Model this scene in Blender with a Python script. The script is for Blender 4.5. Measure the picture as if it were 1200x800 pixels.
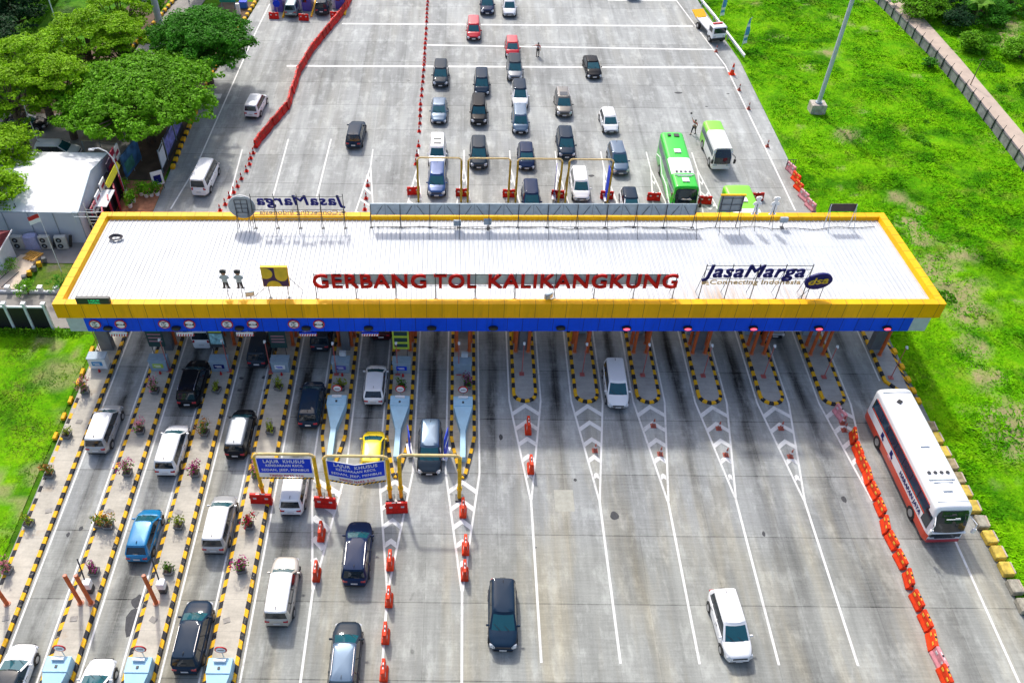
import bpy, bmesh, math, random
import numpy as np
from mathutils import Vector, Matrix

for o in list(bpy.data.objects):
    bpy.data.objects.remove(o)
S = bpy.context.scene
COL = S.collection
rad = math.radians

# ---------------------------------------------------------------- camera
CAM_F, CAM_CX, CAM_CY, CAM_PITCH, CAM_ROLL, CAM_H = 1037.0, 536.7, 400.0, 0.7841, 0.0104, 50.0
cp, sp = math.cos(CAM_PITCH), math.sin(CAM_PITCH)
_r = Vector((1, 0, 0)); FW = Vector((0, cp, -sp)); _u = Vector((0, sp, cp))
CR = math.cos(CAM_ROLL)*_r + math.sin(CAM_ROLL)*_u
CU = -math.sin(CAM_ROLL)*_r + math.cos(CAM_ROLL)*_u
cam_d = bpy.data.cameras.new('camera')
cam = bpy.data.objects.new('camera', cam_d); COL.objects.link(cam)
cam.matrix_world = Matrix(((CR.x, CU.x, -FW.x, 0), (CR.y, CU.y, -FW.y, 0), (CR.z, CU.z, -FW.z, CAM_H), (0, 0, 0, 1)))
cam_d.sensor_width = 36; cam_d.lens = CAM_F/1200*36
cam_d.shift_x = (600-CAM_CX)/1200.0
cam_d.clip_end = 5000; cam_d.clip_start = 0.5
S.camera = cam

# ---------------------------------------------------------------- sky, sun, exposure
SUN_EL = rad(48); SUN_AZ = Vector((-0.306, 0.952))          # direction towards the sun on the ground
w = bpy.data.worlds.new("World"); S.world = w; w.use_nodes = True
nt = w.node_tree; nt.nodes.clear()
sky = nt.nodes.new('ShaderNodeTexSky'); sky.sky_type = 'NISHITA'; sky.sun_disc = False
sky.sun_elevation = SUN_EL
sky.sun_rotation = math.atan2(SUN_AZ.x, SUN_AZ.y)
sky.air_density = 0.9; sky.dust_density = 3.8; sky.ozone_density = 1.0
bg = nt.nodes.new('ShaderNodeBackground'); bg.inputs[1].default_value = 0.15
wo = nt.nodes.new('ShaderNodeOutputWorld')
nt.links.new(sky.outputs[0], bg.inputs[0]); nt.links.new(bg.outputs[0], wo.inputs[0])
sd = bpy.data.lights.new('sun', 'SUN'); sd.energy = 2.0; sd.angle = rad(2.8); sd.color = (1.0, 0.965, 0.90)
sun = bpy.data.objects.new('sun', sd); COL.objects.link(sun)
az = SUN_AZ.normalized()
sun_dir = Vector((az.x*math.cos(SUN_EL), az.y*math.cos(SUN_EL), math.sin(SUN_EL)))
sun.rotation_euler = (sun_dir).to_track_quat('Z', 'Y').to_euler()
sun.location = (0, 50, 80)
S.view_settings.view_transform = 'Standard'; S.view_settings.look = 'None'
S.view_settings.gamma = 1; S.view_settings.use_curve_mapping = False
S.view_settings.exposure = 0.66
try:
    S.cycles.max_bounces = 6; S.cycles.use_denoising = True
except Exception:
    pass

# ---------------------------------------------------------------- helpers
def G(px, py, z=0.0):
    """where a sight line meets the height z (survey of the photograph)"""
    d = FW + CR*((px-CAM_CX)/CAM_F) - CU*((py-CAM_CY)/CAM_F)
    t = (z-CAM_H)/d.z
    return Vector((t*d.x, t*d.y, z))

def tag(o, label=None, cat=None, group=None, kind=None):
    if label: o['label'] = label
    if cat: o['category'] = cat
    if group: o['group'] = group
    if kind: o['kind'] = kind
    return o

def thing(name, label, cat, loc=(0, 0, 0), rz=0.0, group=None):
    o = bpy.data.objects.new(name, None); COL.objects.link(o)
    o.empty_display_size = 0.3
    o.location = loc; o.rotation_euler = (0, 0, rz)
    return tag(o, label, cat, group)

def kids(o):
    return [c for c in ALLC.get(o.name, [])]
ALLC = {}
USED = set()

def reg(o, parent):
    if parent is not None:
        o.parent = parent
        ALLC.setdefault(parent.name, []).append(o)

class MB:
    def __init__(s):
        s.v = []; s.f = []; s.m = []
    def add(s, vs, fs, mi=0):
        n = len(s.v); s.v.extend([tuple(p) for p in vs])
        for f in fs:
            s.f.append([n+i for i in f]); s.m.append(mi)
        return s
    def box(s, c, d, rz=0.0, mi=0, taper=1.0):
        x, y, z = d[0]/2, d[1]/2, d[2]/2
        cs, sn = math.cos(rz), math.sin(rz); vs = []
        for (a, b, e) in ((-1,-1,-1),(1,-1,-1),(1,1,-1),(-1,1,-1),(-1,-1,1),(1,-1,1),(1,1,1),(-1,1,1)):
            k = taper if e > 0 else 1
            px, py = a*x*k, b*y*k
            vs.append((c[0]+px*cs-py*sn, c[1]+px*sn+py*cs, c[2]+e*z))
        return s.add(vs, [(0,3,2,1),(4,5,6,7),(0,1,5,4),(1,2,6,5),(2,3,7,6),(3,0,4,7)], mi)
    def tube(s, p0, p1, r0, r1=None, n=8, mi=0, cap=True):
        if r1 is None: r1 = r0
        p0 = Vector(p0); p1 = Vector(p1); ax = p1-p0
        if ax.length < 1e-6: return s
        q = ax.to_track_quat('Z', 'Y'); vs = []
        for p, r in ((p0, r0), (p1, r1)):
            for i in range(n):
                a = 2*math.pi*i/n
                vs.append(p + q @ Vector((r*math.cos(a), r*math.sin(a), 0)))
        fs = [(i, (i+1) % n, n+(i+1) % n, n+i) for i in range(n)]
        if cap:
            fs.append(tuple(range(n-1, -1, -1))); fs.append(tuple(range(n, 2*n)))
        return s.add(vs, fs, mi)
    def path(s, pts, r, n=8, mi=0):
        for a, b in zip(pts, pts[1:]): s.tube(a, b, r, r, n, mi)
        return s
    def prism(s, poly, z0, z1, mi=0, mi_side=None):
        n = len(poly)
        vs = [(p[0], p[1], z0) for p in poly]+[(p[0], p[1], z1) for p in poly]
        s.add(vs, [tuple(range(n, 2*n)), tuple(range(n-1, -1, -1))], mi)
        s.add(vs, [(i, (i+1) % n, n+(i+1) % n, n+i) for i in range(n)], mi if mi_side is None else mi_side)
        return s
    def sheet(s, poly, z, mi=0):
        return s.add([(p[0], p[1], z) for p in poly], [tuple(range(len(poly)))], mi)
    def vprism(s, poly, y0, y1, mi=0):
        """outline in x,z pushed along y"""
        n = len(poly)
        vs = [(p[0], y0, p[1]) for p in poly]+[(p[0], y1, p[1]) for p in poly]
        return s.add(vs, [tuple(range(n)), tuple(range(2*n-1, n-1, -1))]+[((i+1) % n, i, n+i, n+(i+1) % n) for i in range(n)], mi)
    def line(s, a, b, wd, z, mi=0):
        a = Vector(a[:2]); b = Vector(b[:2]); d = (b-a).normalized(); n = Vector((-d.y, d.x))*wd/2
        return s.sheet([a-n, b-n, b+n, a+n], z, mi)
    def build(s, name, mats, parent=None, smooth=False, bevel=0.0):
        me = bpy.data.meshes.new(name); me.from_pydata([tuple(v) for v in s.v], [], s.f)
        if not isinstance(mats, (list, tuple)): mats = [mats]
        for m in mats: me.materials.append(m)
        me.polygons.foreach_set('material_index', s.m)
        if smooth: me.polygons.foreach_set('use_smooth', [True]*len(s.f))
        me.update()
        if bevel > 0:
            bm = bmesh.new(); bm.from_mesh(me)
            bmesh.ops.remove_doubles(bm, verts=bm.verts, dist=1e-5)
            bmesh.ops.bevel(bm, geom=[e for e in bm.edges if len(e.link_faces) == 2 and e.calc_face_angle(0) > 0.6], offset=bevel, segments=1, affect='EDGES', clamp_overlap=True)
            bm.to_mesh(me); bm.free()
        o = bpy.data.objects.new(name, me); COL.objects.link(o)
        reg(o, parent)
        return o

def raw(name, verts, faces, mat, parent=None, smooth=False):
    """fast path for numpy arrays (all faces same size)"""
    me = bpy.data.meshes.new(name)
    verts = np.asarray(verts, dtype=np.float32); faces = np.asarray(faces, dtype=np.int32)
    k = faces.shape[1]
    me.vertices.add(len(verts)); me.vertices.foreach_set('co', verts.ravel())
    me.loops.add(faces.size); me.loops.foreach_set('vertex_index', faces.ravel())
    me.polygons.add(len(faces))
    me.polygons.foreach_set('loop_start', np.arange(0, faces.size, k, dtype=np.int32))
    me.polygons.foreach_set('loop_total', np.full(len(faces), k, dtype=np.int32))
    if smooth: me.polygons.foreach_set('use_smooth', np.ones(len(faces), dtype=bool))
    me.materials.append(mat); me.update(calc_edges=True)
    o = bpy.data.objects.new(name, me); COL.objects.link(o); reg(o, parent)
    return o

def copy_tree(o, parent=None):
    c = o.copy(); COL.objects.link(c)
    if parent is not None: reg(c, parent)
    for ch in kids(o): copy_tree(ch, c)
    return c

def place(proto, loc, rz=0.0, label=None, scale=None):
    """first use moves the builder's object, later uses copy it"""
    if proto.name in USED:
        c = copy_tree(proto)
    else:
        USED.add(proto.name); c = proto
    c.location = loc; c.rotation_euler = (0, 0, rz)
    if scale: c.scale = scale
    if label: c['label'] = label
    return c

# ---------------------------------------------------------------- materials
MATS = {}
def pm(name, col, rough=0.6, metal=0.0, var=0.10, scale=3.0, coat=0.0, spec=0.5, emit=0.0, bump=0.0, objrand=0.0):
    if name in MATS: return MATS[name]
    m = bpy.data.materials.new(name); m.use_nodes = True; n = m.node_tree.nodes; l = m.node_tree.links
    b = n['Principled BSDF']
    b.inputs['Roughness'].default_value = rough; b.inputs['Metallic'].default_value = metal
    b.inputs['Specular IOR Level'].default_value = spec
    if coat: b.inputs['Coat Weight'].default_value = coat; b.inputs['Coat Roughness'].default_value = 0.06
    g = n.new('ShaderNodeNewGeometry')
    t = n.new('ShaderNodeTexNoise'); t.inputs['Scale'].default_value = scale; t.inputs['Detail'].default_value = 5
    l.new(g.outputs['Position'], t.inputs['Vector'])
    mp = n.new('ShaderNodeMapRange'); mp.inputs[1].default_value = .3; mp.inputs[2].default_value = .7
    mp.inputs[3].default_value = 1-var; mp.inputs[4].default_value = 1+var
    l.new(t.outputs[0], mp.inputs[0])
    mx = n.new('ShaderNodeMix'); mx.data_type = 'RGBA'; mx.blend_type = 'MULTIPLY'; mx.inputs[0].default_value = 1
    mx.inputs[6].default_value = (*col, 1)
    fac_ = mp.outputs[0]
    if objrand:
        oi = n.new('ShaderNodeObjectInfo'); m2 = n.new('ShaderNodeMapRange'); m2.inputs[3].default_value = 1-objrand; m2.inputs[4].default_value = 1+objrand*.35
        l.new(oi.outputs['Random'], m2.inputs[0]); m3 = n.new('ShaderNodeMath'); m3.operation = 'MULTIPLY'
        l.new(fac_, m3.inputs[0]); l.new(m2.outputs[0], m3.inputs[1]); fac_ = m3.outputs[0]
    l.new(fac_, mx.inputs[7]); l.new(mx.outputs[2], b.inputs['Base Color'])
    if emit:
        l.new(mx.outputs[2], b.inputs['Emission Color']); b.inputs['Emission Strength'].default_value = emit
    if bump:
        bp = n.new('ShaderNodeBump'); bp.inputs['Strength'].default_value = bump; bp.inputs['Distance'].default_value = .05
        l.new(t.outputs[0], bp.inputs['Height']); l.new(bp.outputs[0], b.inputs['Normal'])
    MATS[name] = m
    return m

def nodes_of(name, rough=0.8):
    m = bpy.data.materials.new(name); m.use_nodes = True
    n = m.node_tree.nodes; l = m.node_tree.links; b = n['Principled BSDF']; b.inputs['Roughness'].default_value = rough
    return m, n, l, b

class NG:
    """tiny node-graph writer"""
    def __init__(s, name, rough=.8):
        s.m, s.n, s.l, s.b = nodes_of(name, rough)
        g = s.n.new('ShaderNodeNewGeometry'); s.geo = g
        sx = s.n.new('ShaderNodeSeparateXYZ'); s.l.new(g.outputs['Position'], sx.inputs[0])
        s.P = g.outputs['Position']; s.X, s.Y, s.Z = sx.outputs
    def _in(s, sock, v):
        if hasattr(v, 'is_linked') or isinstance(v, bpy.types.NodeSocket): s.l.new(v, sock)
        else: sock.default_value = v
    def math(s, op, a, b=0.0, c=None, clamp=False):
        n = s.n.new('ShaderNodeMath'); n.operation = op; n.use_clamp = clamp
        s._in(n.inputs[0], a); s._in(n.inputs[1], b)
        if c is not None: s._in(n.inputs[2], c)
        return n.outputs[0]
    def vec(s, x, y, z=0.0):
        n = s.n.new('ShaderNodeCombineXYZ')
        for i, v in enumerate((x, y, z)): s._in(n.inputs[i], v)
        return n.outputs[0]
    def noise(s, vec, scale=1.0, detail=4.0, rough=.55):
        n = s.n.new('ShaderNodeTexNoise'); s.l.new(vec, n.inputs['Vector']); n.inputs['Scale'].default_value = scale
        n.inputs['Detail'].default_value = detail; n.inputs['Roughness'].default_value = rough
        return n.outputs[0]
    def white(s, vec):
        n = s.n.new('ShaderNodeTexWhiteNoise'); n.noise_dimensions = '2D'; s.l.new(vec, n.inputs['Vector']); return n.outputs[0]
    def rng(s, v, a, b, c, d, smooth=False):
        n = s.n.new('ShaderNodeMapRange'); s._in(n.inputs[0], v)
        if smooth: n.interpolation_type = 'SMOOTHSTEP'
        for i, q in enumerate((a, b, c, d)): n.inputs[i+1].default_value = q
        return n.outputs[0]
    def mix(s, f, a, b, mode='MIX'):
        n = s.n.new('ShaderNodeMix'); n.data_type = 'RGBA'; n.blend_type = mode
        s._in(n.inputs[0], f)
        for i, q in ((6, a), (7, b)):
            if isinstance(q, (tuple, list)): n.inputs[i].default_value = (*q, 1)
            else: s._in(n.inputs[i], q)
        return n.outputs[2]
    def out(s, col, bump=None, bs=.3, bd=.05, rough=None):
        s._in(s.b.inputs['Base Color'], col)
        if rough is not None: s._in(s.b.inputs['Roughness'], rough)
        if bump is not None:
            n = s.n.new('ShaderNodeBump'); n.inputs['Strength'].default_value = bs; n.inputs['Distance'].default_value = bd
            s.l.new(bump, n.inputs['Height']); s.l.new(n.outputs[0], s.b.inputs['Normal'])
        return s.m

LANE0, LANEP = 4.13, 4.652          # left kerb of one island and the island pitch
def concrete_mat():
    g = NG('road_concrete', .85)
    big = g.noise(g.vec(g.math('MULTIPLY', g.X, .22), g.math('MULTIPLY', g.Y, .10)), 1.0, 5, .6)
    strk = g.noise(g.vec(g.math('MULTIPLY', g.X, 1.1), g.math('MULTIPLY', g.Y, .045), 3.3), 1.0, 5, .65)
    brush = g.noise(g.vec(g.math('MULTIPLY', g.X, .5), g.math('MULTIPLY', g.Y, 7.0), 7.0), 1.0, 4, .6)
    fine = g.noise(g.P, 9.0, 5, .7)
    # slabs
    px = g.math('FLOOR', g.math('DIVIDE', g.math('SUBTRACT', g.X, LANE0+.94), LANEP/2))
    py = g.math('FLOOR', g.math('DIVIDE', g.math('SUBTRACT', g.Y, 27.3), 4.93))
    slab = g.white(g.vec(px, py))
    slaby = g.white(g.vec(py, 3.0))
    v = g.math('ADD', g.rng(big, .3, .7, -.17, .17), g.rng(strk, .3, .7, -.22, .20))
    v = g.math('ADD', v, g.rng(brush, .3, .7, -.10, .10))
    v = g.math('ADD', v, g.rng(fine, .3, .7, -.09, .09))
    v = g.math('ADD', v, g.rng(slab, 0, 1, -.09, .09))
    v = g.math('ADD', v, g.rng(slaby, 0, 1, -.10, .08))
    # mottled bleached blotches
    bl = g.noise(g.vec(g.math('MULTIPLY', g.X, .9), g.math('MULTIPLY', g.Y, .4), 11.0), 1.0, 6, .7)
    v = g.math('ADD', v, g.math('MULTIPLY', g.rng(bl, .50, .68, 0, .42), 1.0))
    # worn lanes: dark wheel and drip streaks, strongest at the booths
    dx = g.math('SUBTRACT', g.math('DIVIDE', g.math('SUBTRACT', g.X, LANE0+1.88+1.38), LANEP), -.5)
    dx = g.math('MULTIPLY', g.math('SUBTRACT', g.math('FRACT', dx), .5), LANEP)
    wob = g.noise(g.vec(g.math('MULTIPLY', g.X, .25), g.math('MULTIPLY', g.Y, .06), 21.0), 1.0, 2, .5)
    dx2 = g.math('ABSOLUTE', g.math('ADD', dx, g.rng(wob, .3, .7, -.35, .35)))
    lane = g.rng(dx2, .15, .62, 1, 0, True)
    lanew = g.rng(dx2, .3, 1.5, 1, 0, True)
    env = g.rng(g.math('ABSOLUTE', g.math('SUBTRACT', g.Y, 48.0)), 3.0, 15.0, 1.0, .10, True)
    envl = g.math('MULTIPLY', g.rng(g.X, -9.0, -11.0, 0, .75), g.rng(g.Y, 66.0, 60.0, 0, 1))
    envn = g.math('MAXIMUM', env, envl)
    dn = g.noise(g.vec(g.math('MULTIPLY', g.X, .8), g.math('MULTIPLY', g.Y, .10), 5.0), 1.0, 3, .55)
    st = g.math('MULTIPLY', g.math('MULTIPLY', lane, envn), g.rng(dn, .30, .6, .4, 1.0))
    st2 = g.math('MULTIPLY', g.math('MULTIPLY', lanew, g.math('MAXIMUM', env, g.math('MULTIPLY', g.rng(g.X, 10.0, 17.0, 0, .85), g.rng(g.Y, 66.0, 60.0, 0, 1)))), g.rng(dn, .35, .65, .3, 1.0))
    v = g.math('SUBTRACT', v, g.math('MULTIPLY', st, .55))
    v = g.math('SUBTRACT', v, g.math('MULTIPLY', st2, .36))
    # joints
    fy = g.math('FRACT', g.math('DIVIDE', g.math('SUBTRACT', g.Y, 27.3), 4.93))
    fy = g.math('ABSOLUTE', g.math('SUBTRACT', fy, .5))
    jn = g.noise(g.vec(g.math('MULTIPLY', g.X, 1.2), g.math('MULTIPLY', g.Y, .2), 2.0), 1.0, 3, .6)
    wj = g.rng(jn, .35, .65, .4945, .4915)
    jy = g.math('GREATER_THAN', fy, wj)
    fx = g.math('FRACT', g.math('DIVIDE', g.math('SUBTRACT', g.X, LANE0+.94), LANEP/2))
    fx = g.math('ABSOLUTE', g.math('SUBTRACT', fx, .5))
    jx = g.math('MULTIPLY', g.math('GREATER_THAN', fx, .4935), .45)
    j = g.math('MAXIMUM', jy, jx)
    v = g.math('SUBTRACT', v, g.math('MULTIPLY', j, .38))
    # dark spots of oil
    sp_ = g.noise(g.vec(g.X, g.math('MULTIPLY', g.Y, .9), 31.0), .9, 2, .4)
    v = g.math('SUBTRACT', v, g.rng(sp_, .76, .80, 0, .4))
    fac = g.math('ADD', v, 1.0)
    warm = g.rng(g.noise(g.vec(g.math('MULTIPLY', g.X, .45), g.math('MULTIPLY', g.Y, .05), 13.0), 1.0, 4, .6), .47, .68, 0, .75)
    warm = g.math('MULTIPLY', warm, g.rng(g.Y, 32, 50, 1.2, .35))
    nearf = g.rng(g.Y, 30.5, 33.5, 1, 0)
    base = g.mix(warm, g.mix(nearf, (.298, .310, .302), (.268, .276, .254)), (.305, .285, .218))
    col = g.mix(1.0, base, g.vec(fac, fac, fac), 'MULTIPLY')
    return g.out(col, fine, .12, .02)

def island_mat():
    g = NG('island_concrete', .88)
    a = g.noise(g.P, .6, 6, .65); b = g.noise(g.P, 8.0, 5, .7)
    tr = g.noise(g.vec(g.math('MULTIPLY', g.X, .8), g.math('MULTIPLY', g.Y, 4.0), 2.0), 1.0, 4, .6)
    v = g.math('ADD', 1.0, g.math('ADD', g.rng(a, .3, .7, -.18, .18), g.math('ADD', g.rng(b, .3, .7, -.08, .08), g.rng(tr, .35, .65, -.07, .07))))
    rust = g.rng(g.noise(g.P, .45, 5, .7), .60, .74, 0, .6)
    fy = g.math('ABSOLUTE', g.math('SUBTRACT', g.math('FRACT', g.math('DIVIDE', g.Y, 2.1)), .5))
    v = g.math('SUBTRACT', v, g.math('MULTIPLY', g.math('GREATER_THAN', fy, .49), .15))
    near = g.rng(g.X, 0, 4, 0, 1)
    base = g.mix(near, (.46, .425, .355), (.36, .35, .325))
    base = g.mix(rust, base, (.36, .25, .15))
    return g.out(g.mix(1.0, base, g.vec(v, v, v), 'MULTIPLY'), b, .15, .02)

def grass_mat(name, c1, c2, c3, dryattr=False, rnd=False):
    g = NG(name, .9)
    g.b.inputs['Specular IOR Level'].default_value = .03
    a = g.noise(g.P, .10, 4, .6); b = g.noise(g.P, .8, 5, .65); c = g.noise(g.P, 6.0, 4, .7)
    col = g.mix(g.rng(a, .38, .62, 0, 1), c1, c2)
    col = g.mix(g.rng(b, .45, .75, 0, .7), col, c3)
    dk_ = g.noise(g.vec(g.X, g.Y, 17.0), .26, 5, .72)
    col = g.mix(g.rng(dk_, .47, .62, 0, .9), col, (c1[0]*.42, c1[1]*.55, c1[2]))
    ol_ = g.noise(g.vec(g.X, g.Y, 37.0), .33, 5, .7)
    col = g.mix(g.rng(ol_, .56, .70, 0, .55), col, (c3[0]*.95, c3[1]*.62, c3[2]*2+.02))
    if dryattr:
        at = g.n.new('ShaderNodeAttribute'); at.attribute_name = 'dry'
        col = g.mix(at.outputs['Fac'], col, (.30, .26, .13))
    v = g.rng(c, .3, .7, .72, 1.25)
    if rnd:
        v = g.math('MULTIPLY', v, g.rng(g.geo.outputs['Random Per Island'], 0, 1, .65, 1.35))
        pass
    return g.out(g.mix(1.0, col, g.vec(v, v, v), 'MULTIPLY'), c, .5, .08)

def leaf_mat(name, col, var=.45, hue=(.5, .5)):
    g = NG(name, .55)
    r = g.geo.outputs['Random Per Island']
    lo = tuple(x*(1-var) for x in col); hi = (col[0]*(1+var*1.3), col[1]*(1+var), col[2]*(1+var*.4))
    c = g.mix(r, lo, hi)
    b = g.noise(g.P, .9, 3, .6)
    v = g.rng(b, .3, .7, .75, 1.25)
    g.b.inputs['Specular IOR Level'].default_value = .08
    m = g.out(g.mix(1.0, c, g.vec(v, v, v), 'MULTIPLY'))
    # thin leaves let some light through
    tr = g.n.new('ShaderNodeBsdfTranslucent'); ad = g.n.new('ShaderNodeMixShader'); ad.inputs[0].default_value = .30
    g.l.new(g.b.inputs['Base Color'].links[0].from_socket, tr.inputs['Color'])
    out = [q for q in g.n if q.type == 'OUTPUT_MATERIAL'][0]
    g.l.new(g.b.outputs[0], ad.inputs[1]); g.l.new(tr.outputs[0], ad.inputs[2]); g.l.new(ad.outputs[0], out.inputs[0])
    return m

def paint_line_mat():
    g = NG('worn_white_road_paint', .7)
    a = g.noise(g.P, 3.5, 5, .75); b = g.noise(g.P, .35, 3, .6); c = g.noise(g.vec(g.math('MULTIPLY', g.X, 14.0), g.math('MULTIPLY', g.Y, 2.0)), 1.0, 4, .7)
    wear = g.math('MULTIPLY', g.rng(a, .50, .68, 0, 1), g.rng(b, .38, .62, .15, 1))
    wear = g.math('MAXIMUM', wear, g.math('MULTIPLY', g.rng(c, .56, .70, 0, .8), g.rng(b, .45, .65, 0, 1)))
    col = g.mix(wear, (.74, .74, .72), (.40, .39, .37))
    return g.out(g.mix(g.rng(b, .3, .7, 0, .25), col, (.50, .49, .46)))
def cladding_mat(name, col, dirt, pitch=1.11, ox=-31.77+3.07):
    g = NG(name, .5); g.b.inputs['Specular IOR Level'].default_value = .2
    ix = g.math('FLOOR', g.math('DIVIDE', g.math('SUBTRACT', g.X, ox), pitch)); iy = g.math('FLOOR', g.math('DIVIDE', g.Y, pitch))
    w_ = g.white(g.vec(ix, iy))
    st = g.noise(g.vec(g.math('MULTIPLY', g.X, 5.0), g.math('MULTIPLY', g.Y, 5.0), g.math('MULTIPLY', g.Z, .5)), 1.0, 5, .7)
    bl = g.noise(g.P, .8, 5, .65)
    d = g.math('MULTIPLY', g.rng(st, .50, .72, 0, .55), g.rng(bl, .40, .62, .15, 1))
    c = g.mix(d, col, dirt)
    v = g.math('ADD', g.rng(w_, 0, 1, .90, 1.05), g.rng(bl, .3, .7, -.07, .07))
    return g.out(g.mix(1.0, c, g.vec(v, v, v), 'MULTIPLY'))
def worn_mat(name, col):
    g = NG(name, .7); g.b.inputs['Specular IOR Level'].default_value = .2
    a = g.noise(g.P, 5.0, 5, .7); b = g.noise(g.P, .5, 3, .6); f = g.noise(g.P, 14.0, 3, .6)
    wr_ = g.math('MULTIPLY', g.rng(a, .56, .66, 0, .85), g.rng(b, .40, .62, .1, 1))
    v = g.rng(f, .3, .7, .82, 1.12)
    c = g.mix(1.0, g.mix(wr_, col, (.36, .33, .27)), g.vec(v, v, v), 'MULTIPLY')
    return g.out(c)
M = dict(
    concrete=concrete_mat(), island=island_mat(),
    white_line=paint_line_mat(),
    kerb_yellow=worn_mat('kerb_yellow_paint', (.80, .43, .01)),
    kerb_black=worn_mat('kerb_black_paint', (.022, .024, .03)),
    asphalt=pm('asphalt', (.055, .056, .06), .85, var=.25, scale=6),
    dirt=pm('bare_soil', (.11, .07, .045), .95, var=.35, scale=.9, bump=.5),
    tyre=pm('tyre_rubber', (.015, .015, .016), .8),
    rim=pm('wheel_alloy', (.45, .46, .48), .35, .8),
    glass=pm('tinted_glass', (.010, .020, .030), .06, 0, var=.05, spec=.7),
    glass_green=pm('green_windscreen_glass', (.012, .085, .11), .06, 0, var=.05, spec=.7),
    blacktrim=pm('black_plastic_trim', (.018, .018, .02), .5),
    tail=pm('red_tail_lamp', (.42, .012, .02), .25, coat=.5),
    head=pm('headlamp_lens', (.62, .64, .66), .15, .2, coat=.6),
    chrome=pm('chrome', (.6, .6, .62), .2, .9),
    plate=pm('plate_white', (.6, .6, .6), .5),
    yellow_fascia=cladding_mat('yellow_fascia_panel', (.95, .47, .001), (.50, .22, .01)),
    fascia_joint=pm('fascia_panel_joint', (.30, .14, .01), .7),  # dark joint lines between the yellow panels
    blue_fascia=cladding_mat('blue_fascia_panel', (.001, .08, .78), (.01, .05, .28)),
    blue_joint=pm('blue_panel_gap', (.004, .012, .10), .7),
    pale_steel=pm('pale_grey_steel', (.48, .53, .56), .5, var=.08),
    galv=pm('galvanised_steel', (.30, .37, .42), .45, .4, var=.12),
    dark_steel=pm('dark_painted_steel', (.035, .04, .045), .5),
    column=pm('column_grey', (.13, .14, .155), .6, var=.12, scale=1.5),
    ceiling=pm('canopy_soffit', (.35, .36, .37), .8),
    orange=pm('orange_red_steel', (.56, .12, .035), .6, var=.15, spec=.2),
    orange_plastic=pm('orange_barrier_plastic', (.80, .05, .008), .5, var=.22, scale=4, spec=.2, objrand=.30),
    red_plastic=pm('red_barrier_plastic', (.62, .012, .006), .5, var=.22, scale=4, spec=.2, objrand=.35),
    pink_plastic=pm('faded_pink_plastic', (.66, .25, .28), .6, var=.18, scale=5),
    red_sign=pm('red_letter_acrylic', (.55, .006, .006), .5, spec=.2),
    navy_sign=pm('navy_letter_acrylic', (.006, .010, .13), .5, spec=.2),
    tan_sign=pm('tan_letter_acrylic', (.52, .39, .22), .55),
    backboard=pm('grey_green_backboard', (.50, .56, .55), .6),
    sheetgrey=pm('grey_sheet_metal', (.25, .29, .31), .45, .3, var=.12),
    white=pm('white_paint', (.80, .80, .79), .5, var=.05),
    sign_blue=pm('sign_blue', (.001, .045, .62), .5, var=.04, spec=.2),
    sign_white=pm('sign_white', (.82, .82, .82), .45, var=.03),
    sign_red=pm('sign_red', (.55, .015, .015), .45),
    gantry=pm('gantry_yellow_paint', (.70, .42, .01), .55, var=.25, scale=3, spec=.2),
    gantry_top=pm('gantry_faded_cream', (.70, .52, .22), .55, var=.15, scale=2),
    attenuator=pm('pale_blue_paint', (.36, .60, .74), .5, var=.08, scale=2),
    cabinet=pm('grey_blue_cabinet', (.27, .37, .45), .5, var=.1),
    terracotta=None,
    pot=pm('stone_planter', (.16, .165, .17), .8, var=.2),
    soil=pm('potting_soil', (.06, .04, .03), .95),
    bark=pm('tree_bark', (.12, .085, .06), .95, var=.35, scale=4, bump=.6),
    skin=pm('skin', (.36, .20, .13), .6),
    hair=pm('black_hair', (.01, .009, .008), .7),
)
# ---------------------------------------------------------------- text
def text_mesh(name, s, size, mat, parent=None, ext=.02, shear=0.0, bold=0.0, space=1.0, width=None, mats=None):
    """one mesh of lettering, lying in local x,z, facing -y, origin at lower left"""
    cu = bpy.data.curves.new(name, 'FONT'); cu.body = s; cu.size = size; cu.extrude = ext; cu.shear = shear
    cu.offset = 0; cu.space_character = space; cu.resolution_u = 3
    o = bpy.data.objects.new(name+'_curve', cu); COL.objects.link(o)
    bpy.context.view_layer.update()
    me = bpy.data.meshes.new_from_object(o.evaluated_get(bpy.context.evaluated_depsgraph_get()))
    bpy.data.objects.remove(o); bpy.data.curves.remove(cu)
    n = len(me.vertices); co = np.empty(n*3, dtype=np.float32); me.vertices.foreach_get('co', co); co = co.reshape(-1, 3)
    x0 = co[:, 0].min(); x1 = co[:, 0].max()
    k = 1.0 if width is None else width/(x1-x0)
    new = np.stack([(co[:, 0]-x0)*k, -co[:, 2], co[:, 1]], 1)
    me.vertices.foreach_set('co', new.ravel().astype(np.float32))
    if bold:
        # heavier strokes: shifted copies of the same letters, each a hair in front of the last
        d_ = bold*size*2.4; bm = bmesh.new()
        for q_, (ax_, az_) in enumerate(((0, 0), (1, 0), (0, 1), (1, 1), (.5, .5))):
            n0 = len(bm.verts); bm.from_mesh(me); bm.verts.ensure_lookup_table()
            for v_ in bm.verts[n0:]: v_.co.x += (ax_-.5)*d_; v_.co.z += (az_-.5)*d_; v_.co.y -= .0012*q_
        bm.to_mesh(me); bm.free()
    me.materials.clear(); me.materials.append(mat); me.update(); me.name = name
    ob = bpy.data.objects.new(name, me); COL.objects.link(ob); reg(ob, parent)
    return ob

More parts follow.
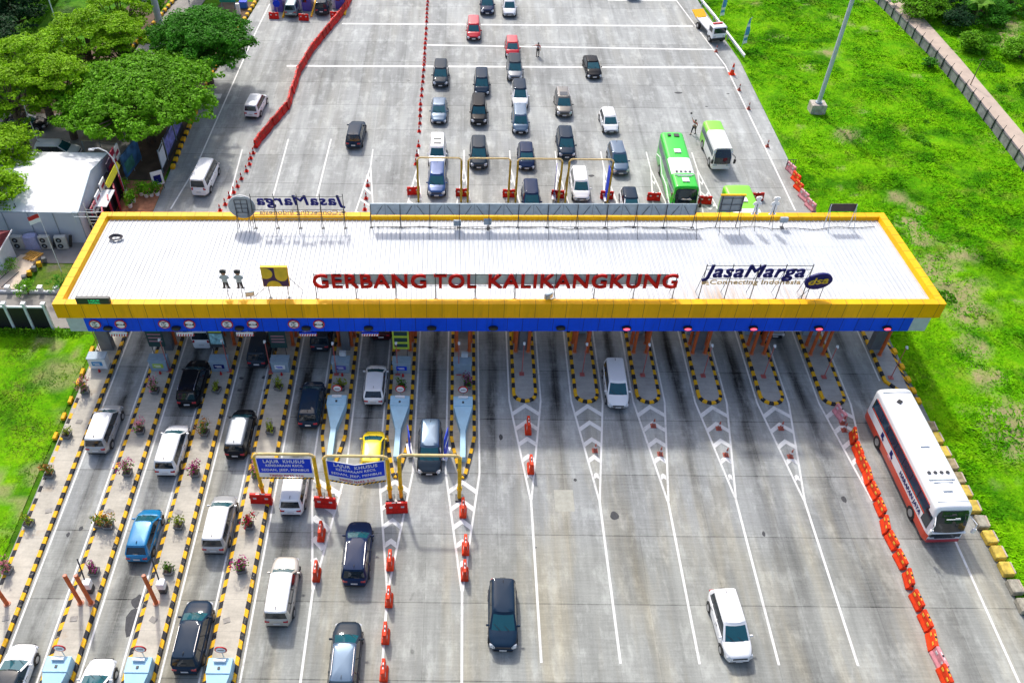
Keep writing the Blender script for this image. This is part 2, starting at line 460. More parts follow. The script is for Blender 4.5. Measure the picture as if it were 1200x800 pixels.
# ---------------------------------------------------------------- vehicles
PAINT = {}
def paint(name, col, metal=.35, rough=.32):
    dark = max(col) < .08
    return pm('paint_'+name, col, .6 if dark else rough, 0 if dark else metal*.5, var=.03, scale=1.2, coat=.32 if dark else .6, spec=.05 if dark else .3)
PC = dict(
    white=paint('white', (.82, .82, .82), 0, .35), pearl=paint('pearl_white', (.75, .76, .77), .1, .3),
    silver=paint('silver', (.42, .43, .44), .6), greysilver=paint('grey_silver', (.13, .15, .18), .6),
    grey=paint('dark_grey', (.020, .032, .048), .4), black=paint('black', (.004, .006, .010), .2, .25),
    navy=paint('navy', (.008, .022, .068), .4), blueblack=paint('blue_black', (.008, .024, .050), .4, .28),
    steel=paint('steel_blue', (.07, .12, .19), .6), blue=paint('deep_blue', (.012, .055, .19), .4),
    sky=paint('bright_blue', (.001, .17, .38), .2), red=paint('red', (.50, .006, .02), .1),
    maroon=paint('maroon', (.06, .012, .016), .4), yellow=paint('yellow', (.90, .66, .002), 0),
    brown=paint('grey_brown', (.15, .14, .125), .5), beige=paint('champagne', (.50, .46, .40), .4),
    green=paint('bright_green', (.006, .52, .012), 0), lime=paint('lime', (.20, .66, .01), 0),
    orange=paint('orange_red', (.72, .045, .004), 0), teal=paint('teal_silver', (.20, .28, .29), .6))

def lerp_tab(tab, x):
    for (a, va), (b, vb) in zip(tab, tab[1:]):
        if x <= b:
            t = 0 if b == a else (x-a)/(b-a); t = t*t*(3-2*t)
            return va+(vb-va)*t
    return tab[-1][1]

# type: length, width, height, belt, screen base, roof front, roof rear, rear base (fractions of the half length), hood front z, rear deck z
CT = dict(
    mpv=dict(L=4.30, W=1.70, H=1.66, belt=.98, sf=.60, tf=.24, tr=-.86, sr=-.95, hood=.74, deck=.98),
    suv=dict(L=4.45, W=1.76, H=1.70, belt=1.03, sf=.54, tf=.16, tr=-.82, sr=-.94, hood=.88, deck=1.03),
    boxy=dict(L=4.50, W=1.74, H=1.76, belt=1.05, sf=.52, tf=.24, tr=-.90, sr=-.95, hood=.95, deck=1.05),
    hatch=dict(L=3.85, W=1.66, H=1.48, belt=.92, sf=.60, tf=.18, tr=-.72, sr=-.93, hood=.68, deck=.95),
    sedan=dict(L=4.50, W=1.74, H=1.42, belt=.90, sf=.46, tf=.08, tr=-.50, sr=-.74, hood=.68, deck=.93),
    van=dict(L=4.95, W=1.75, H=2.05, belt=1.10, sf=.80, tf=.52, tr=-.94, sr=-.97, hood=.92, deck=1.10),
)

def make_car(kind, pc, roofc=None, glass='glass', rails=False, sunroof=False, skylights=False, name='car', roof_black=False):
    T = CT[kind]; L, W, H = T['L'], T['W'], T['H']; h = L/2; belt = T['belt']
    root = thing(name, 'car', 'car')
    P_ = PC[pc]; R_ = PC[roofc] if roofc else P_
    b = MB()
    # ---- lower body loft
    N = 30; rings = []
    hood = [(-1.0, T['deck']-.22), (-.97, T['deck']-.06), (-.90, T['deck']), (T['sr'], T['deck']), (T['sf'], belt-.02), (T['sf']+.2*(1-T['sf']), belt-.05),
            (.90, T['hood']), (.97, T['hood']-.09), (1.0, T['hood']-.24)]
    hood.sort()
    for i in range(N):
        t = -1+2*i/(N-1)
        t = math.copysign(1-(1-abs(t))**1.35, t)
        s_ = t*h
        wr = 1-(.30 if t > 0 else .20)*abs(t)**7-.06*abs(t)**3
        wh = W/2*wr; zt = lerp_tab(hood, t); zb = .20+.10*abs(t)**10
        sec = [(0, zb), (wh*.86, zb), (wh*.97, zb+.08), (wh*1.0, zb+.26), (wh*.985, (zb+zt)/2+.06), (wh*.995, zt-.20), (wh*.965, zt-.07), (wh*.90, zt-.015), (wh*.62, zt+.02), (0, zt+.035)]
        ring = [(x, s_, z) for x, z in sec]+[(-x, s_, z) for x, z in reversed(sec[1:-1])]
        rings.append(ring)
    K = len(rings[0]); vs = [p for r in rings for p in r]; fs = []; low = []
    for i in range(N-1):
        for k in range(K):
            q = (i*K+k, i*K+(k+1) % K, (i+1)*K+(k+1) % K, (i+1)*K+k)
            (low if k in (0, 1, K-1, K-2) else fs).append(q)
    b.add(vs, fs, 0); b.add(vs, low, 1)
    b.add([rings[0][k] for k in range(K)], [tuple(range(K-1, -1, -1))], 0)
    b.add([rings[-1][k] for k in range(K)], [tuple(range(K))], 0)
    # ---- greenhouse columns (half, front centre -> rear centre)
    sf, tf, tr, sr = T['sf']*h, T['tf']*h, T['tr']*h, T['sr']*h
    wb, wt = W/2*.925, W/2*.75
    bz, tz = belt-.01, H-.075
    cols = []      # (low x, low s, top x, top s, class of the strip that follows)
    for fx, cl in ((0, 'F'), (.45, 'F'), (.86, 'P')):
        cols.append((wb*fx, sf+.10*(1-fx*fx), wt*fx, tf+.09*(1-fx*fx), cl))
    Ls, Ts = sf-.06, tf-.05
    Lr, Tr = sr+.10, tr+.05
    for u, cl in ((0, 'S'), (.40, 'B'), (.43, 'S'), (.72, 'B'), (.75, 'S'), (.93, 'P'), (1.0, 'P')):
        bow = 1+.015*math.sin(u*math.pi)
        cols.append((wb*bow*(1-.03*u), Ls+(Lr-Ls)*u, wt*bow*(1-.02*u), Ts+(Tr-Ts)*u, cl))
    for fx, cl in ((.86, 'R'), (.45, 'R'), (0, None)):
        cols.append((wb*.97*fx, sr-.03*(1-fx*fx), wt*.98*fx, tr-.03*(1-fx*fx), cl))
    full = []
    for (a, s1, c, s2, cl) in cols: full.append((a, s1, c, s2, cl))
    left = []
    for j in range(len(cols)-2, 0, -1):
        a, s1, c, s2, _ = cols[j]; left.append((-a, s1, -c, s2, cols[j-1][4]))
    # strip classes on the mirrored half: between cols[j] and cols[j-1]
    full[-1] = (*full[-1][:4], cols[-2][4])
    full = full+left
    # fix: class of strip following mirrored col j is the class of cols[j-1]
    n = len(full); lv = [0, .10, .87, 1.0]
    def pt(j, t):
        a, s1, c, s2, _ = full[j]; bulge = .02*math.sin(t*math.pi)
        f = 1+bulge
        return ((a+(c-a)*t)*f, s1+(s2-s1)*t, bz+(tz-bz)*t)
    parts = {'windshield': MB(), 'rear_window': MB(), 'sw1': MB(), 'sw2': MB()}
    half = len(cols)-1
    for j in range(n):
        j2 = (j+1) % n; cl = full[j][4]
        for a, c in zip(range(3), range(1, 4)):
            q = [pt(j, lv[a]), pt(j2, lv[a]), pt(j2, lv[c]), pt(j, lv[c])]
            glassy = (a == 1) or (a == 0 and cl in 'FS')
            if cl == 'F' and glassy: parts['windshield'].add(q, [(0, 1, 2, 3)])
            elif cl == 'R' and glassy: parts['rear_window'].add(q, [(0, 1, 2, 3)])
            elif cl == 'S' and glassy: parts['sw1' if j < half else 'sw2'].add(q, [(0, 1, 2, 3)])
            elif cl == 'B' and glassy: b.add(q, [(0, 1, 2, 3)], 1)
            else: b.add(q, [(0, 1, 2, 3)], 2 if a == 2 else 0)
    # roof: rings drawn inwards with a crown
    cy_ = (tf+tr)/2; prev = [pt(j, 1.0) for j in range(n)]
    for k_, dz in ((.95, .035), (.80, .058), (.5, .072), (.15, .078)):
        cur = []
        for j in range(n):
            a, s1, c, s2, _ = full[j]; cur.append((c*k_, cy_+(s2-cy_)*(k_ if k_ < .9 else .98), tz+dz))
        for j in range(n):
            b.add([prev[j], prev[(j+1) % n], cur[(j+1) % n], cur[j]], [(0, 1, 2, 3)], 2)
        prev = cur
    b.add(prev, [tuple(range(n))], 2)
    # shut lines and door handles on the paint
    for sx in (1, -1):
        for fy in (.40, .72):
            yy = Ls+(Lr-Ls)*fy
            b.box((sx*W/2*.985, yy, .62), (.02, .012, .55), mi=1)
            b.box((sx*W/2*.995, yy+.18, belt-.16), (.03, .16, .03), mi=1)
    b.box((0, h*.90, T['hood']-.0), (.01, .01, .01), mi=1)
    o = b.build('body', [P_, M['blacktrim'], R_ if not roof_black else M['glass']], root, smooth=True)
    me = o.data
    bm = bmesh.new(); bm.from_mesh(me); bmesh.ops.remove_doubles(bm, verts=bm.verts, dist=.0008)
    bmesh.ops.recalc_face_normals(bm, faces=bm.faces)
    for e in bm.edges:
        if len(e.link_faces) == 2 and e.calc_face_angle(0) > rad(38): e.smooth = False
    bm.to_mesh(me); bm.free()
    gm = M[glass]
    parts['windshield'].build('windshield', M['glass_green'] if glass == 'glass' else gm, root, smooth=True)
    parts['rear_window'].build('rear_window', gm, root, smooth=True)
    parts['sw1'].build('side_window', gm, root, smooth=True)
    parts['sw2'].build('side_window', gm, root, smooth=True)
    # wheels
    for sx in (1, -1):
        for wy in (h*.62, -h*.60):
            t = MB(); x0 = sx*(W/2-.20); x1 = sx*(W/2+.012)
            t.tube((x0, wy, .31), (x1, wy, .31), .315, n=18)
            wo_ = t.build('wheel', M['tyre'], root)
            r = MB(); r.tube((x1, wy, .31), (x1+sx*.012, wy, .31), .20, n=12); r.build('rim', M['rim'], wo_)
            a_ = MB()
            pts = [(x1-sx*.006, wy+.40*math.cos(q), .33+.40*math.sin(q)) for q in np.linspace(0, math.pi, 11)]
            a_.add(pts+[(p[0]-sx*.12, p[1], p[2]) for p in pts], [(i, i+1, 12+i, 11+i) for i in range(10)])
            a_.add(pts, [tuple(range(11))])
            a_.build('wheel_arch', M['blacktrim'], root)
    for sx in (1, -1):
        l_ = MB()
        l_.add([(sx*W*.47, h*.86, T['hood']-.08), (sx*W*.455, h*.93, T['hood']-.10), (sx*W*.30, h*.995, T['hood']-.20), (sx*W*.28, h*.985, T['hood']-.09), (sx*W*.36, h*.93, T['hood']-.005),
                (sx*W*.47, h*.86, T['hood']-.20), (sx*W*.46, h*.95, T['hood']-.24), (sx*W*.30, h*1.0, T['hood']-.28)],
               [(0, 1, 2, 3, 4), (0, 5, 6, 1), (1, 6, 7, 2)])
        l_.v = [(x*.97, y+.004, z-.025) for x, y, z in l_.v]
        l_.build('headlight', M['head'], root)
        tl = MB(); zt = belt if kind != 'sedan' else .84
        tl.box((sx*W*.315, -h*.985, zt-.19), (.30 if kind != 'van' else .12, .07, .15 if kind != 'van' else .45), mi=0)
        tl.box((sx*W*.365, -h*.962, zt-.18), (.10, .12, .15), mi=0)
        tl.build('tail_light', M['tail'], root, bevel=.02)
        mr = MB(); mr.box((sx*(W/2+.045), sf-.24, belt+.03), (.20, .11, .13)); mr.build('side_mirror', P_ if pc not in ('black',) else M['blacktrim'], root, bevel=.03)
    g_ = MB(); g_.box((0, h*.992, T['hood']-.17), (W*.50, .05, .13)); g_.box((0, h*.99, .36), (W*.66, .05, .14)); g_.build('grille', M['blacktrim'], root, bevel=.02)
    rb = MB(); rb.box((0, -h*.985, .36), (W*.72, .07, .20)); rb.build('rear_bumper_trim', M['blacktrim'], root, bevel=.02)
    p1 = MB(); p1.box((0, h*1.0+.012, .46), (.42, .02, .13)); p1.build('license_plate', M['plate'], root)
    p2 = MB(); p2.box((0, -h*1.0-.012, .66), (.42, .02, .13)); p2.build('license_plate', M['plate'], root)
    if rails:
        for sx in (1, -1):
            r = MB(); xx = sx*wt*.90
            r.path([(xx, tf-.15, tz+.03), (xx, tf-.30, tz+.10), (xx, tr+.30, tz+.10), (xx, tr+.15, tz+.03)], .022, 6)
            r.build('roof_rail', M['chrome'], root)
    if sunroof:
        r = MB(); r.box((0, tf-.55, tz+.075), (wt*1.25, .75, .012)); r.build('sunroof', M['glass'], root)
    if skylights:
        for yy in (tf-.5, tf-1.25):
            r = MB(); r.box((0, yy, tz+.085), (.75, .22, .02)); r.build('roof_vent', M['blacktrim'], root)
    if kind == 'van':
        r = MB()
        for q in range(5): r.box((-.5+q*.25, (tf+tr)/2, tz+.07), (.03, (tf-tr)*.84, .03))
        r.build('roof_rib', R_, root)
    else:
        an = MB(); an.add([(-.02, tr+.35, tz+.06), (.02, tr+.35, tz+.06), (0, tr+.12, tz+.17), (0, tr+.08, tz+.06)], [(0, 1, 2), (1, 3, 2), (3, 0, 2)]); an.build('antenna', M['blacktrim'], root)
        ws = MB(); ws.box((0, sr-.005, belt+.35*(H-belt)), (.34, .02, .02)); ws.build('rear_wiper', M['blacktrim'], root)
    wp = MB()
    for sx in (-.35, .15): wp.tube((sx, sf+.09, belt+.03), (sx+.42, sf-.05+(tf-sf)*.25, belt+.03+(H-belt)*.27), .012, n=5)
    wp.build('wiper', M['blacktrim'], root)
    return root

CARCACHE = {}
def car(kind, pc, px, py, away, label, yaw=0.0, group='cars queueing and driving through the toll plaza', end='near', **kw):
    """px,py: the photo point where the bumper nearest the camera meets the ground (or the far one)"""
    key = (kind, pc, tuple(sorted(kw.items())))
    nm = 'van' if kind == 'van' else 'car'
    if key not in CARCACHE:
        CARCACHE[key] = make_car(kind, pc, name=nm, **kw)
    g = G(px, py); L = CT[kind]['L']/2
    d = Vector((-math.sin(rad(yaw)), math.cos(rad(yaw)), 0))
    c = g + d*L if end == 'near' else g - d*L
    c.z = 0
    rz = rad(yaw) if away else rad(yaw)+math.pi
    o = place(CARCACHE[key], c, rz, label)
    o['category'] = 'van' if kind == 'van' else 'car'; o['group'] = group
    return o

def rbox_section(W, H, z0, r, n=4):
    """rounded box outline in x,z"""
    pts = [(-W/2, z0), (W/2, z0)]
    for k in range(n+1):
        a = k/n*math.pi/2; pts.append((W/2-r+r*math.cos(a), H-r+r*math.sin(a)))
    for k in range(n+1):
        a = math.pi/2+k/n*math.pi/2; pts.append((-W/2+r+r*math.cos(a), H-r+r*math.sin(a)))
    return pts

def make_bus(name, label, cat, L, W, H, style):
    root = thing(name, label, cat, group='coaches and minibuses')
    h = L/2; b = MB(); st = []
    NS = 26
    for i in range(NS):
        t = -1+2*i/(NS-1); t = math.copysign(1-(1-abs(t))**1.8, t)
        nose = max(0, (t-.90)/.10); tail = max(0, (-t-.94)/.06)
        wk = 1-.10*nose**3-.07*tail**3; hk = H-.20*nose**2-.12*tail**2
        st.append((t*h, W*wk, hk, .32+.05*nose))
    K = None; vs = []; fs = {0: [], 1: [], 2: []}
    def rake(y, z): return y-.55*max(0, (z-1.45)/(H-1.45))*max(0, min(1, (y-h*.86)/(h*.14)))
    for (y, ww, hh, z0) in st:
        sec = [(-ww/2*.96, z0), (ww/2*.96, z0), (ww/2, z0+.12), (ww/2, 1.05), (ww/2, 1.75), (ww/2, hh-.62)]
        for k in range(6):
            a = k/5*math.pi/2; sec.append((ww/2-.32+.32*math.cos(a), hh-.28+.28*math.sin(a)))
        sec.append((0, hh+.03))
        sec += [(-x, z) for x, z in reversed(sec[2:-1])]
        K = len(sec); vs += [(x, rake(y, z), z) for x, z in sec]
    for i in range(NS-1):
        for k in range(K):
            q = (i*K+k, i*K+(k+1) % K, (i+1)*K+(k+1) % K, (i+1)*K+k)
            zc = (vs[q[0]][2]+vs[q[1]][2])/2; yc = (vs[q[0]][1]+vs[q[2]][1])/2
            fs[style(zc/H, yc/h)].append(q)
    mats = style.mats
    for mi in fs: b.add(vs, fs[mi], mi)
    b.add(vs[:K], [tuple(range(K-1, -1, -1))], style(.5, -1)); 
    b.add(vs[-K:], [tuple(range(K))], style(.5, 1))
    o = b.build('body', mats, root, smooth=True)
    bm = bmesh.new(); bm.from_mesh(o.data); bmesh.ops.remove_doubles(bm, verts=bm.verts, dist=.001); bmesh.ops.recalc_face_normals(bm, faces=bm.faces)
    for e in bm.edges:
        if len(e.link_faces) == 2 and e.calc_face_angle(0) > rad(40): e.smooth = False
    bm.to_mesh(o.data); bm.free()
    # side glazing, separate panes
    npn = max(4, int(L/1.45)); y0, y1 = -h*.90, h*.80; gw = (y1-y0)/npn
    for sx in (1, -1):
        for k in range(npn):
            p = MB(); p.box((sx*(W/2+.004), y0+gw*(k+.5), H*.70), (.03, gw-.05, H*.24)); p.build('side_window', M['glass_blue'], root)
    p = MB()
    xs_ = np.linspace(-1, 1, 9); fr = []
    for x_ in xs_:
        yy = h+.03+.10*(1-x_*x_); fr += [(x_*W*.43, yy, H*.40), (x_*W*.43, rake(yy, H*.66)+.0, H*.66), (x_*W*.41, rake(yy, H*.93)-.05, H*.93)]
    p.add(fr, [q for i in range(8) for q in ((i*3, i*3+3, i*3+4, i*3+1), (i*3+1, i*3+4, i*3+5, i*3+2))])
    p.add([fr[0], fr[1], fr[2], (-W*.44, h-.75, H*.90), (-W*.44, h-.2, H*.40)], [(0, 1, 2, 3, 4)]); p.add([fr[-3], fr[-2], fr[-1], (W*.44, h-.75, H*.90), (W*.44, h-.2, H*.40)], [(0, 1, 2, 3, 4)])
    p.add([(x, y+.0, z) for x, y, z in fr[2::3]]+[(-W*.40, h-.85, H*.94), (W*.40, h-.85, H*.94)], [tuple(range(9))+(10, 9)])
    p.build('windshield', M['glass'], root)
    p = MB(); p.box((0, -h-.012, H*.70), (W*.74, .03, H*.24)); p.build('rear_window', M['glass'], root)
    for sx in (1, -1):
        for wy in (h*.60, -h*.52):
            t = MB(); t.tube((sx*(W/2-.3), wy, .48), (sx*(W/2+.015), wy, .48), .48, n=20); wv = t.build('wheel', M['tyre'], root)
            t = MB(); t.tube((sx*(W/2+.015), wy, .48), (sx*(W/2+.035), wy, .48), .27, n=14); t.build('rim', M['rim'], wv)
        m_ = MB(); m_.path([(sx*W*.46, h*.94, H*.80), (sx*(W*.5+.15), h+.22, H*.76), (sx*(W*.5+.18), h+.25, H*.62)], .035, 6); m_.box((sx*(W*.5+.18), h+.25, H*.56), (.20, .14, .42))
        m_.build('side_mirror', M['blacktrim'] if style.name != 'white' else PC['white'], root)
        hl = MB(); hl.box((sx*W*.36, h+.0, .82), (.42, .14, .20)); hl.build('headlight', M['head'], root, bevel=.04)
        tl = MB(); tl.box((sx*W*.42, -h-.01, 1.05), (.22, .06, .5)); tl.build('tail_light', M['tail'], root, bevel=.02)
    return root
M['glass_blue'] = pm('blue_tinted_coach_glass', (.012, .05, .085), .06, 0, var=.2, scale=1.5, spec=.7)
M['terracotta'] = pm('terracotta_tiles', (.42, .17, .085), .8, var=.25, scale=2.5)
M['plaster'] = pm('white_plaster', (.68, .70, .72), .8, var=.06)
M['path'] = pm('beige_concrete_path', (.46, .37, .30), .9, var=.12, scale=.7)
M['wallgrey'] = pm('weathered_grey_wall', (.24, .235, .24), .9, var=.35, scale=1.5)
M['parking'] = pm('old_grey_paving', (.25, .235, .215), .9, var=.15, scale=1.0)
rng = np.random.default_rng(7)
random.seed(7)

# ---------------------------------------------------------------- ground, roads
XK = [LANE0+LANEP*i for i in range(-7, 6)]+[32.72]      # left kerb of the islands A..N
ISL = 'ABCDEFGHIJKLMN'
WI = 1.88
gm = grass_mat('meadow_ground', (.09, .30, .003), (.15, .38, .003), (.22, .40, .008), dryattr=True)
g0 = MB()
g0.sheet([(-900, -700), (1100, -700), (1100, 1500), (-900, 1500)], -.06)
tag(g0.build('ground', grass_mat('far_ground_grass', (.06, .17, .008), (.11, .26, .01), (.15, .26, .02))), kind='structure')

def vnoise(x, y, s, seed):
    r = np.random.default_rng(seed); T = r.random((64, 64))
    x = x/s+100.3; y = y/s+57.7
    xi = np.floor(x).astype(int); yi = np.floor(y).astype(int); fx = x-xi; fy = y-yi
    fx = fx*fx*(3-2*fx); fy = fy*fy*(3-2*fy)
    t = lambda a, b: T[a % 64, b % 64]
    return (t(xi, yi)*(1-fx)+t(xi+1, yi)*fx)*(1-fy)+(t(xi, yi+1)*(1-fx)+t(xi+1, yi+1)*fx)*fy

def right_edge(y):
    return np.interp(y, [0, 41, 44, 46, 64, 68.3, 76.7, 97.3, 114, 160], [35.0, 35.0, 34.7, 34.6, 34.6, 33.5, 33.3, 32.9, 30.9, 26])
def wall_x(y):
    return np.interp(y, [0, 75, 83, 91, 99, 114.5, 160], [55.6, 56.3, 56.35, 56.3, 55.9, 54.2, 48])
def height_r(x, y):
    d = np.clip((x-right_edge(y))/3.0, 0, 1)
    dw = np.clip(np.abs(x-wall_x(y)-1.6)-2.0, 0, 1.5)/1.5
    h = (vnoise(x, y, 6, 1)-.35)*.55+(vnoise(x, y, 2.2, 2)-.5)*.28+(vnoise(x, y, .9, 3)-.5)*.16
    return np.maximum(h*d*dw, -.02)-.015*(1-d)
DRY = [G(1096, 312), G(1120, 342), G(1132, 367), G(1082, 281), G(1187, 492), G(1190, 515), G(1137, 407), G(1072, 245), G(1125, 300), G(970, 62), G(910, 42), G(990, 160), G(1175, 30), G(1180, 45), G(1048, 232), G(1150, 440), G(1065, 262), G(945, 80)]
DRS = [1.7, 1.9, 1.5, 1.2, 2.1, 1.6, 1.1, .9, 1.2, 1.0, .9, 1.3, 2.6, 2.4, .8, 1.2, 1.0, .8]
def dryness(x, y):
    v = np.zeros_like(x)
    for p, r in zip(DRY, DRS):
        wob = .6+.8*vnoise(x, y, .9, 5)
        v = np.maximum(v, np.clip(1.5-np.hypot((x-p.x)*.9, y-p.y)/(r*wob), 0, 1))
    n = vnoise(x, y, 3.0, 8)*vnoise(x, y, 1.1, 9)
    return np.clip(np.maximum(v*(.35+.9*vnoise(x, y, .6, 12)), np.clip((n-.62)*4, 0, .5)), 0, 1)
def dry_left(x, y):
    n = vnoise(x, y, 2.5, 18)*vnoise(x, y, .9, 19)
    a = np.clip(1.3-np.hypot((x+30.5), (y-46.2)*1.2)/2.0, 0, .7)
    return np.clip(np.maximum((n-.36)*3.2, a*(.3+vnoise(x, y, .6, 20))), 0, .7)

def terrain(name, x0, x1, y0, y1, st, fx, hf, df):
    xs = np.arange(x0, x1+.01, st); ys = np.arange(y0, y1+.01, st)
    X, Y = np.meshgrid(xs, ys)
    X2 = fx(X, Y); Z = hf(X2, Y); D = df(X2, Y)
    n, m = X.shape
    V = np.stack([X2.ravel(), Y.ravel(), Z.ravel()], 1)
    i, j = np.meshgrid(np.arange(n-1), np.arange(m-1), indexing='ij'); a = (i*m+j).ravel()
    o = raw(name, V, np.stack([a, a+1, a+m+1, a+m], 1), gm, smooth=True)
    at = o.data.attributes.new('dry', 'FLOAT', 'POINT'); at.data.foreach_set('value', D.ravel().astype(np.float32))
    return tag(o, kind='structure')
terrain('grass_slope', 0, 70, 5, 160, .45, lambda x, y: right_edge(y)+x, height_r, dryness)
terrain('grass_verge', -62, -28.72, 5, 50.8, .5, lambda x, y: x, lambda x, y: (vnoise(x, y, 3, 31)-.5)*.12*np.clip((-28.9-x)/1.0, 0, 1), dry_left)

rd = MB()
poly = [(-26.5, 5), (34.9, 5), (34.9, 44), (34.6, 64), (33.5, 68.3), (33.25, 76.7), (32.85, 97.3), (30.9, 114), (26, 160), (-24, 160), (-26.3, 112), (-28.2, 93), (-28.6, 74), (-28.6, 5)]
rd.sheet(poly, 0.0)
tag(rd.build('road', M['concrete']), kind='structure')

# painted lines
ln = MB(); Zl = .006
PLN_ = [0]
def pl(a, b, wd=.13):
    PLN_[0] += 1; ln.line(a, b, wd, Zl+.0004*(PLN_[0] % 9))
for i, x in enumerate(XK):
    nm = ISL[i]; c = x+WI/2; l, r = x-.24, x+WI+.24
    if nm == 'N': pl((l, 64), (l, 46.3), .12); continue
    if nm == 'A': pl((r, 64), (r, 5), .12); continue
    ytip = 43.9 if nm in 'HIJKLM' else 37.2
    yend = {'H': 35.0, 'I': 35.1, 'J': 35.0, 'K': 35.4, 'L': 35.2, 'M': 35.2}.get(nm, 28.1)
    if nm in 'BCD':
        pl((l, 64), (l, 5), .12); pl((r, 64), (r, 5), .12)
        continue
    pl((l, 64), (l, ytip), .13); pl((r, 64), (r, ytip), .13)
    pl((l, ytip), (c-.03, yend), .14); pl((r, ytip), (c+.03, yend), .14)
    if nm != 'M': pl((c, yend+.3), (c+.02 if nm in 'HIJKL' else c+.02, 23.52 if nm in 'HIJKL' else 5), .15)
    # chevrons
    y = ytip-.25 if nm in 'HIJKLM' else ytip-.6
    for q in range(5):
        ya = y-q*1.58
        hw = lambda yy: (l*0+(WI/2+.24))*max(0, (yy-yend)/(ytip-yend))
        h2 = hw(ya-.55)-.06; yb = ya-h2*.85
        if h2 < .12: continue
        wv = .42
        if nm == 'E':
            pl((c-hw(ya)+.05, ya), (c+h2, yb-.55), wv); continue
        ln.sheet([(c, ya), (c-h2, yb), (c-h2, yb-wv), (c, ya-wv)], Zl+.0045); ln.sheet([(c, ya), (c, ya-wv), (c+h2, yb-wv), (c+h2, yb)], Zl+.0045)
    # far-side wedges
    if nm in 'EFGHIJKL':
        pl((l, 64), (c, 74.6), .13); pl((r, 64), (c, 74.6), .13); pl((c, 74.6), (c-.0, 77.8), .12)
        for q in range(4):
            ya = 66.4+q*2.0; f = (74.6-ya)/10.6; h2 = (WI/2+.24)*f*.9
            if nm == 'E': pl((c-h2, ya+.8), (c+h2, ya-.4), .22)
            else:
                ln.sheet([(c, ya), (c-h2, ya+.75), (c-h2, ya+.35), (c, ya-.4)], Zl+.0045); ln.sheet([(c, ya), (c, ya-.4), (c+h2, ya+.35), (c+h2, ya+.75)], Zl+.0045)
for a, b, w_ in (((401, 28), (812, 31), .35), ((500, 53), (836, 58.5), .3), ((336, 77.5), (849, 79.5), .38), ((712, 0.5), (792, 1), .3)):
    A, B = G(*a), G(*b); ym = (A.y+B.y)/2; pl((A.x, A.y), (B.x, B.y), w_)
for pts in ([(200, 245), (229, 197), (264, 118), (300, 37), (316, 5)], [(792, 0), (850, 77), (900, 180), (932, 247)], [(338, 163), (320, 230)], [(388, 163), (371, 232)], [(1116, 627), (1197, 797)], [(284, 175), (268, 235)]):
    P3 = [G(*p) for p in pts]
    if pts[0] == (1116, 627): P3 = [Vector((32.75, 40, 0)), Vector((32.75, 5, 0))]
    for a, b in zip(P3, P3[1:]): pl(a, b, .15)
for x_, y_ in ((-26.9, 88.0),): ln.sheet([(x_-.3, y_-.5), (x_+.5, y_-.5), (x_+.5, y_+.5), (x_-.3, y_+.5)], Zl)
tag(ln.build('lane_markings', M['white_line']), kind='structure')
# dark bitumen patches in the lanes
pt_ = MB()
def blob(px, py, rx, ry, seed, z=.004):
    r = random.Random(seed); c = G(px, py)
    pt_.sheet([(c.x+rx*math.cos(a)*r.uniform(.75, 1.15), c.y+ry*math.sin(a)*r.uniform(.75, 1.15)) for a in [i/11*2*math.pi for i in range(11)]], z)
for q, a in enumerate([(155, 727, .42, .95), (162, 704, .42, .45), (95, 619, .15, .2), (80, 626, .12, .2), (587, 512, .16, .28), (989, 585, .17, .28), (720, 604, .3, .35), (674, 562, .13, .14), (283, 443, .22, .16), (281, 457, .22, .16), (310, 442, .2, .2), (309, 457, .2, .14), (795, 109, .5, .2), (853, 110, .2, .1), (828, 125, .2, .1), (627, 641, .1, .1), (895, 625, .12, .2), (693, 221 - 15, .3, .2)]): blob(*a, q)
c_ = G(663, 588); pt_.sheet([(c_.x-.75, c_.y-.75), (c_.x+.55, c_.y-.75), (c_.x+.55, c_.y+1.0), (c_.x-.75, c_.y+1.0)], .0035, 1)
tag(pt_.build('road_patches', [M['asphalt'], pm('pale_concrete_patch', (.38, .375, .32), .9, var=.12)]), kind='structure')

# service road, parking, paths on the left
sr_ = MB()
sr_.sheet([(-39.2, 84), (-34.9, 84), (-34.4, 104), (-31.5, 125), (-27, 160), (-31.6, 160), (-36.3, 125), (-38.6, 100)], .002)
sr_.sheet([(-60, 75.5), (-33.0, 75.5), (-34.5, 84.0), (-60, 84.0)], -.004)
sr_.sheet([(-60, 51.2), (-31, 51.2), (-31, 55.35), (-60, 55.35)], -.002)
sr_.sheet([(-60, 59.3), (-31, 59.3), (-31, 62.2), (-60, 62.2)], -.003)
pk_ = MB(); pk_.sheet([(-75, 84.2), (-46, 84.2), (-44, 100), (-41.5, 160), (-75, 160)], -.012); tag(pk_.build('park_lawn', grass_mat('park_grass', (.06, .20, .012), (.10, .25, .015), (.13, .24, .03))), kind='structure')
tag(sr_.build('service_road', M['parking']), kind='structure')
pa = MB(); pa.sheet([(-32.6, 60), (-28.62, 60), (-28.62, 71.8), (-32.6, 71.8)], .03); 
tag(pa.build('patio', M['terracotta']), kind='structure')
so = MB()
so.sheet([(-50, 84), (-39.3, 84), (-39.0, 100), (-37, 125), (-41, 125), (-44, 100)], -.006)
so.sheet([(-34.7, 72), (-28.9, 72), (-28.5, 93), (-27, 112), (-31, 112), (-34.2, 98)], -.02)
tag(so.build('soil', M['dirt']), kind='structure')
pw = MB()
pr = [(0, 55.6), (75, 56.3), (83, 56.35), (91, 56.3), (99, 55.9), (114.5, 54.2), (160, 48)]
rr = [(160, 55), (135, 57.2), (122, 59.4), (114.6, 58.6), (98.3, 59.2), (82.3, 59.4), (60, 59.3), (0, 58.8)]
pw.sheet([(x+.1, y) for y, x in pr][::-1]+[(x, y) for y, x in rr][::-1], .06)
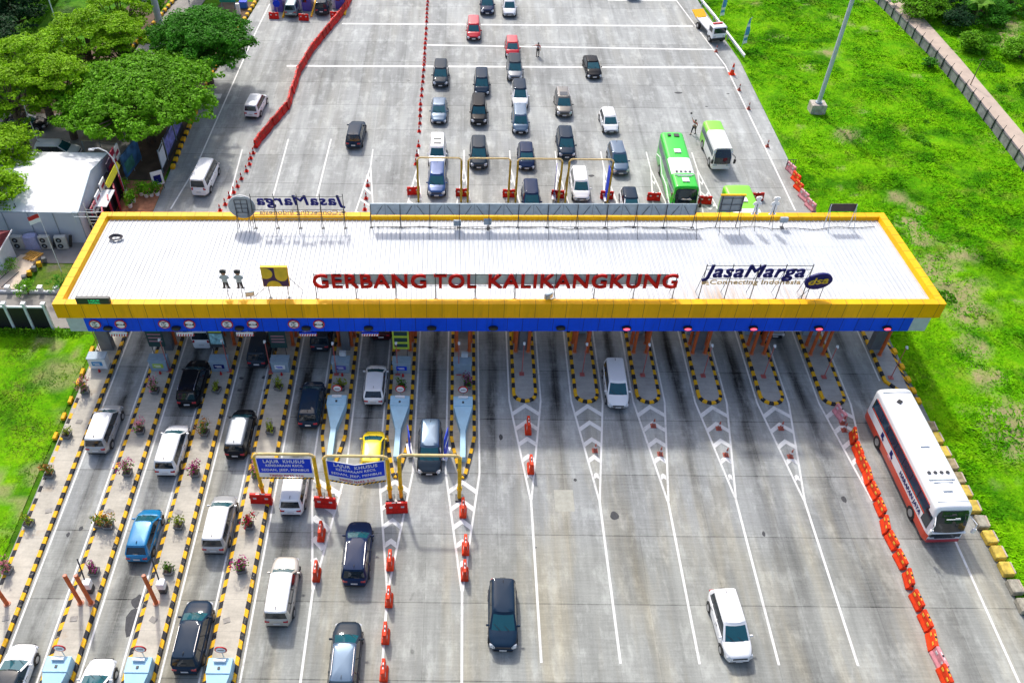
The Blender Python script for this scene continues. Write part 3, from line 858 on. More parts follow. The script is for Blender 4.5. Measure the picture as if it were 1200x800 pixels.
tag(pw.build('path', M['path']), kind='structure')
lw = MB(); lw.sheet([(-36.2, 55.4), (-31, 55.4), (-31, 59.2), (-36.4, 59.2)], .0)
tag(lw.build('lawn', grass_mat('lawn_grass', (.10, .17, .02), (.15, .20, .035), (.22, .21, .07))), kind='structure')

# ---------------------------------------------------------------- grass blades (countless)
def tufts(name, area_fn, n, bbox, hf, df, size, mat, seed):
    r = np.random.default_rng(seed)
    x = r.uniform(bbox[0], bbox[1], n); y = r.uniform(bbox[2], bbox[3], n)
    k = area_fn(x, y); x, y = x[k], y[k]
    keep = r.random(len(x)) > df(x, y)*.85; x, y = x[keep], y[keep]
    z = hf(x, y)-.02; n = len(x)
    s = size*(.5+1.1*vnoise(x, y, 2.4, 41))*r.uniform(.6, 1.4, n)
    a = r.uniform(0, 2*np.pi, n); V = []
    for q in range(2):
        aa = a+q*1.9+r.normal(0, .3, n); dx, dy = np.cos(aa), np.sin(aa); lean = r.uniform(.7, 1.6, n)*s
        w_ = s*.26
        p0 = np.stack([x-dy*w_, y+dx*w_, z], 1); p1 = np.stack([x+dy*w_, y-dx*w_, z], 1)
        p2 = np.stack([x+dx*lean, y+dy*lean, z+s*r.uniform(.30, .75, n)], 1)
        V += [p0, p1, p2]
    V = np.stack(V, 1).reshape(-1, 3)
    F = np.arange(len(V)).reshape(-1, 3)
    return tag(raw(name, V, F, mat), kind='stuff')
gb = grass_mat('grass_blades', (.085, .34, .002), (.16, .45, .002), (.25, .48, .008), rnd=True)
gl = grass_mat('verge_blades', (.10, .26, .008), (.16, .31, .010), (.26, .32, .04), rnd=True)
def right_ok(x, y):
    wx = wall_x(y); return (x > right_edge(y)+.25) & ((x < wx-.15) | (x > wx+3.1+.3*vnoise(x, y, 1.5, 44)))
o = tufts('grass', right_ok, 260000, (30, 84, 20, 124), height_r, dryness, .19, gb, 11)
tag(o, 'bright green unmown grass covering the slope right of the toll plaza', 'grass')
o = tufts('grass', lambda x, y: (x < -28.95) & (y < 50.6), 32000, (-48, -28.9, 20, 50.6), lambda x, y: x*0, dry_left, .10, gl, 12)
tag(o, 'short mown grass on the verge left of the outermost toll lane', 'grass')
# coarse weeds
def weeds(name, label, spots, mat, seed, n=60, size=.3, cat='weeds'):
    r = np.random.default_rng(seed); V = []
    for (cx, cy, rad_, hh) in spots:
        m = int(n*rad_*rad_*4)
        a = r.uniform(0, 2*np.pi, m); q = np.sqrt(r.random(m))*rad_
        c = np.stack([cx+q*np.cos(a), cy+q*np.sin(a), r.uniform(.05, 1, m)*hh*(1-(q/rad_)**2*.6)], 1)
        d = r.normal(0, 1, (m, 3)); d /= np.linalg.norm(d, axis=1)[:, None]; e = np.cross(d, r.normal(0, 1, (m, 3))); e /= np.linalg.norm(e, axis=1)[:, None]
        s = size*r.uniform(.5, 1.2, m)[:, None]
        V.append(np.stack([c-d*s*.5, c+e*s*.28, c+d*s*.5, c-e*s*.28], 1).reshape(-1, 3))
    V = np.concatenate(V); o = raw(name, V, np.arange(len(V)).reshape(-1, 4), mat)
    return tag(o, label, cat, kind='stuff')
wm = leaf_mat('weed_leaves', (.09, .30, .012), .35)
sp = []
for _ in range(70):
    y = rng.uniform(24, 118); x = rng.uniform(right_edge(y)+1.5, wall_x(y)-1)
    if vnoise(np.array([x]), np.array([y]), 5, 51)[0] > .5: sp.append((x, y, rng.uniform(.3, .9), rng.uniform(.12, .3)))
weeds('weeds', 'low leafy weeds growing in clumps through the bright grass slope', sp, wm, 61)
sp = [(rng.uniform(60.5, 76), rng.uniform(70, 112), rng.uniform(.6, 1.6), rng.uniform(.3, .9)) for _ in range(60)]
weeds('undergrowth', 'tall tangled undergrowth beyond the beige path', sp, wm, 62, n=45, size=.4, cat='undergrowth')

# ---------------------------------------------------------------- toll islands
def island_outline(nm, x):
    l, r, c = x, x+WI, x+WI/2
    far = [(r, 63.2)]+[(c+WI/2*math.cos(a), 63.2+.9*math.sin(a)) for a in np.linspace(.3, math.pi-.3, 6)]+[(l, 63.2)]
    if nm == 'A': return [(l, 5), (r, 5), (r, 63.2), (l, 63.2)]
    if nm == 'N': return [(x, 46.15), (34.5, 43.9), (34.55, 63.2), (x, 63.2)]
    if nm in 'BCD': return [(l, 5), (r, 5)]+far
    if nm in 'EFG':
        tip = [(c-.30, 36.95), (c-.12, 36.65), (c+.12, 36.65), (c+.30, 36.95)]
        return [(l, 40.3), (l+.18, 39.2)]+tip+[(r-.18, 39.2), (r, 40.3)]+far
    tip = [(c-WI/2*math.cos(a), 44.55-.85*math.sin(a)) for a in np.linspace(.0, math.pi, 9)]
    return tip+far
def inset(poly, d):
    n = len(poly); out = []
    for i in range(n):
        p0, p1, p2 = Vector(poly[i-1]), Vector(poly[i]), Vector(poly[(i+1) % n])
        e1 = (p1-p0).normalized(); e2 = (p2-p1).normalized()
        n1 = Vector((-e1.y, e1.x)); n2 = Vector((-e2.y, e2.x)); m_ = (n1+n2)
        m_ = m_/max(.25, m_.dot(n1)); out.append((p1.x+m_.x*d, p1.y+m_.y*d))
    return out
KW, KH = .235, .17
ORD = ['leftmost', 'second', 'third', 'fourth', 'fifth', 'sixth', 'seventh', 'eighth', 'ninth', 'tenth', 'eleventh', 'twelfth', 'thirteenth', 'rightmost']
def ordl(i): return ORD[i] if i in (0, 13) else ORD[i]+' from the left'
for i, x in enumerate(XK):
    nm = ISL[i]; poly = island_outline(nm, x)
    desc = {'A': 'long wide concrete island with planters beside the left grass verge', 'N': 'short grey island at the right end beside the grass slope'}.get(nm)
    if not desc:
        desc = ('long beige toll island with flower planters, %s' if nm in 'BCD' else 'toll island with pointed tip and pale blue crash cushion, %s' if nm in 'EFG' else 'bare grey toll island with rounded yellow and black tip, %s') % ORD[i]+' from the left'
    root = thing('toll_island', desc, 'toll island', (x+WI/2, 50, 0), 0, 'toll islands with yellow and black kerbs')
    loc = [(p[0]-x-WI/2, p[1]-50) for p in poly]
    inn = inset(loc, KW)
    pf = MB(); pf.sheet(inn, KH-.015); pf.build('platform', M['island'], root)
    kb = MB(); per = 0; n = len(loc)
    for j in range(n):
        a, b, a2, b2 = Vector(loc[j]), Vector(loc[(j+1) % n]), Vector(inn[j]), Vector(inn[(j+1) % n])
        Lg = (b-a).length; k = max(1, round(Lg/.5))
        if Lg > 3:
            # start each long side on a whole stripe so both sides line up
            k = round(Lg/.5)
        for q in range(k):
            t0, t1 = q/k, (q+1)/k
            p, r_, p2, r2 = a.lerp(b, t0), a.lerp(b, t1), a2.lerp(b2, t0), a2.lerp(b2, t1)
            mi = per % 2; per += 1
            if nm == 'A' and j == 3 and random.random() < .45: mi = 2
            kb.add([(p.x, p.y, 0), (r_.x, r_.y, 0), (r_.x, r_.y, KH), (p.x, p.y, KH), (r2.x, r2.y, KH), (p2.x, p2.y, KH), (r2.x, r2.y, 0), (p2.x, p2.y, 0)],
                   [(0, 1, 2, 3), (3, 2, 4, 5), (5, 4, 6, 7)], mi)
    kb.build('kerb', [M['kerb_yellow'], M['kerb_black'], M['island']], root)
    if nm in 'ABCD':
        for yy in (25.9, 33.6, 41.3):
            s_ = MB(); s_.box((random.uniform(-.3, .4), yy-50, KH+.0), (.42, .34, .03), rz=random.uniform(-.5, .5)); s_.build('manhole_cover', pm('cover_concrete', (.30, .28, .25), .9, var=.3), root)

# ---------------------------------------------------------------- canopy
CROT = .0155
def cw(lx, ly, z=0):       # canopy local -> world
    return Vector((3.07+lx*math.cos(CROT)-ly*math.sin(CROT), 46.35+lx*math.sin(CROT)+ly*math.cos(CROT), z))
def roofz(ly): return 7.15-ly*.072
can = thing('toll_gate_canopy', 'long toll gate canopy with white ribbed roof, yellow rim and blue band across all lanes', 'toll gate', (3.07, 46.35, 0), CROT)
HW, DP = 31.77, 11.95
rm = NG('white_ribbed_roof', .42)
rb_ = rm.noise(rm.vec(rm.math('MULTIPLY', rm.X, 2.2), rm.math('MULTIPLY', rm.Y, .18)), 1.0, 5, .6)
r2_ = rm.noise(rm.P, .35, 4, .6)
fr = rm.rng(rm.Y, 50.5, 47.2, 0, 1); rx_ = rm.math('MULTIPLY', rm.rng(rm.X, 15, 17.5, 0, 1), rm.rng(rm.X, 27, 24, 0, 1))
rust = rm.math('MULTIPLY', rm.math('MULTIPLY', fr, rm.math('ADD', rm.math('MULTIPLY', rx_, .9), .12)), rm.rng(rb_, .42, .66, 0, 1))
c_ = rm.mix(rm.rng(rb_, .3, .7, 0, 1), (.60, .62, .64), (.49, .52, .55))
c_ = rm.mix(rm.rng(r2_, .42, .66, 0, .55), c_, (.50, .52, .54))
r3_ = rm.noise(rm.vec(rm.math('MULTIPLY', rm.X, 1.0), rm.math('MULTIPLY', rm.Y, .12), 4.0), 1.0, 6, .75)
c_ = rm.mix(rm.rng(r3_, .60, .72, 0, .45), c_, (.44, .43, .40))
c_ = rm.mix(rust, c_, (.45, .28, .14))
M['roof'] = rm.out(c_)
rf = MB(); prof = []; xx = -HW+.5; stp = .36
while xx < HW-.5-stp:
    prof += [(xx, 0), (xx+.20, 0), (xx+.25, .045), (xx+.31, .045)]; xx += stp
prof.append((HW-.5, 0))
n = len(prof); vs = [(p[0], .3, roofz(.3)+p[1]) for p in prof]+[(p[0], DP-.3, roofz(DP-.3)+p[1]) for p in prof]
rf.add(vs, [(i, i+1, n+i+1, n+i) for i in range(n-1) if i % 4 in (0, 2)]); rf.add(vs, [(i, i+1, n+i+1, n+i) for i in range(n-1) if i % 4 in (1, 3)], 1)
rf.add([(-HW+.5, .3, roofz(.3)-.12), (HW-.5, .3, roofz(.3)-.12), (HW-.5, DP-.3, roofz(DP-.3)-.12), (-HW+.5, DP-.3, roofz(DP-.3)-.12)], [(3, 2, 1, 0)])
rf.build('roof', [M['roof'], pm('roof_rib_side_shade', (.42, .44, .46), .6, var=.2, scale=.5)], can)  # rib sides coloured grey: groove shade put into the paint
# screws and lap seams on the roof sheets
sm = MB()
for k in range(-17, 19): sm.box((k*1.8+.07, DP/2, roofz(DP/2)+.0), (.02, .02, .01))
lap = MB()
for ly in (3.2, 5.4, 7.6, 9.8):
    lap.add([(-HW+.5, ly, roofz(ly)+.050), (HW-.5, ly, roofz(ly)+.050), (HW-.5, ly+.012, roofz(ly)+.050), (-HW+.5, ly+.012, roofz(ly)+.050)], [(0, 1, 2, 3)])
lap.build('sheet_lap', M['galv'], can)
# yellow rim: front, back, both sides
def rimz(ly): return roofz(ly)+.40
ye = MB()
T_ = .55
def rim_run(p0, p1, inn_dir, ybot):
    """outer edge p0->p1 (local), inner offset dir"""
    a, b = Vector(p0), Vector(p1); d = Vector(inn_dir)*T_; e = Vector(inn_dir)*(T_+.10)
    z = lambda p: rimz(p.y)
    A = [(*a, ybot(a)), (*b, ybot(b)), (*b, z(b)), (*a, z(a)), (*(b+d), z(b)), (*(a+d), z(a)), (*(b+e), roofz(b.y)-.02), (*(a+e), roofz(a.y)-.02)]
    ye.add(A, [(0, 1, 2, 3), (3, 2, 4, 5), (5, 4, 6, 7)])
yb = lambda p: rimz(p.y)-1.35
rim_run((-HW, 0), (HW, 0), (0, 1), yb)
rim_run((HW, DP), (-HW, DP), (0, -1), yb)
rim_run((-HW, DP), (-HW, 0), (1, 0), yb)
rim_run((HW, 0), (HW, DP), (-1, 0), yb)
# underside lip
ye.add([(-HW, 0, rimz(0)-1.35), (HW, 0, rimz(0)-1.35), (HW, .3, rimz(0)-1.35), (-HW, .3, rimz(0)-1.35)], [(3, 2, 1, 0)])
yj = MB(); k = -HW+.9
while k < HW:
    for (ly, s_) in ((0, -1), (DP, 1)):
        yj.box((k, ly+s_*.003, rimz(ly)-.67), (.03, .008, 1.33)); yj.box((k, ly-s_*T_/2, rimz(ly)+.002), (.03, T_, .006))
    k += 1.11
k = 1.0
while k < DP:
    for s_ in (-1, 1): yj.box((s_*(HW-T_/2), k, rimz(k)+.0), (T_, .03, .012)); yj.box((s_*(HW+.003), k, rimz(k)-.67), (.008, .03, 1.3))
    k += 1.11
ye.add(yj.v, yj.f, 1)
ye.build('yellow_fascia', [M['yellow_fascia'], M['fascia_joint']], can)
bl = MB(); bz1, bz0 = rimz(0)-1.35, 4.78
BW = HW-1.75
for ly0, ly1 in ((.10, .30), (DP-.30, DP-.10)): bl.box((0, (ly0+ly1)/2, (bz1+bz0)/2+.1), (BW*2, ly1-ly0, bz1-bz0+.2))
bj = MB(); k = -BW+.55
while k < BW: bj.box((k, .097, (bz1+bz0)/2), (.025, .01, bz1-bz0)); k += 1.11
bl.add(bj.v, bj.f, 1)
bl.build('blue_fascia', [M['blue_fascia'], M['blue_joint']], can)
eg = MB()
for s_ in (-1, 1):
    eg = MB(); eg.box((s_*(BW+.62), .32, (bz1+bz0)/2+.15), (1.24, .45, bz1-bz0+.25)); eg.box((s_*(BW+.62), DP-.32, (bz1+bz0)/2+.15), (1.24, .45, bz1-bz0+.25))
    eg.box((s_*(BW+1.10), DP/2, (bz1+bz0)/2+.0), (.16, DP-1.0, bz1-bz0)); eg.build('end_panel', M['pale_steel'], can)
sf_ = MB(); sf_.box((0, DP/2, 5.35), (2*BW-.1, DP-.8, .08)); sf_.build('soffit', M['ceiling'], can)
for lx, w_ in ((-30.7+.1, 1.0), (-25.75, .65), (-11.85, .65), (2.08, .65), (16.05, .65), (30.25, 1.15)):
    for ly in (3.0, 9.4):
        c_ = MB(); c_.box((lx, ly, 2.65), (w_, .62, 5.3)); c_.build('column', M['column'], can, bevel=.03)
# signs fixed on the blue band
SG = [(-26.23, 0), (-24.39, 1), (-21.26, 0), (-19.42, 1), (-16.71, 0), (-14.86, 1), (-11.91, 0), (-10.09, 1)]
NMS = ['first', 'second', 'third', 'fourth', 'fifth', 'sixth', 'seventh', 'eighth']
for q, (X, k) in enumerate(SG):
    lx = (X-3.07); p = cw(lx, .06)
    r = thing('road_sign', 'round white and red no-overtaking-size limit sign, %s from the left on the blue band' % NMS[q] if False else 'round red-rimmed %s limit sign, %s from the left on the blue canopy band' % ('height' if k == 0 else 'width', NMS[q]), 'road sign', (p.x, p.y, 5.55), CROT, 'round limit signs on the blue band')
    d = MB(); d.tube((0, .0, 0), (0, -.05, 0), .42, n=28); d.build('disc', M['sign_red'], r)
    d = MB(); d.tube((0, -.05, 0), (0, -.06, 0), .335, n=28); d.build('face', M['sign_white'], r)
    s_ = MB()
    if k == 0: s_.vprism([(-.24, .26), (.24, .26), (.0, .12)], -.075, -.062); s_.vprism([(-.24, -.26), (0, -.12), (.24, -.26)], -.075, -.062)
    else: s_.vprism([(-.32, .16), (-.16, 0), (-.32, -.16)], -.075, -.062); s_.vprism([(.32, .16), (.32, -.16), (.16, 0)], -.075, -.062)
    s_.build('arrow', M['blacktrim'], r)
    t = text_mesh('lettering', '2.1m', .17, M['blacktrim'], r, ext=.004, bold=.03); t.location = (-.19, -.068, -.05)
for q, X in enumerate([-25.39, -20.45, -15.88, -11.04, -6.52, -1.92, 2.56, 7.48, 12.29, 16.76, 21.58, 26.38, 31.40]):
    lit = q >= 8; p = cw(X-3.07, -.02)
    r = thing('lane_light', ('red lit lane light hooded in black, %s of five from the right end of the blue band' % ['fifth', 'fourth', 'third', 'second', 'first'][q-8]) if lit else 'unlit dark lane light under the blue band, %s from the left' % NMS[q], 'lane light', (p.x, p.y, 5.2), CROT, 'lane lights along the blue band')
    d = MB()
    d.vprism([(.34*math.cos(a), .17*math.sin(a)) for a in np.linspace(0, 2*math.pi, 15)[:-1]], -.10, .1); d.build('housing', M['blacktrim'], r)
    d = MB(); d.vprism([(.24*math.cos(a), -.02+.10*math.sin(a)) for a in np.linspace(0, 2*math.pi, 15)[:-1]], -.125, -.105)
    d.build('lens', pm('red_lamp_lit', (.9, .06, .10), .3, emit=2.2) if lit else pm('lamp_off_glass', (.05, .055, .03), .3), r)
for q, X in enumerate([-24.85, -20.0, -15.63, -11.0, -6.45]):
    p = cw(X-3.07, .15)
    r = thing('clearance_bar', 'red and white hatched height bar hung below the band over the %s lane from the left' % NMS[q], 'height bar', (p.x, p.y, 4.34), CROT, 'hatched height bars over the left lanes')
    d = MB(); d.box((0, 0, .02), (1.25, .04, .22)); d.build('board', M['sign_white'], r)
    d = MB()
    for j in range(7): xx = -.58+j*.185; d.vprism([(xx, -.09), (xx+.08, -.09), (xx+.14, .13), (xx+.06, .13)], -.03, -.022)
    d.build('stripe', M['sign_red'], r)
    d = MB(); d.box((0, 0, .22), (1.25, .04, .16)); d.build('upper_board', M['sign_blue'] if q > 2 else M['sign_white'], r)
    d = MB(); d.tube((-.5, 0, .28), (-.5, 0, .85), .015, n=5); d.tube((.5, 0, .28), (.5, 0, .85), .015, n=5); d.build('hanger', M['dark_steel'], r)
# ---------------------------------------------------------------- signs standing on the roof
def on_roof(X, Y):
    dx, dy = X-3.07, Y-46.35
    return dy*math.cos(CROT)-dx*math.sin(CROT)
def rz_at(X, Y): return roofz(on_roof(X, Y))+.02
def frame(root, xs, z0, z1, zr, depth=.9, back=1, mat='dark_steel', rails=()):
    for x in xs:
        p = MB(); p.box((x, 0, (zr+z1)/2), (.05, .05, z1-zr)); p.box((x, 0, zr+.02), (.26, .22, .05))
        p.tube((x, back*depth, zr-.05*back*depth), (x, .0, z0+(z1-z0)*.6), .022, n=5); p.build('support', M[mat], root)
    for z in rails:
        p = MB(); p.tube((xs[0], .02, z), (xs[-1], .02, z), .025, n=6); p.build('rail', M[mat], root)
Yf = 47.3
R0 = rz_at(3, Yf)
# red name
root = thing('rooftop_sign', 'long red letter sign GERBANG TOL KALIKANGKUNG standing on the white canopy roof', 'rooftop sign', (2.77, Yf, 0), CROT)
L_ = -12.98
bp_ = MB(); bp_.box((-.15+L_+.55+12.4, .16, 8.93), (24.6, .05, .98)); bp_.build('backing_panel', M['backboard'], root)
frame(root, [L_+.05+i*2.84 for i in range(10)], 8.27, 9.6, R0, back=1, rails=(8.45, 9.45))
wd = [('GERBANG', 0, 9.72), ('TOL', 10.38, 4.3), ('KALIKANGKUNG', 15.9, 10.0)]
t = text_mesh('letters', 'GERBANG', 1.76, M['red_sign'], root, ext=.06, bold=.015, width=7.95, space=1.1); t.location = (L_-.05, 0, 8.27)
t = text_mesh('letters', 'TOL', 1.76, M['red_sign'], root, ext=.06, bold=.015, width=2.95, space=1.1); t.location = (L_+8.50, 0, 8.27)
t = text_mesh('letters', 'KALIKANGKUNG', 1.76, M['red_sign'], root, ext=.06, bold=.015, width=13.35, space=1.1); t.location = (L_+12.35, 0, 8.27)

def operator_sign(name, label, X0, X1, Y, za, zb, zc, zd, rz, front):
    """navy name over a tan tagline; za-zb tagline, zc-zd name"""
    wv = X1-X0; xm = (X0+X1)/2
    root = thing(name, label, 'rooftop sign', (xm, Y, 0), rz)
    zr = rz_at(xm, Y)
    sgn = 1
    frame(root, [-wv/2+.1+i*(wv-.1)/4 for i in range(5)], zc, zd, zr, back=sgn, rails=(zb+.08, (zc+zd)/2+.1, zd-.15) if front else (za, zb+.12, zd-.25, za-.35))
    t = text_mesh('name_letters', 'JasaMarga', 1.56 if front else 1.25, M['navy_sign'], root, ext=.05, shear=.18, bold=.013, width=wv-.45, space=1.06); t.location = (-wv/2+.0, -.05, zc+.07)
    cc = MB(); cc.tube((-wv/2+.15, -.06, (za+zb)/2), (-wv/2+.15, -.12, (za+zb)/2), .16, n=12)
    for a in range(3): cc.box((-wv/2+.34+.06*a, -.09, (za+zb)/2+.13-.15*a), (.20, .06, .07))
    cc.build('emblem', M['tan_sign'], root)
    t = text_mesh('tagline_letters', 'Connecting Indonesia', .58, M['tan_sign'], root, ext=.03, bold=.008, width=wv-1.1); t.location = (-wv/2+.6, -.05, za+.05)
    return root
operator_sign('rooftop_sign', 'navy JasaMarga letters with tan tagline facing the viewer at the front right of the roof', 17.2, 24.75, 47.56, 8.62, 9.05, 9.27, 10.45, CROT, True)
operator_sign('rooftop_sign', 'navy JasaMarga letters seen mirrored from behind at the back left of the roof', -16.2, -8.95, 56.27, 7.75, 8.15, 8.62, 9.75, CROT+math.pi, False)
# oval
root = thing('rooftop_sign', 'tilted navy oval emblem with yellow lettering at the right of the JasaMarga sign', 'rooftop sign', (25.5, 47.64, 0), CROT)
zr = rz_at(25.5, 47.64)
o_ = MB(); ang = rad(14)
def ov(a, b, n=36): return [(a*math.cos(q)*math.cos(ang)-b*math.sin(q)*math.sin(ang), 8.92+a*math.cos(q)*math.sin(ang)+b*math.sin(q)*math.cos(ang)) for q in np.linspace(0, 2*math.pi, n+1)[:-1]]
o_.vprism(ov(.96, .70), -.1, .06); o_.build('oval_panel', M['navy_sign'], root)
t = text_mesh('letters', 'dsa', .86, pm('sign_yellow', (.70, .47, .02), .45), root, ext=.02, shear=.25, bold=.006, width=1.35); t.location = (-.66, -.13, 8.62); t.rotation_euler = (0, -ang*.7, 0)
b_ = MB(); b_.box((0, -.125, 8.80), (1.25, .012, .05), 0); b_.box((.1, -.125, 9.07), (1.0, .012, .05), 0); b_.build('emblem_bar', MATS['sign_yellow'], root)
for x in (-.42, .55):
    p = MB(); p.tube((x, 0, zr), (x, 0, 8.5), .03, n=6); p.box((x, 0, zr), (.25, .2, .05)); p.build('support', M['dark_steel'], root)
p = MB(); p.tube((-1.05, 0, zr), (-.2, 0, 8.5), .02, n=5); p.build('brace', M['dark_steel'], root)
# ministry square
root = thing('rooftop_sign', 'square yellow and dark purple ministry emblem board on two legs at the left of the red letters', 'rooftop sign', (-12.9, 47.2, 0), CROT)
zr = rz_at(-12.9, 47.2)
p = MB(); p.box((0, 0, 9.22), (1.86, .22, 1.78)); p.build('board', M['yellow_fascia'], root)
dk = pm('emblem_purple', (.035, .010, .085), .5)
p = MB(); p.box((0, -.115, 9.22), (1.80, .01, 1.70)); p.build('emblem_ground', dk, root)
ey = MB()
def arc(cx, cz, r, a0, a1, n=12): return [(cx+r*math.cos(rad(a)), cz+r*math.sin(rad(a))) for a in np.linspace(a0, a1, n)]
ey.vprism([(-.90, 10.05)]+[(-.90, 9.12)]+arc(-.62, 9.55, .48, -100, 75), -.135, -.122)
ey.vprism([(.02, 10.07), (.02, 9.30)]+arc(.46, 9.30, .44, 180, 350)+[(.90, 9.30), (.90, 10.07)], -.135, -.122)
ey.vprism([(-.82, 8.37)]+[(.52, 8.37)]+arc(-.15, 8.37, .52, 5, 175), -.135, -.122)
ey.build('emblem_shape', MATS['sign_yellow'], root)
for x in (-.62, .72):
    q = MB(); q.tube((x, .05, zr), (x, .05, 8.35), .03, n=6); q.box((x, .05, zr), (.26, .2, .05)); q.build('support', M['dark_steel'], root)
q = MB(); q.tube((-1.9, .1, zr), (-.62, .05, 8.3), .02, n=5); q.tube((.9, .1, 9.0), (1.6, .9, zr), .02, n=5); q.build('brace', M['dark_steel'], root)
# cut-out officers
def cutout(name, label, X, Y, rz, z0, front=True):
    root = thing(name, label, 'cut-out figure', (X, Y, z0), rz, None)
    s = 1 if front else -1
    b = MB()
    sh = pm('cutout_shirt', (.45, .50, .54), .6) if front else M['white']
    tr = pm('cutout_trousers', (.03, .035, .05), .6) if front else M['white']
    b.vprism([(-.17, .78), (-.20, .55), (.20, .55), (.17, .78), (.30, 1.12), (.16, 1.22), (-.16, 1.22), (-.30, 1.12)], -.03, .03)
    b.vprism([(-.30, 1.12), (-.36, .92), (-.12, .82), (-.10, .90), (-.26, .96), (-.22, 1.1)], -.045, .0); b.vprism([(.30, 1.12), (.22, 1.1), (.26, .96), (.10, .90), (.12, .82), (.36, .92)], -.045, .0)
    b.build('shirt', sh, root)
    b = MB(); b.vprism([(-.18, .55), (-.20, .06), (-.06, .06), (-.02, .48), (.04, .48), (.08, .06), (.22, .06), (.18, .55)], -.03, .03)
    b.vprism([(-.28, .06), (-.28, 0), (-.05, 0), (-.05, .06)], -.05, .05); b.vprism([(.06, .06), (.06, 0), (.30, 0), (.24, .06)], -.05, .05); b.build('trousers', tr, root)
    b = MB(); b.vprism([(.17*math.cos(a), 1.40+.19*math.sin(a)) for a in np.linspace(0, 6.28, 15)[:-1]], -.035, .03); b.build('head', M['skin'] if front else M['white'], root)
    b = MB(); b.vprism([(-.21, 1.48), (.21, 1.48), (.23, 1.62), (0, 1.70), (-.23, 1.62)], -.06, .06); b.vprism([(-.24, 1.45), (.24, 1.45), (.18, 1.50), (-.18, 1.50)], -.09, -.03); b.build('cap', M['dark_steel'] if front else M['white'], root)
    b = MB(); b.tube((0, .05, -1.05), (0, .05, 1.0), .025, n=5); b.tube((0, .9, -1.0), (0, .05, .5), .02, n=5); b.build('support', M['dark_steel'], root)
    return root
for X, l_ in ((-16.45, 'left of the flat cut-out figures of uniformed officers at the front left of the roof'), (-15.45, 'right of the flat cut-out figures of uniformed officers, next to a floodlight on the roof')):
    cutout('figure_sign', l_, X, 46.98, CROT, 8.25)
for X, l_ in ((23.45, 'left of the two white cut-out figures seen from behind at the back right of the roof'), (24.85, 'right of the two white cut-out figures seen from behind at the back right of the roof')):
    cutout('figure_sign', l_, X, 57.05, CROT+math.pi, 7.7, False)
# round sign seen from behind
root = thing('rooftop_sign', 'round pale sign seen from behind on a dark ladder frame at the back left of the roof', 'rooftop sign', (-17.05, 56.29, 0), CROT)
zr = rz_at(-17, 56.3)
b = MB(); b.tube((0, .16, 8.35), (0, .06, 8.35), 1.03, n=36); b.build('disc', M['sheetgrey'], root)
b = MB(); b.tube((0, .22, 8.35), (0, .165, 8.35), 1.08, n=36); b.build('rim', M['white'], root)
b = MB()
for x in (-.45, .45): b.tube((x, 0, zr), (x*1.1, 0, 9.1), .03, n=5); b.tube((x, -.75, zr+.04), (x, 0, 8.3), .025, n=5)
for z in (7.9, 8.3, 8.7, 9.1): b.tube((-.5, 0, z), (.5, 0, z), .022, n=5)
b.tube((0, 0, 7.9), (0, 0, 9.1), .022, n=5); b.build('frame', M['dark_steel'], root)
# long back sign
root = thing('rooftop_sign', 'long grey sheet metal back of a sign with V braces along the rear edge of the roof', 'rooftop sign', (5.85, 56.68, 0), CROT)
zr = rz_at(5.85, 56.68)
b = MB(); b.box((0, .12, 8.14), (25.7, .06, 1.10)); b.build('sign_back', M['galv'], root)
for k in range(12):
    x = -12.85+k*2.336
    b = MB(); b.box((x, .02, (zr+8.68)/2), (.05, .05, 8.68-zr)); b.box((x, 0, zr), (.3, .16, .06)); b.tube((x, -1.75, zr+.13), (x, -.0, 8.1), .02, n=5)
    b.build('support', M['dark_steel'], root)
for k in range(11):
    x = -12.85+k*2.336; b = MB(); b.tube((x+.45, .06, 7.62), (x+.95, .06, 8.5), .02, n=5); b.tube((x+1.9, .06, 7.62), (x+1.35, .06, 8.5), .02, n=5); b.build('brace', M['dark_steel'], root)
    b = MB(); b.box((x+1.168, .085, 8.14), (.02, .012, 1.1)); b.build('panel_seam', M['dark_steel'], root)
b = MB(); b.tube((-12.85, -.02, zr+.08), (12.85, -.02, zr+.08), .022, n=5); b.build('rail', M['dark_steel'], root)
# small framed sign and dark sign
root = thing('rooftop_sign', 'small grey framed sign with yellow top edge seen from behind near the green bus', 'rooftop sign', (21.4, 57.02, 0), CROT)
zr = rz_at(21.4, 57); b = MB(); b.box((0, .1, 8.65), (1.85, .05, 1.55)); b.build('sign_back', M['sheetgrey'], root)
b = MB(); b.box((0, .1, 9.47), (2.0, .14, .10)); b.build('top_edge', M['yellow_fascia'], root)
b = MB()
for x in (-.8, .8): b.box((x, 0, (zr+9.4)/2), (.05, .05, 9.4-zr)); b.tube((x, -1.2, zr+.1), (x, 0, 8.8), .02, n=5)
for z in (8.0, 8.6, 9.2): b.tube((-.8, .02, z), (.8, .02, z), .02, n=5)
b.tube((0, .02, 8.0), (0, .02, 9.3), .02, n=5); b.build('frame', M['dark_steel'], root)
root = thing('rooftop_sign', 'small dark brown panel on four legs at the back right corner of the roof', 'rooftop sign', (30.35, 57.2, 0), CROT)
zr = rz_at(30.3, 57.2); b = MB(); b.box((0, .1, 8.25), (2.15, .06, .72)); b.build('sign_back', pm('dark_brown_panel', (.05, .03, .028), .6), root)
b = MB()
for x in (-1.02, 1.02): b.box((x, 0, (zr+8.6)/2), (.05, .05, 8.6-zr)); b.tube((x+.1, -.9, zr+.05), (x, 0, 8.4), .022, n=5)
b.build('frame', M['pale_steel'], root)
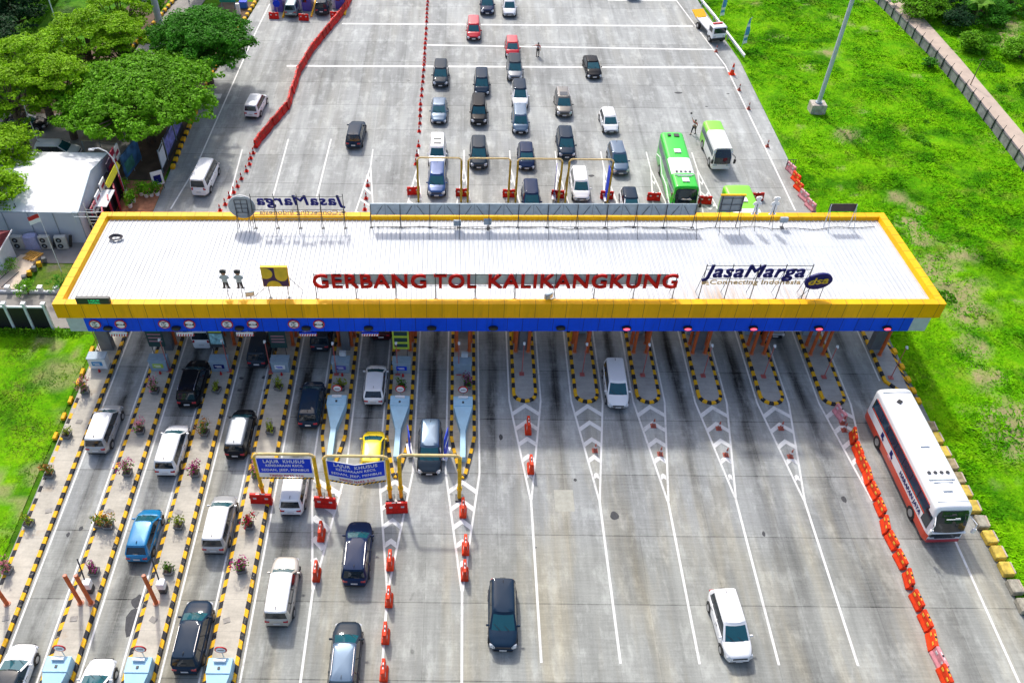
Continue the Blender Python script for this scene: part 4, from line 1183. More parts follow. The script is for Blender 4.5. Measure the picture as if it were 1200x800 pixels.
# variable message board at the left end
root = thing('message_board', 'dark electronic board with two lines of green text at the front left end of the yellow rim', 'message board', (-25.75, 46.05, 0), CROT)
b = MB(); b.box((0, 0, 7.78), (2.35, .25, .62)); b.build('housing', M['dark_steel'], root)
b = MB(); b.box((0, -.13, 7.78), (2.2, .012, .52)); b.build('screen', pm('led_off', (.012, .03, .025), .4), root)
lg = pm('led_green', (.02, .60, .18), .4, emit=.5)
for k, s_ in enumerate(('LAJUR', 'MOBIL')): t = text_mesh('led_text', s_, .19, lg, root, ext=.004, bold=0, width=.80); t.location = (-.30, -.145, 7.83-.23*k)
b = MB()
for x in (-.9, .9): b.tube((x, .1, rz_at(-25.7, 46.6)-.05), (x, .1, 7.6), .03, n=5)
b.build('bracket', M['dark_steel'], root)
# floodlights, cable coil, ladder
def flood(X, Y, z, rz, label):
    root = thing('floodlight', label, 'floodlight', (X, Y, z), rz, 'floodlights on the canopy roof')
    b = MB(); b.box((0, 0, .42), (.62, .26, .46)); b.build('housing', M['galv'], root, bevel=.03)
    b = MB(); b.box((0, -.14, .42), (.52, .02, .36)); b.build('lens', M['head'], root)
    b = MB(); b.tube((0, .05, -.3), (0, .05, .3), .03, n=6); b.box((0, .05, -.3), (.3, .3, .05)); b.build('bracket', M['dark_steel'], root)
flood(6.45, 47.15, 7.25, .6, 'grey box floodlight on the front edge of the roof below the letters')
flood(-13.9-1.0, 47.05, 7.3, .2, 'pale floodlight at the feet of the officer figures')
flood(2.25, 56.4, 6.75, math.pi, 'white floodlight by the long back sign, right of two')
flood(-.15, 56.4, 6.6, math.pi, 'dark floodlight by the long back sign, left of two')
flood(25.9, 57.0, 6.8, math.pi, 'small lamp beside the white figures at the back of the roof')
root = thing('cable_coil', 'coil of dark cable lying on the left edge of the white roof', 'cable', cw(-29.75, 8.6, roofz(8.6)+.1)-Vector((0, 0, 0)), 0)
b = MB(); r_ = random.Random(3)
for q in range(9):
    R_ = .28+.022*q; pts = [(R_*math.cos(a)*1.2, R_*.8*math.sin(a), .03+.015*q+.02*math.sin(3*a+q)) for a in np.linspace(0, 2*math.pi, 19)]; b.path(pts, .03, 5)
b.build('coil', pm('cable_sheath', (.05, .045, .055), .7), root)
cb = MB()
pts = [cw(lx, 10.15+.12*math.sin(lx*.7)+.1*math.sin(lx*1.9), roofz(10.15)+.09) for lx in np.arange(-9.5, 31, .5)]; cb.path(pts, .028, 5)
tag(cb.build('roof_cable', M['dark_steel']), 'thin dark cable running along the rear of the canopy roof', 'cable')
cb = MB(); pts = [cw(lx, .78+.03*math.sin(lx*.9), roofz(.8)+.10) for lx in np.arange(-13.5, 24, .5)]; cb.path(pts, .03, 5)
tag(cb.build('roof_cable', M['dark_steel']), 'thin dark cable running along the feet of the front roof letters', 'cable')
root = thing('access_ladder', 'pale steel access ladder with cage rail leaning on the left edge of the canopy', 'ladder', (-28.95, 57.0, 0), .0)
b = MB()
for x in (-.35, .35): b.tube((x-.5, .6, 0), (x-.5, .1, 8.0), .03, n=6)
for z in np.arange(.4, 7.6, .35): b.tube((-.85, .58-z*.06, z), (-.15, .58-z*.06, z), .02, n=5)
b.build('rungs', M['pale_steel'], root)
b = MB(); b.path([(-2.2, .5, 6.4), (.2, .5, 6.4), (.5, -.6, 6.5)], .03, 6); b.path([(-2.2, .5, 6.9), (.2, .5, 6.9)], .03, 6); b.path([(-2.2, .5, 5.6), (-2.2, .5, 6.9)], .03, 6); b.path([(-1.1, .5, 5.6), (-1.1, .5, 6.9)], .03, 6); b.build('handrail', M['pale_steel'], root)

# ---------------------------------------------------------------- toll booths, posts, lamps
def booth(X, label, y=51.9):
    root = thing('toll_booth', label, 'toll booth', (X, y, KH), 0, 'toll booths under the canopy')
    b = MB(); b.box((0, 0, .5), (1.15, 2.3, 1.0)); 
    for sx in (-1, 1):
        for sy in (-1, 1): b.box((sx*.53, sy*1.1, 1.6), (.09, .10, 1.25))
    b.build('cabin', M['cabinet'], root)
    for sx in (-1, 1): g_ = MB(); g_.box((sx*.555, 0, 1.55), (.02, 2.05, 1.05)); g_.build('window', M['glass'], root)
    for sy in (-1, 1): g_ = MB(); g_.box((0, sy*1.12, 1.55), (.92, .02, 1.05)); g_.build('window', M['glass'], root)
    b = MB(); b.box((0, 0, 2.25), (1.4, 2.6, .14)); b.build('roof', M['sign_blue'], root, bevel=.03)
    b = MB(); b.box((.0, 1.17, .95), (.6, .03, 1.75)); b.build('door', M['pale_steel'], root)
for i in range(1, 13): booth(XK[i]+WI/2, 'blue-roofed toll booth under the canopy on the %s toll island' % ordl(i), 52.2)
op = MB(); op.tube((0, 0, 0), (0, 0, 3.25), .125, n=14); 
opc = MB(); opc.tube((0, 0, 3.25), (0, 0, 3.29), .10, .10, n=14); opc.tube((0, 0, 0), (0, 0, .05), .22, .20, n=14)
post0 = thing('guard_post', 'x', 'guard post', (0, 0, 0), 0, 'orange steel guard posts')
op.build('tube', M['orange'], post0, smooth=False); opc.build('cap_and_base', pm('worn_orange_cap', (.55, .25, .16), .6), post0)
for (px, py, lb) in ((184, 708, 'tall orange steel guard post standing alone on the third toll island, lower left'), (95.5, 708, 'left and darker of two orange guard posts side by side on the second toll island'), (108, 708, 'right of two orange guard posts side by side on the second toll island, beside the white barrier box'), (9.5, 709, 'orange guard post cut by the left edge of the photo on the leftmost island')):
    p = G(px, py); place(post0, (p.x, p.y, KH-.02), 0, lb)
for i in range(1, 14):
    xs = (.42, 1.42) if i < 13 else (.55,)
    for k, dx in enumerate(xs):
        yy = 48.95 if i > 4 else 49.4
        place(post0, (XK[i]+dx, yy, KH-.02), 0, 'orange guard post under the front edge of the canopy, %sthe %s toll island' % (('left of two on ', 'right of two on ')[k] if i < 13 else 'on ', ordl(i)))
        if i < 13: place(post0, (XK[i]+dx+(.12 if k else -.05), yy+1.0, KH-.02), 0, 'orange guard post behind the front pair under the canopy, %sthe %s toll island' % (('left one on ', 'right one on ')[k], ordl(i)))
# slim red lamp posts
lp0 = thing('lamp_post', 'x', 'lamp post', (0, 0, 0), 0, 'slim red lamp posts at the island ends')
b = MB(); b.tube((0, 0, 0), (0, 0, 3.3), .035, .03, n=7); b.build('pole', pm('lamp_post_red', (.42, .10, .09), .55), lp0)
b = MB(); b.box((0, 0, .03), (.36, .36, .06)); b.build('base_plate', MATS['lamp_post_red'], lp0)
b = MB(); b.box((0, -.02, 3.38), (.17, .15, .16)); b.box((0, -.14, 3.36), (.14, .14, .05)); b.build('lamp_head', M['white'], lp0, bevel=.02)
LP = [(0, -27.6, 47.6), (1, -22.2, 46.5), (2, -17.55, 46.5), (3, None, 46.4), (4, -9.3, 46.3), (5, -4.6, 46.4), (6, .08, 46.45)]
for i, X, Y in LP: place(lp0, (X if X else XK[3]+.12, Y, KH-.02), 0, 'slim red lamp post next to the blue cabinet on the %s toll island' % ordl(i))
for i in range(7, 14): place(lp0, (XK[i]+(.80 if i < 13 else .62), 46.5, KH-.02), 0, 'slim red lamp post on the bare tip of the %s toll island' % ordl(i))
# boom arms
bm0 = thing('boom_gate', 'x', 'boom gate', (0, 0, 0), 0, 'white boom gates under the canopy')
b = MB(); b.box((0, 0, .5), (.32, .32, 1.0)); b.build('housing', M['orange'], bm0, bevel=.03)
b = MB(); b.box((1.35, 0, .95), (2.9, .05, .09)); b.build('arm', M['white'], bm0)
for i, X in ((5, XK[5]+1.72), (9, XK[9]+1.72), (11, XK[11]+1.75), (7, XK[7]+1.75)):
    if i == 7: continue
    place(bm0, (X, 50.6, KH), 0, 'white lowered boom arm across the lane right of the %s toll island' % ordl(i))
# yellow safes at H and I, red barriers at L..N
for i in (7, 8):
    r = thing('traffic_cabinet', 'small yellow cabinet at the front left of the booth on the %s toll island' % ordl(i), 'cabinet', (XK[i]+.34, 50.3, KH)); b = MB(); b.box((0, 0, .55), (.42, .4, 1.1), taper=.8); b.build('cabinet_body', M['kerb_yellow'], r, bevel=.03)
    b = MB(); b.box((0, -.19, .6), (.26, .02, .6)); b.build('cabinet_door', M['gantry'], r)

# ---------------------------------------------------------------- kerbside cabinets with boards on islands A..G
def cabinet(i, face, board):
    X = XK[i]+WI/2+(-.05 if i else -.1)
    root = thing('lane_cabinet', 'pale blue lane equipment cabinet with %s front panel on the %s toll island' % (face, ordl(i)), 'cabinet', (X, 46.75 if i else 46.9, KH), 0, 'pale blue lane cabinets')
    b = MB(); b.box((0, 0, .55), (1.35, .75, 1.1)); b.build('cabinet_body', M['cabinet'] if i else M['white'], root, bevel=.04)
    b = MB(); b.box((0, 0, 1.13), (1.42, .82, .06)); b.build('lid', M['cabinet'], root)
    fm = {'light blue': pm('panel_cyan', (.02, .25, .55), .5), 'green and yellow': pm('panel_lime', (.45, .60, .05), .5), 'dark blue': M['navy_sign'], 'white': M['sign_white'], 'blue': M['sign_blue'], 'violet blue': pm('panel_violet', (.10, .09, .42), .5), 'plain': M['cabinet']}[face]
    b = MB(); b.box((0, -.395, .62), (.80, .02, .42)); b.build('front_panel', fm, root)
    if face not in ('plain',):
        b = MB(); b.box((-.05, -.408, .66), (.5, .008, .07)); b.box((.02, -.408, .54), (.4, .008, .05)); b.build('panel_print', M['sign_white'] if face != 'white' else M['sign_blue'], root)
    b = MB(); b.tube((.1, -.62, 0), (.1, -.62, .25), .10, .06, n=8); b.build('cone_marker', M['sign_red'], root)
    if board:
        fc, st_, lb = board
        r2 = thing('notice_board', lb, 'notice board', (X-.05, 47.45, KH), 0, 'notice boards behind the lane cabinets')
        for sx in (-.45, .45): b = MB(); b.tube((sx, 0, 0), (sx, 0, 1.9), .03, n=6); b.build('leg', M['dark_steel'], r2)
        b = MB(); b.box((0, 0, 2.6), (1.25, .08, 1.9)); b.build('board', fc, r2)
        for q, (z, h_, m_) in enumerate(st_): b = MB(); b.box((0, -.047, z), (1.0, .012, h_)); b.build('panel_print', m_, r2)
    elif i in (4, 6):
        b = MB(); b.box((.15, .35, 1.45), (.5, .3, .4)); b.build('camera_box', M['pale_steel'], root, bevel=.02)
    return root
dg = pm('board_dark_green', (.012, .05, .05), .5); pk = pm('board_pink_text', (.35, .18, .22), .5); cy = pm('board_picture_cyan', (.25, .50, .58), .5, var=.5, scale=4)
cabinet(0, 'light blue', None)
bd = [(3.35, .22, pm('board_green', (.02, .22, .13), .5)), (2.95, .14, pk), (2.6, .14, pk), (2.25, .14, pk)]
cabinet(1, 'green and yellow', (dg, bd, 'dark tariff board with green header and pink text on the second toll island'))
cabinet(2, 'dark blue', (M['dark_steel'], [(3.35, .25, MATS['panel_lime']), (2.55, 1.1, cy)], 'notice board with yellow header and pale blue picture on the third toll island'))
cabinet(3, 'white', (dg, [(3.35, .25, dg), (2.9, .12, pk), (2.6, .12, pk), (2.3, .12, pk)], 'dark tariff board with faint text on the fourth toll island'))
cabinet(4, 'violet blue', None)
cabinet(5, 'blue', (MATS['panel_lime'], [(3.3, .42, dg), (2.65, .42, dg), (2.05, .35, dg)], 'yellow framed vehicle class board with three dark pictures on the sixth toll island'))
cabinet(6, 'plain', None)
# crash cushions
def cushion(X, Y, label, ext_=True):
    root = thing('crash_cushion', label, 'crash cushion', (X, Y, KH-.02), 0, 'pale blue crash cushions')
    b = MB(); b.box((0, .15, .40), (1.42, .95, .80)); b.build('head_block', M['attenuator'], root, bevel=.03)
    b = MB()
    v = [(-.68, -.33, 0), (.68, -.33, 0), (.20, -2.3, 0), (-.20, -2.3, 0), (-.68, -.33, .74), (.68, -.33, .74), (.20, -2.3, .55), (-.20, -2.3, .55)]
    b.add(v, [(4, 7, 6, 5), (0, 4, 5, 1), (1, 5, 6, 2), (2, 6, 7, 3), (3, 7, 4, 0)]); b.build('tapered_nose', M['attenuator'], root)
    b = MB(); b.box((0, -3.55, .27), (.40, 2.55, .54)); b.build('beam', M['attenuator'], root, bevel=.02)
    b = MB(); b.box((0, .40, .90), (.70, .14, .18)); b.build('top_plate', M['white'], root)
    b = MB(); b.box((0, -.0, .82), (.14, .16, .05)); b.build('fixing', M['dark_steel'], root)
    r2 = thing('road_sign', 'small round red and white no-entry sign standing behind the crash cushion: '+label.split(',')[-1].strip(), 'road sign', (X, Y+.95, KH), 0, 'round no-entry signs behind the crash cushions')
    b = MB(); b.tube((0, 0, 0), (0, 0, .9), .03, n=6); b.build('pole', M['pale_steel'], r2)
    b = MB(); b.tube((0, 0, 1.15), (0, -.05, 1.15), .36, n=24); b.build('disc', M['sign_red'], r2)
    b = MB(); b.tube((0, -.05, 1.15), (0, -.062, 1.15), .28, n=24); b.build('face', M['sign_white'], r2)
    b = MB(); b.tube((-.18, -.065, 1.15), (.18, -.065, 1.15), .03, n=6); b.build('bar', M['dark_steel'], r2)
for i in (4, 5, 6): cushion(XK[i]+WI/2, 42.85, 'pale blue T-shaped crash cushion, on the %s toll island' % ordl(i))
for i in (1, 2, 3): cushion(XK[i]+WI/2+.05, 22.55, 'pale blue crash cushion cut by the lower photo edge, on the %s toll island' % ordl(i))
# old barrier boxes
for px, py, i in ((107, 693, 1), (193, 693, 2)):
    p = G(px, py); root = thing('barrier_machine', 'small white barrier machine with raised black stick on the %s toll island' % ordl(i), 'barrier machine', (p.x, p.y, KH), 0, 'white barrier machines')
    b = MB(); b.box((0, 0, .22), (.42, .5, .44)); b.build('base', M['dark_steel'], root)
    b = MB(); b.box((-.02, .02, .72), (.5, .5, .56)); b.build('housing', M['white'], root, bevel=.04)
    b = MB(); b.tube((-.1, .1, .9), (-.55, 1.0, 2.0), .045, n=6); b.build('arm', M['dark_steel'], root)

# ---------------------------------------------------------------- height gantries
def gantry(X0, X1, Y, label, sign=None, H=4.6, dbl=False, group='yellow height gantries'):
    root = thing('height_gantry', label, 'height gantry', ((X0+X1)/2, Y, 0), 0, group)
    w_ = X1-X0; gm1 = pm('gantry_dull_ochre', (.42, .28, .03), .6, var=.3, scale=3, spec=.2) if dbl else M['gantry']
    for s in (-1, 1):
        pr_ = .095 if dbl else .13
        b = MB(); b.tube((s*w_/2, 0, 0), (s*w_/2, 0, H-.25), pr_, n=12); b.tube((s*w_/2, 0, 1.0), (s*w_/2, 0, 1.25), pr_*1.4, n=12); b.build('post', gm1, root, smooth=False)
        b = MB(); b.box((s*w_/2, 0, .06), (.55, .55, .12)); b.build('base_plate', M['dark_steel'], root)
        if dbl:
            b = MB(); b.tube((s*(w_/2-.32*s*0)-s*.0, 1.6, 0), (s*w_/2, .0, H-.6), .05, n=8); b.build('stay', gm1, root)
    b = MB(); b.path([(-w_/2, 0, H-.27), (-w_/2+.08, 0, H-.1), (-w_/2+.25, 0, H), (w_/2-.25, 0, H), (w_/2-.08, 0, H-.1), (w_/2, 0, H-.27)], .075 if dbl else .10, 12); b.build('crossbar', M['gantry_top'], root)
    if sign:
        bent = sign == 'bent'
        sw = w_*.93; n = 6
        r = MB(); e = MB(); wb_ = MB(); st = MB()
        def yo(x): return (-.22-.30*(1-abs(x)/(sw/2))) if bent else -.2
        def zo(x): return (-.10*(1-abs(x)/(sw/2))) if bent else 0
        xs = [-sw/2+sw*k/n for k in range(n+1)]
        for a, c in zip(xs, xs[1:]):
            for (m_, z0, z1, off) in ((wb_, 2.42, H-.16, 0), (r, 2.90, H-.22, -.014)):
                q = [(a, yo(a)+off, z0+zo(a)), (c, yo(c)+off, z0+zo(c)), (c, yo(c)+off, z1+zo(c)), (a, yo(a)+off, z1+zo(a))]
                if m_ is r: q = [(min(max(x, -sw/2+.06), sw/2-.06), y, z) for x, y, z in q]
                m_.add(q+[(x, y+.03 if m_ is wb_ else y+.01, z) for x, y, z in q], [(0, 1, 2, 3), (7, 6, 5, 4), (0, 4, 5, 1), (3, 2, 6, 7), (0, 3, 7, 4), (1, 5, 6, 2)])
        wb_.build('sign_panel', M['sign_white'], root); r.build('sign_face', M['sign_blue'], root)
        k = 0; x = -sw/2
        while x < sw/2-.12:
            for off, mi in ((0, 0), (.13, 1)):
                a = x+off; c = min(a+.13, sw/2); st.add([(a, yo(a)-.02, 2.24+zo(a)), (c, yo(c)-.02, 2.24+zo(c)), (min(c+.12, sw/2), yo(min(c+.12, sw/2))-.02, 2.42+zo(c)), (min(a+.12, sw/2), yo(min(a+.12, sw/2))-.02, 2.42+zo(a))], [(0, 1, 2, 3)], mi)
            x += .26
        st.build('striped_bar', [M['kerb_yellow'], M['kerb_black']], root)
        rows = [('LAJUR  KHUSUS', 4.02-.02, .30, .74), ('KENDARAAN KECIL', 3.60, .23, .68), ('SEDAN, JEEP, MINIBUS', 3.14, .23, .86), ('TINGGI MAKS. 2.1m', 2.52, .22, .62)]
        for k, (s_, z, sz, fr_) in enumerate(rows):
            t = text_mesh('lettering', s_, sz*1.45, M['sign_white'] if k < 3 else M['sign_red'], root, ext=.004, bold=.014, width=sw*fr_, space=1.1)
            t.location = (-sw*fr_/2, (-.225 if not bent else -.24), z-.02)
            if bent:
                me = t.data; n_ = len(me.vertices); co = np.empty(n_*3, dtype=np.float32); me.vertices.foreach_get('co', co); co = co.reshape(-1, 3)
                xx = co[:, 0]-sw*fr_/2; co[:, 1] += -.30*(1-np.abs(xx)/(sw/2)); co[:, 2] += -.10*(1-np.abs(xx)/(sw/2)); me.vertices.foreach_set('co', co.ravel()); me.update()
    return root
gantry(-13.1, -9.25, 35.1, 'yellow height gantry with flat blue LAJUR KHUSUS sign over the fourth lane', 'flat', 4.6)
gantry(-8.56, -4.48, 35.0, 'yellow height gantry with bent blue LAJUR KHUSUS sign near the yellow car', 'bent', 4.6)
gantry(-3.74, .2, 35.05, 'plain yellow height gantry without a sign above the dark grey car', None, 4.7)
for k, (X0, X1) in enumerate(((-3.88, .15), (.78, 4.62), (5.3, 9.35), (10.0, 14.0))):
    gantry(X0, X1, 68.7, 'yellow height gantry behind the canopy, %s' % ['leftmost of the four, over the blue car', 'second from the left of the four', 'third from the left of the four, above the dark car', 'rightmost of the four, over the white car'][k], None, 5.0, True)
# blue board leaning on the tips
for X, Y, h_, lb, rz_ in ((.0-.75, 38.6, 2.2, 'narrow blue board seen edge-on by the plain gantry, left of the crash cushion on the seventh island', 1.35), (-3.35, 38.9, 2.0, 'narrow blue and white board seen edge-on at the right side of the sixth island', 1.75), (9.0, 69.6, 3.2, 'narrow violet banner seen edge-on at the third far gantry', 1.45), (13.9, 69.4, 3.2, 'narrow blue banner seen edge-on at the rightmost far gantry', 1.6)):
    root = thing('banner', lb, 'banner', (X, Y, .1), rz_, None); b = MB(); b.box((0, 0, h_/2+.3), (1.1, .05, h_)); b.build('panel', M['sign_blue'] if Y < 60 or X > 10 else MATS['panel_violet'], root)
    b = MB(); b.box((0, 0, .2), (1.2, .4, .1)); b.box((0, -.035, h_*.7), (1.0, .012, .25)); b.build('trim', M['sign_white'], root)

# ---------------------------------------------------------------- water-filled barriers and cones
def wb_mesh(name, mat, slot, label, L=1.15, H=.85):
    root = thing(name, label, 'barrier', (0, 0, 0), 0, None); b = MB()
    pr_ = [(-.24, 0), (.24, 0), (.24, .16), (.13, .34), (.10, H), (-.10, H), (-.13, .34), (-.24, .16)]
    n = len(pr_)
    b.add([(x, -L/2, z) for x, z in pr_]+[(x, L/2, z) for x, z in pr_], [tuple(range(n-1, -1, -1)), tuple(range(n, 2*n))]+[(i, (i+1) % n, n+(i+1) % n, n+i) for i in range(n)])
    b.build('shell', mat, root, bevel=.03)
    s_ = MB()
    for y in (-L*.27, L*.27):
        s_.box((.12, y, .60), (.03, .22, .16)); s_.box((-.12, y, .60), (.03, .22, .16))
    s_.box((0, 0, H+.004), (.07, L*.42, .012)); s_.build('reflector', slot, root)
    c_ = MB(); c_.tube((0, 0, H), (0, 0, H+.05), .06, n=8); c_.tube((0, L/2, .55), (0, L/2+.06, .55), .07, n=8); c_.build('filler_cap', M['blacktrim'], root)
    return root
yl = pm('reflector_yellow', (.75, .42, .03), .5)
dr = pm('reflector_dark_red', (.22, .02, .015), .5)
W_or = wb_mesh('water_barrier', M['orange_plastic'], yl, 'orange plastic water barrier with yellow top slot in the line left of the white coach', 1.12, .85)
W_rd = wb_mesh('water_barrier', M['red_plastic'], dr, 'red plastic water barrier, one of the long curving snake of barriers on the far plaza', 1.15, .95)
W_pk = wb_mesh('water_barrier', M['pink_plastic'], M['plate'], 'faded pink barrier', 1.25, .85)
pts = [(999, 515), (1004, 532), (1009.5, 547), (1015.5, 562), (1022.5, 579), (1030, 604-6), (1036, 619), (1043.5, 637), (1053.5, 659), (1063, 682), (1072.5, 707), (1082.5, 731), (1090, 754)]
P3 = [G(x, y) for x, y in pts]
for k, p in enumerate(P3):
    q = P3[min(k+1, len(P3)-1)]; a = P3[max(k-1, 0)]; d = q-a
    lb = 'orange plastic water barrier with yellow top slot in the sloping line left of the white coach'
    o = place(W_or, p, math.atan2(-d.x, d.y)+(.08 if k % 3 else -.12), lb); o['group'] = 'orange barriers left of the white coach'
o = place(W_or, G(1105, 795), .05, 'orange water barrier at the lower photo edge below the faded pink barrier')
o = place(W_pk, G(1098.5, 776), .12, 'faded pink water barrier near the bottom of the orange line')
o = place(W_pk, G(983, 488), .25, 'faded pink barrier at the tip of the thirteenth island, upper end of the orange line')
WL = wb_mesh('water_barrier', M['orange_plastic'], M['plate'], 'x', .95, 1.15)
SL = [(619, 510, 'tenth', 'eighth island tip, upper of two'), (622, 556, '', 'eighth island tip, lower of two'), (542.5, 607, '', 'seventh island wedge, first of three'), (545.5, 651, '', 'seventh island wedge, second of three'), (544.5, 681, '', 'seventh island wedge, third of three'),
      (457, 669, '', 'sixth island line, first of four'), (455.5, 712, '', 'sixth island line, second of four'), (451.5, 755, '', 'sixth island line, third of four'), (449.5, 799, '', 'sixth island line, fourth of four at the photo edge'), (376, 635, '', 'fifth island wedge, upper of two'), (370.5, 682, '', 'fifth island wedge, lower of two')]
for x, y, _, l_ in SL:
    g_ = G(x, y); g_.y += .45
    o = place(WL, g_, 0, 'narrow orange-red barrier standing in the '+l_); o['group'] = 'narrow orange barriers in the painted wedges'
WR = wb_mesh('water_barrier', M['red_plastic'], M['plate'], 'x', 1.45, .95)
for x, y, l_ in ((306.5, 592, 'left foot of the flat blue lane sign'), (381.5, 596, 'feet between the two blue lane signs'), (465, 602, 'feet between the bent blue sign and the plain gantry'),
                 (484.5, 229, 'left foot of the leftmost far gantry'), (541.5, 231, 'feet between the first and second far gantries'), (596.5, 232, 'feet between the second and third far gantries'), (653.5, 233, 'feet between the third and fourth far gantries'), (711, 234, 'right foot of the rightmost far gantry'), (766, 236, 'wedge left of the green coach'), (826, 240, 'right side of the green coach'), (887, 236, 'far wedge right of the green bus roof'),
                 (321, 23, 'leftmost booth of the distant toll gate'), (356, 25, 'middle booth of the distant toll gate'), (393, 22, 'right booth of the distant toll gate')):
    g_ = G(x, y); g_.y += .25
    o = place(WR, g_, math.pi/2+random.uniform(-.1, .1), scale=(.85, .85, .85) if y < 300 else None, label='wide red barrier laid across at the '+l_); o['group'] = 'wide red barriers across the island ends'
# the red snake
path = [G(*p) for p in ((411, -4), (409, 4), (400, 19), (382, 40), (362, 66), (351, 85), (342, 112), (337, 128), (320, 147), (300, 172))]
acc = 0.0; pos = path[0].copy(); seg = 0; step = 1.12; k = 0
tot = sum((b-a).length for a, b in zip(path, path[1:])); s_ = .5
while s_ < tot:
    t = s_; a = b = None
    for u, v in zip(path, path[1:]):
        l_ = (v-u).length
        if t <= l_: a, b = u, v; break
        t -= l_
    if a is None: break
    d = (b-a).normalized(); p = a+d*t
    o = place(W_rd, (p.x+random.uniform(-.04, .04), p.y, 0), math.atan2(-d.x, d.y)+random.uniform(-.12, .12), 'red plastic water barrier, one link of the long curving red snake on the far plaza')
    o['group'] = 'long curving line of red barriers'; s_ += step
# barriers at the right edge of the far plaza
for k, (x, y, pr0, l_) in enumerate(((926, 201, W_pk, 'uppermost, pale pink'), (932, 212, W_or, 'second, bright orange'), (935, 222, W_or, 'third, bright orange'), (941, 233, W_pk, 'fourth, pale pink'), (949, 244, W_pk, 'lowest, pale pink by the canopy rim'))):
    place(pr0, G(x, y), .35, 'barrier at the right edge of the far plaza: '+l_)
# cones
def cone_proto(h, mat, label='x'):
    root = thing('traffic_cone', label, 'traffic cone', (0, 0, 0), 0, None)
    b = MB(); b.box((0, 0, .02), (.40, .40, .04)); b.tube((0, 0, .04), (0, 0, h), .15, .035, n=12); b.build('cone', mat, root)
    c_ = MB(); c_.tube((0, 0, h*.48), (0, 0, h*.68), .106, .078, n=12, cap=False); c_.build('reflective_band', M['plate'], root)
    return root
C0 = cone_proto(.75, M['red_plastic']); C1 = cone_proto(.8, pm('worn_cone', (.38, .09, .06), .6))
cl = [(805, 5), (803, 22), (801.5, 40), (801, 60), (800, 80), (799.5, 98), (798, 130), (796.5, 155), (795, 180), (793, 200), (791.5, 222), (790.5, 248), (789.5, 270), (788.5, 285), (787, 300), (786, 325), (783, 355), (781.5, 380), (778, 415), (776, 445), (771, 485), (770, 510), (769, 540), (768, 575), (765, 612), (762, 680), (755, 725), (749, 765)]
for x, y in cl:
    o = place(C0, G(300+x/4, y/4+1.5), 0, 'small red cone in the straight dividing line of cones on the far plaza'); o['group'] = 'dividing line of red cones'
for x, y in ((297, 180), (294, 186), (292.5, 193), (289, 201), (283, 210), (278.5, 219), (274, 226), (269, 232), (264, 240), (258, 247)):
    o = place(C0, G(x, y), 0, 'small red cone in the slanting line below the end of the red barrier snake'); o['group'] = 'slanting line of red cones'
for k, (x, y) in enumerate(((431, 218), (429, 233), (427.5, 246))): o = place(C0, G(x, y), 0, 'red cone in the painted wedge behind the canopy left of the gantries, %s' % ['upper', 'middle', 'lower'][k])
for x, y, l_ in ((697, 528, 'ninth island wedge, alone'), (765.5, 499, 'tenth island wedge, upper of two'), (773.5, 532, 'tenth island wedge, lower of two'), (842, 502, 'eleventh island wedge, upper of two'), (850.5, 533, 'eleventh island wedge, lower of two'), (915, 502, 'twelfth island wedge, upper of two'), (926, 535, 'twelfth island wedge, lower of two'), (987, 496, 'thirteenth island tip above the orange barriers, upper'), (989, 504, 'thirteenth island tip above the orange barriers, lower'),
                (839, 61, 'far right edge line, beside the tow truck'), (866, 106, 'far right edge line, second below the fat orange one'), (877, 128, 'far right edge line, third below the fat orange one'), (899, 172, 'far right edge line, nearest to the white minibus')):
    o = place(C1, G(x, y), 0, 'worn red cone at the '+l_)
r = cone_proto(1.3, M['orange_plastic'], 'fat bright orange cone on the right edge line of the far plaza'); r.location = G(857.5, 87); r.scale = (1.8, 1.8, 1)
# yellow concrete blocks along the right edge
BK = [(1087, 503, 0), (1094, 516, 1), (1102.5, 532.5, 1), (1110.5, 547, 0), (1119, 563, 0), (1127, 578.5, 1), (1137, 596, 1), (1146.5, 614, 2), (1156, 632, 1), (1166, 650, 1), (1175.5, 669, 1), (1185.5, 690, 2), (1196, 712, 2)]
bmats = [pm('block_worn', (.30, .24, .13), .85, var=.4, scale=3), pm('block_yellow', (.55, .40, .06), .8, var=.35, scale=3), pm('block_grey', (.30, .28, .22), .85, var=.4, scale=3)]
for k, (x, y, c_) in enumerate(BK):
    g_ = G(x, y); r = thing('concrete_block', '%s concrete kerb block right of the white coach, %s counted from the island downwards' % (['worn brown', 'yellow painted', 'bare grey'][c_], ORD[k] if 0 < k < 12 else ('first' if k == 0 else 'last')), 'concrete block', (g_.x+.10, g_.y, 0), random.uniform(-.04, .06), 'concrete blocks along the right edge')
    b = MB(); b.box((0, 0, .22), (.72, .95, .44)); b.build('block', bmats[c_], r, bevel=.05)
    b = MB(); b.box((.32, 0, .32), (.10, .80, .30)); b.build('worn_edge', M['path'], r)
for k, (x, y) in enumerate(((1046, 413), (1054, 431), (1060, 446), (1066, 459), (1071, 471))):
    g_ = G(x, y); r = thing('concrete_block', 'low yellow edge block on the grass side of the rightmost island, %s from the column' % NMS[k], 'concrete block', (34.62, g_.y, 0), 0, 'yellow edge blocks of the rightmost island'); b = MB(); b.box((0, 0, .14), (.34, .55, .28)); b.build('block', M['kerb_yellow'], r, bevel=.03)
for k, (x, y) in enumerate(((108, 411), (99, 437), (91, 449), (81, 470), (72, 489), (62, 512))):
    g_ = G(x, y); r = thing('concrete_block', 'yellow edge block between verge and leftmost island, %s from the column' % NMS[k], 'concrete block', (-28.82, g_.y, 0), 0, 'yellow edge blocks of the leftmost island'); b = MB(); b.box((0, 0, .12), (.26, .62, .26)); b.build('block', M['kerb_yellow'], r, bevel=.03)
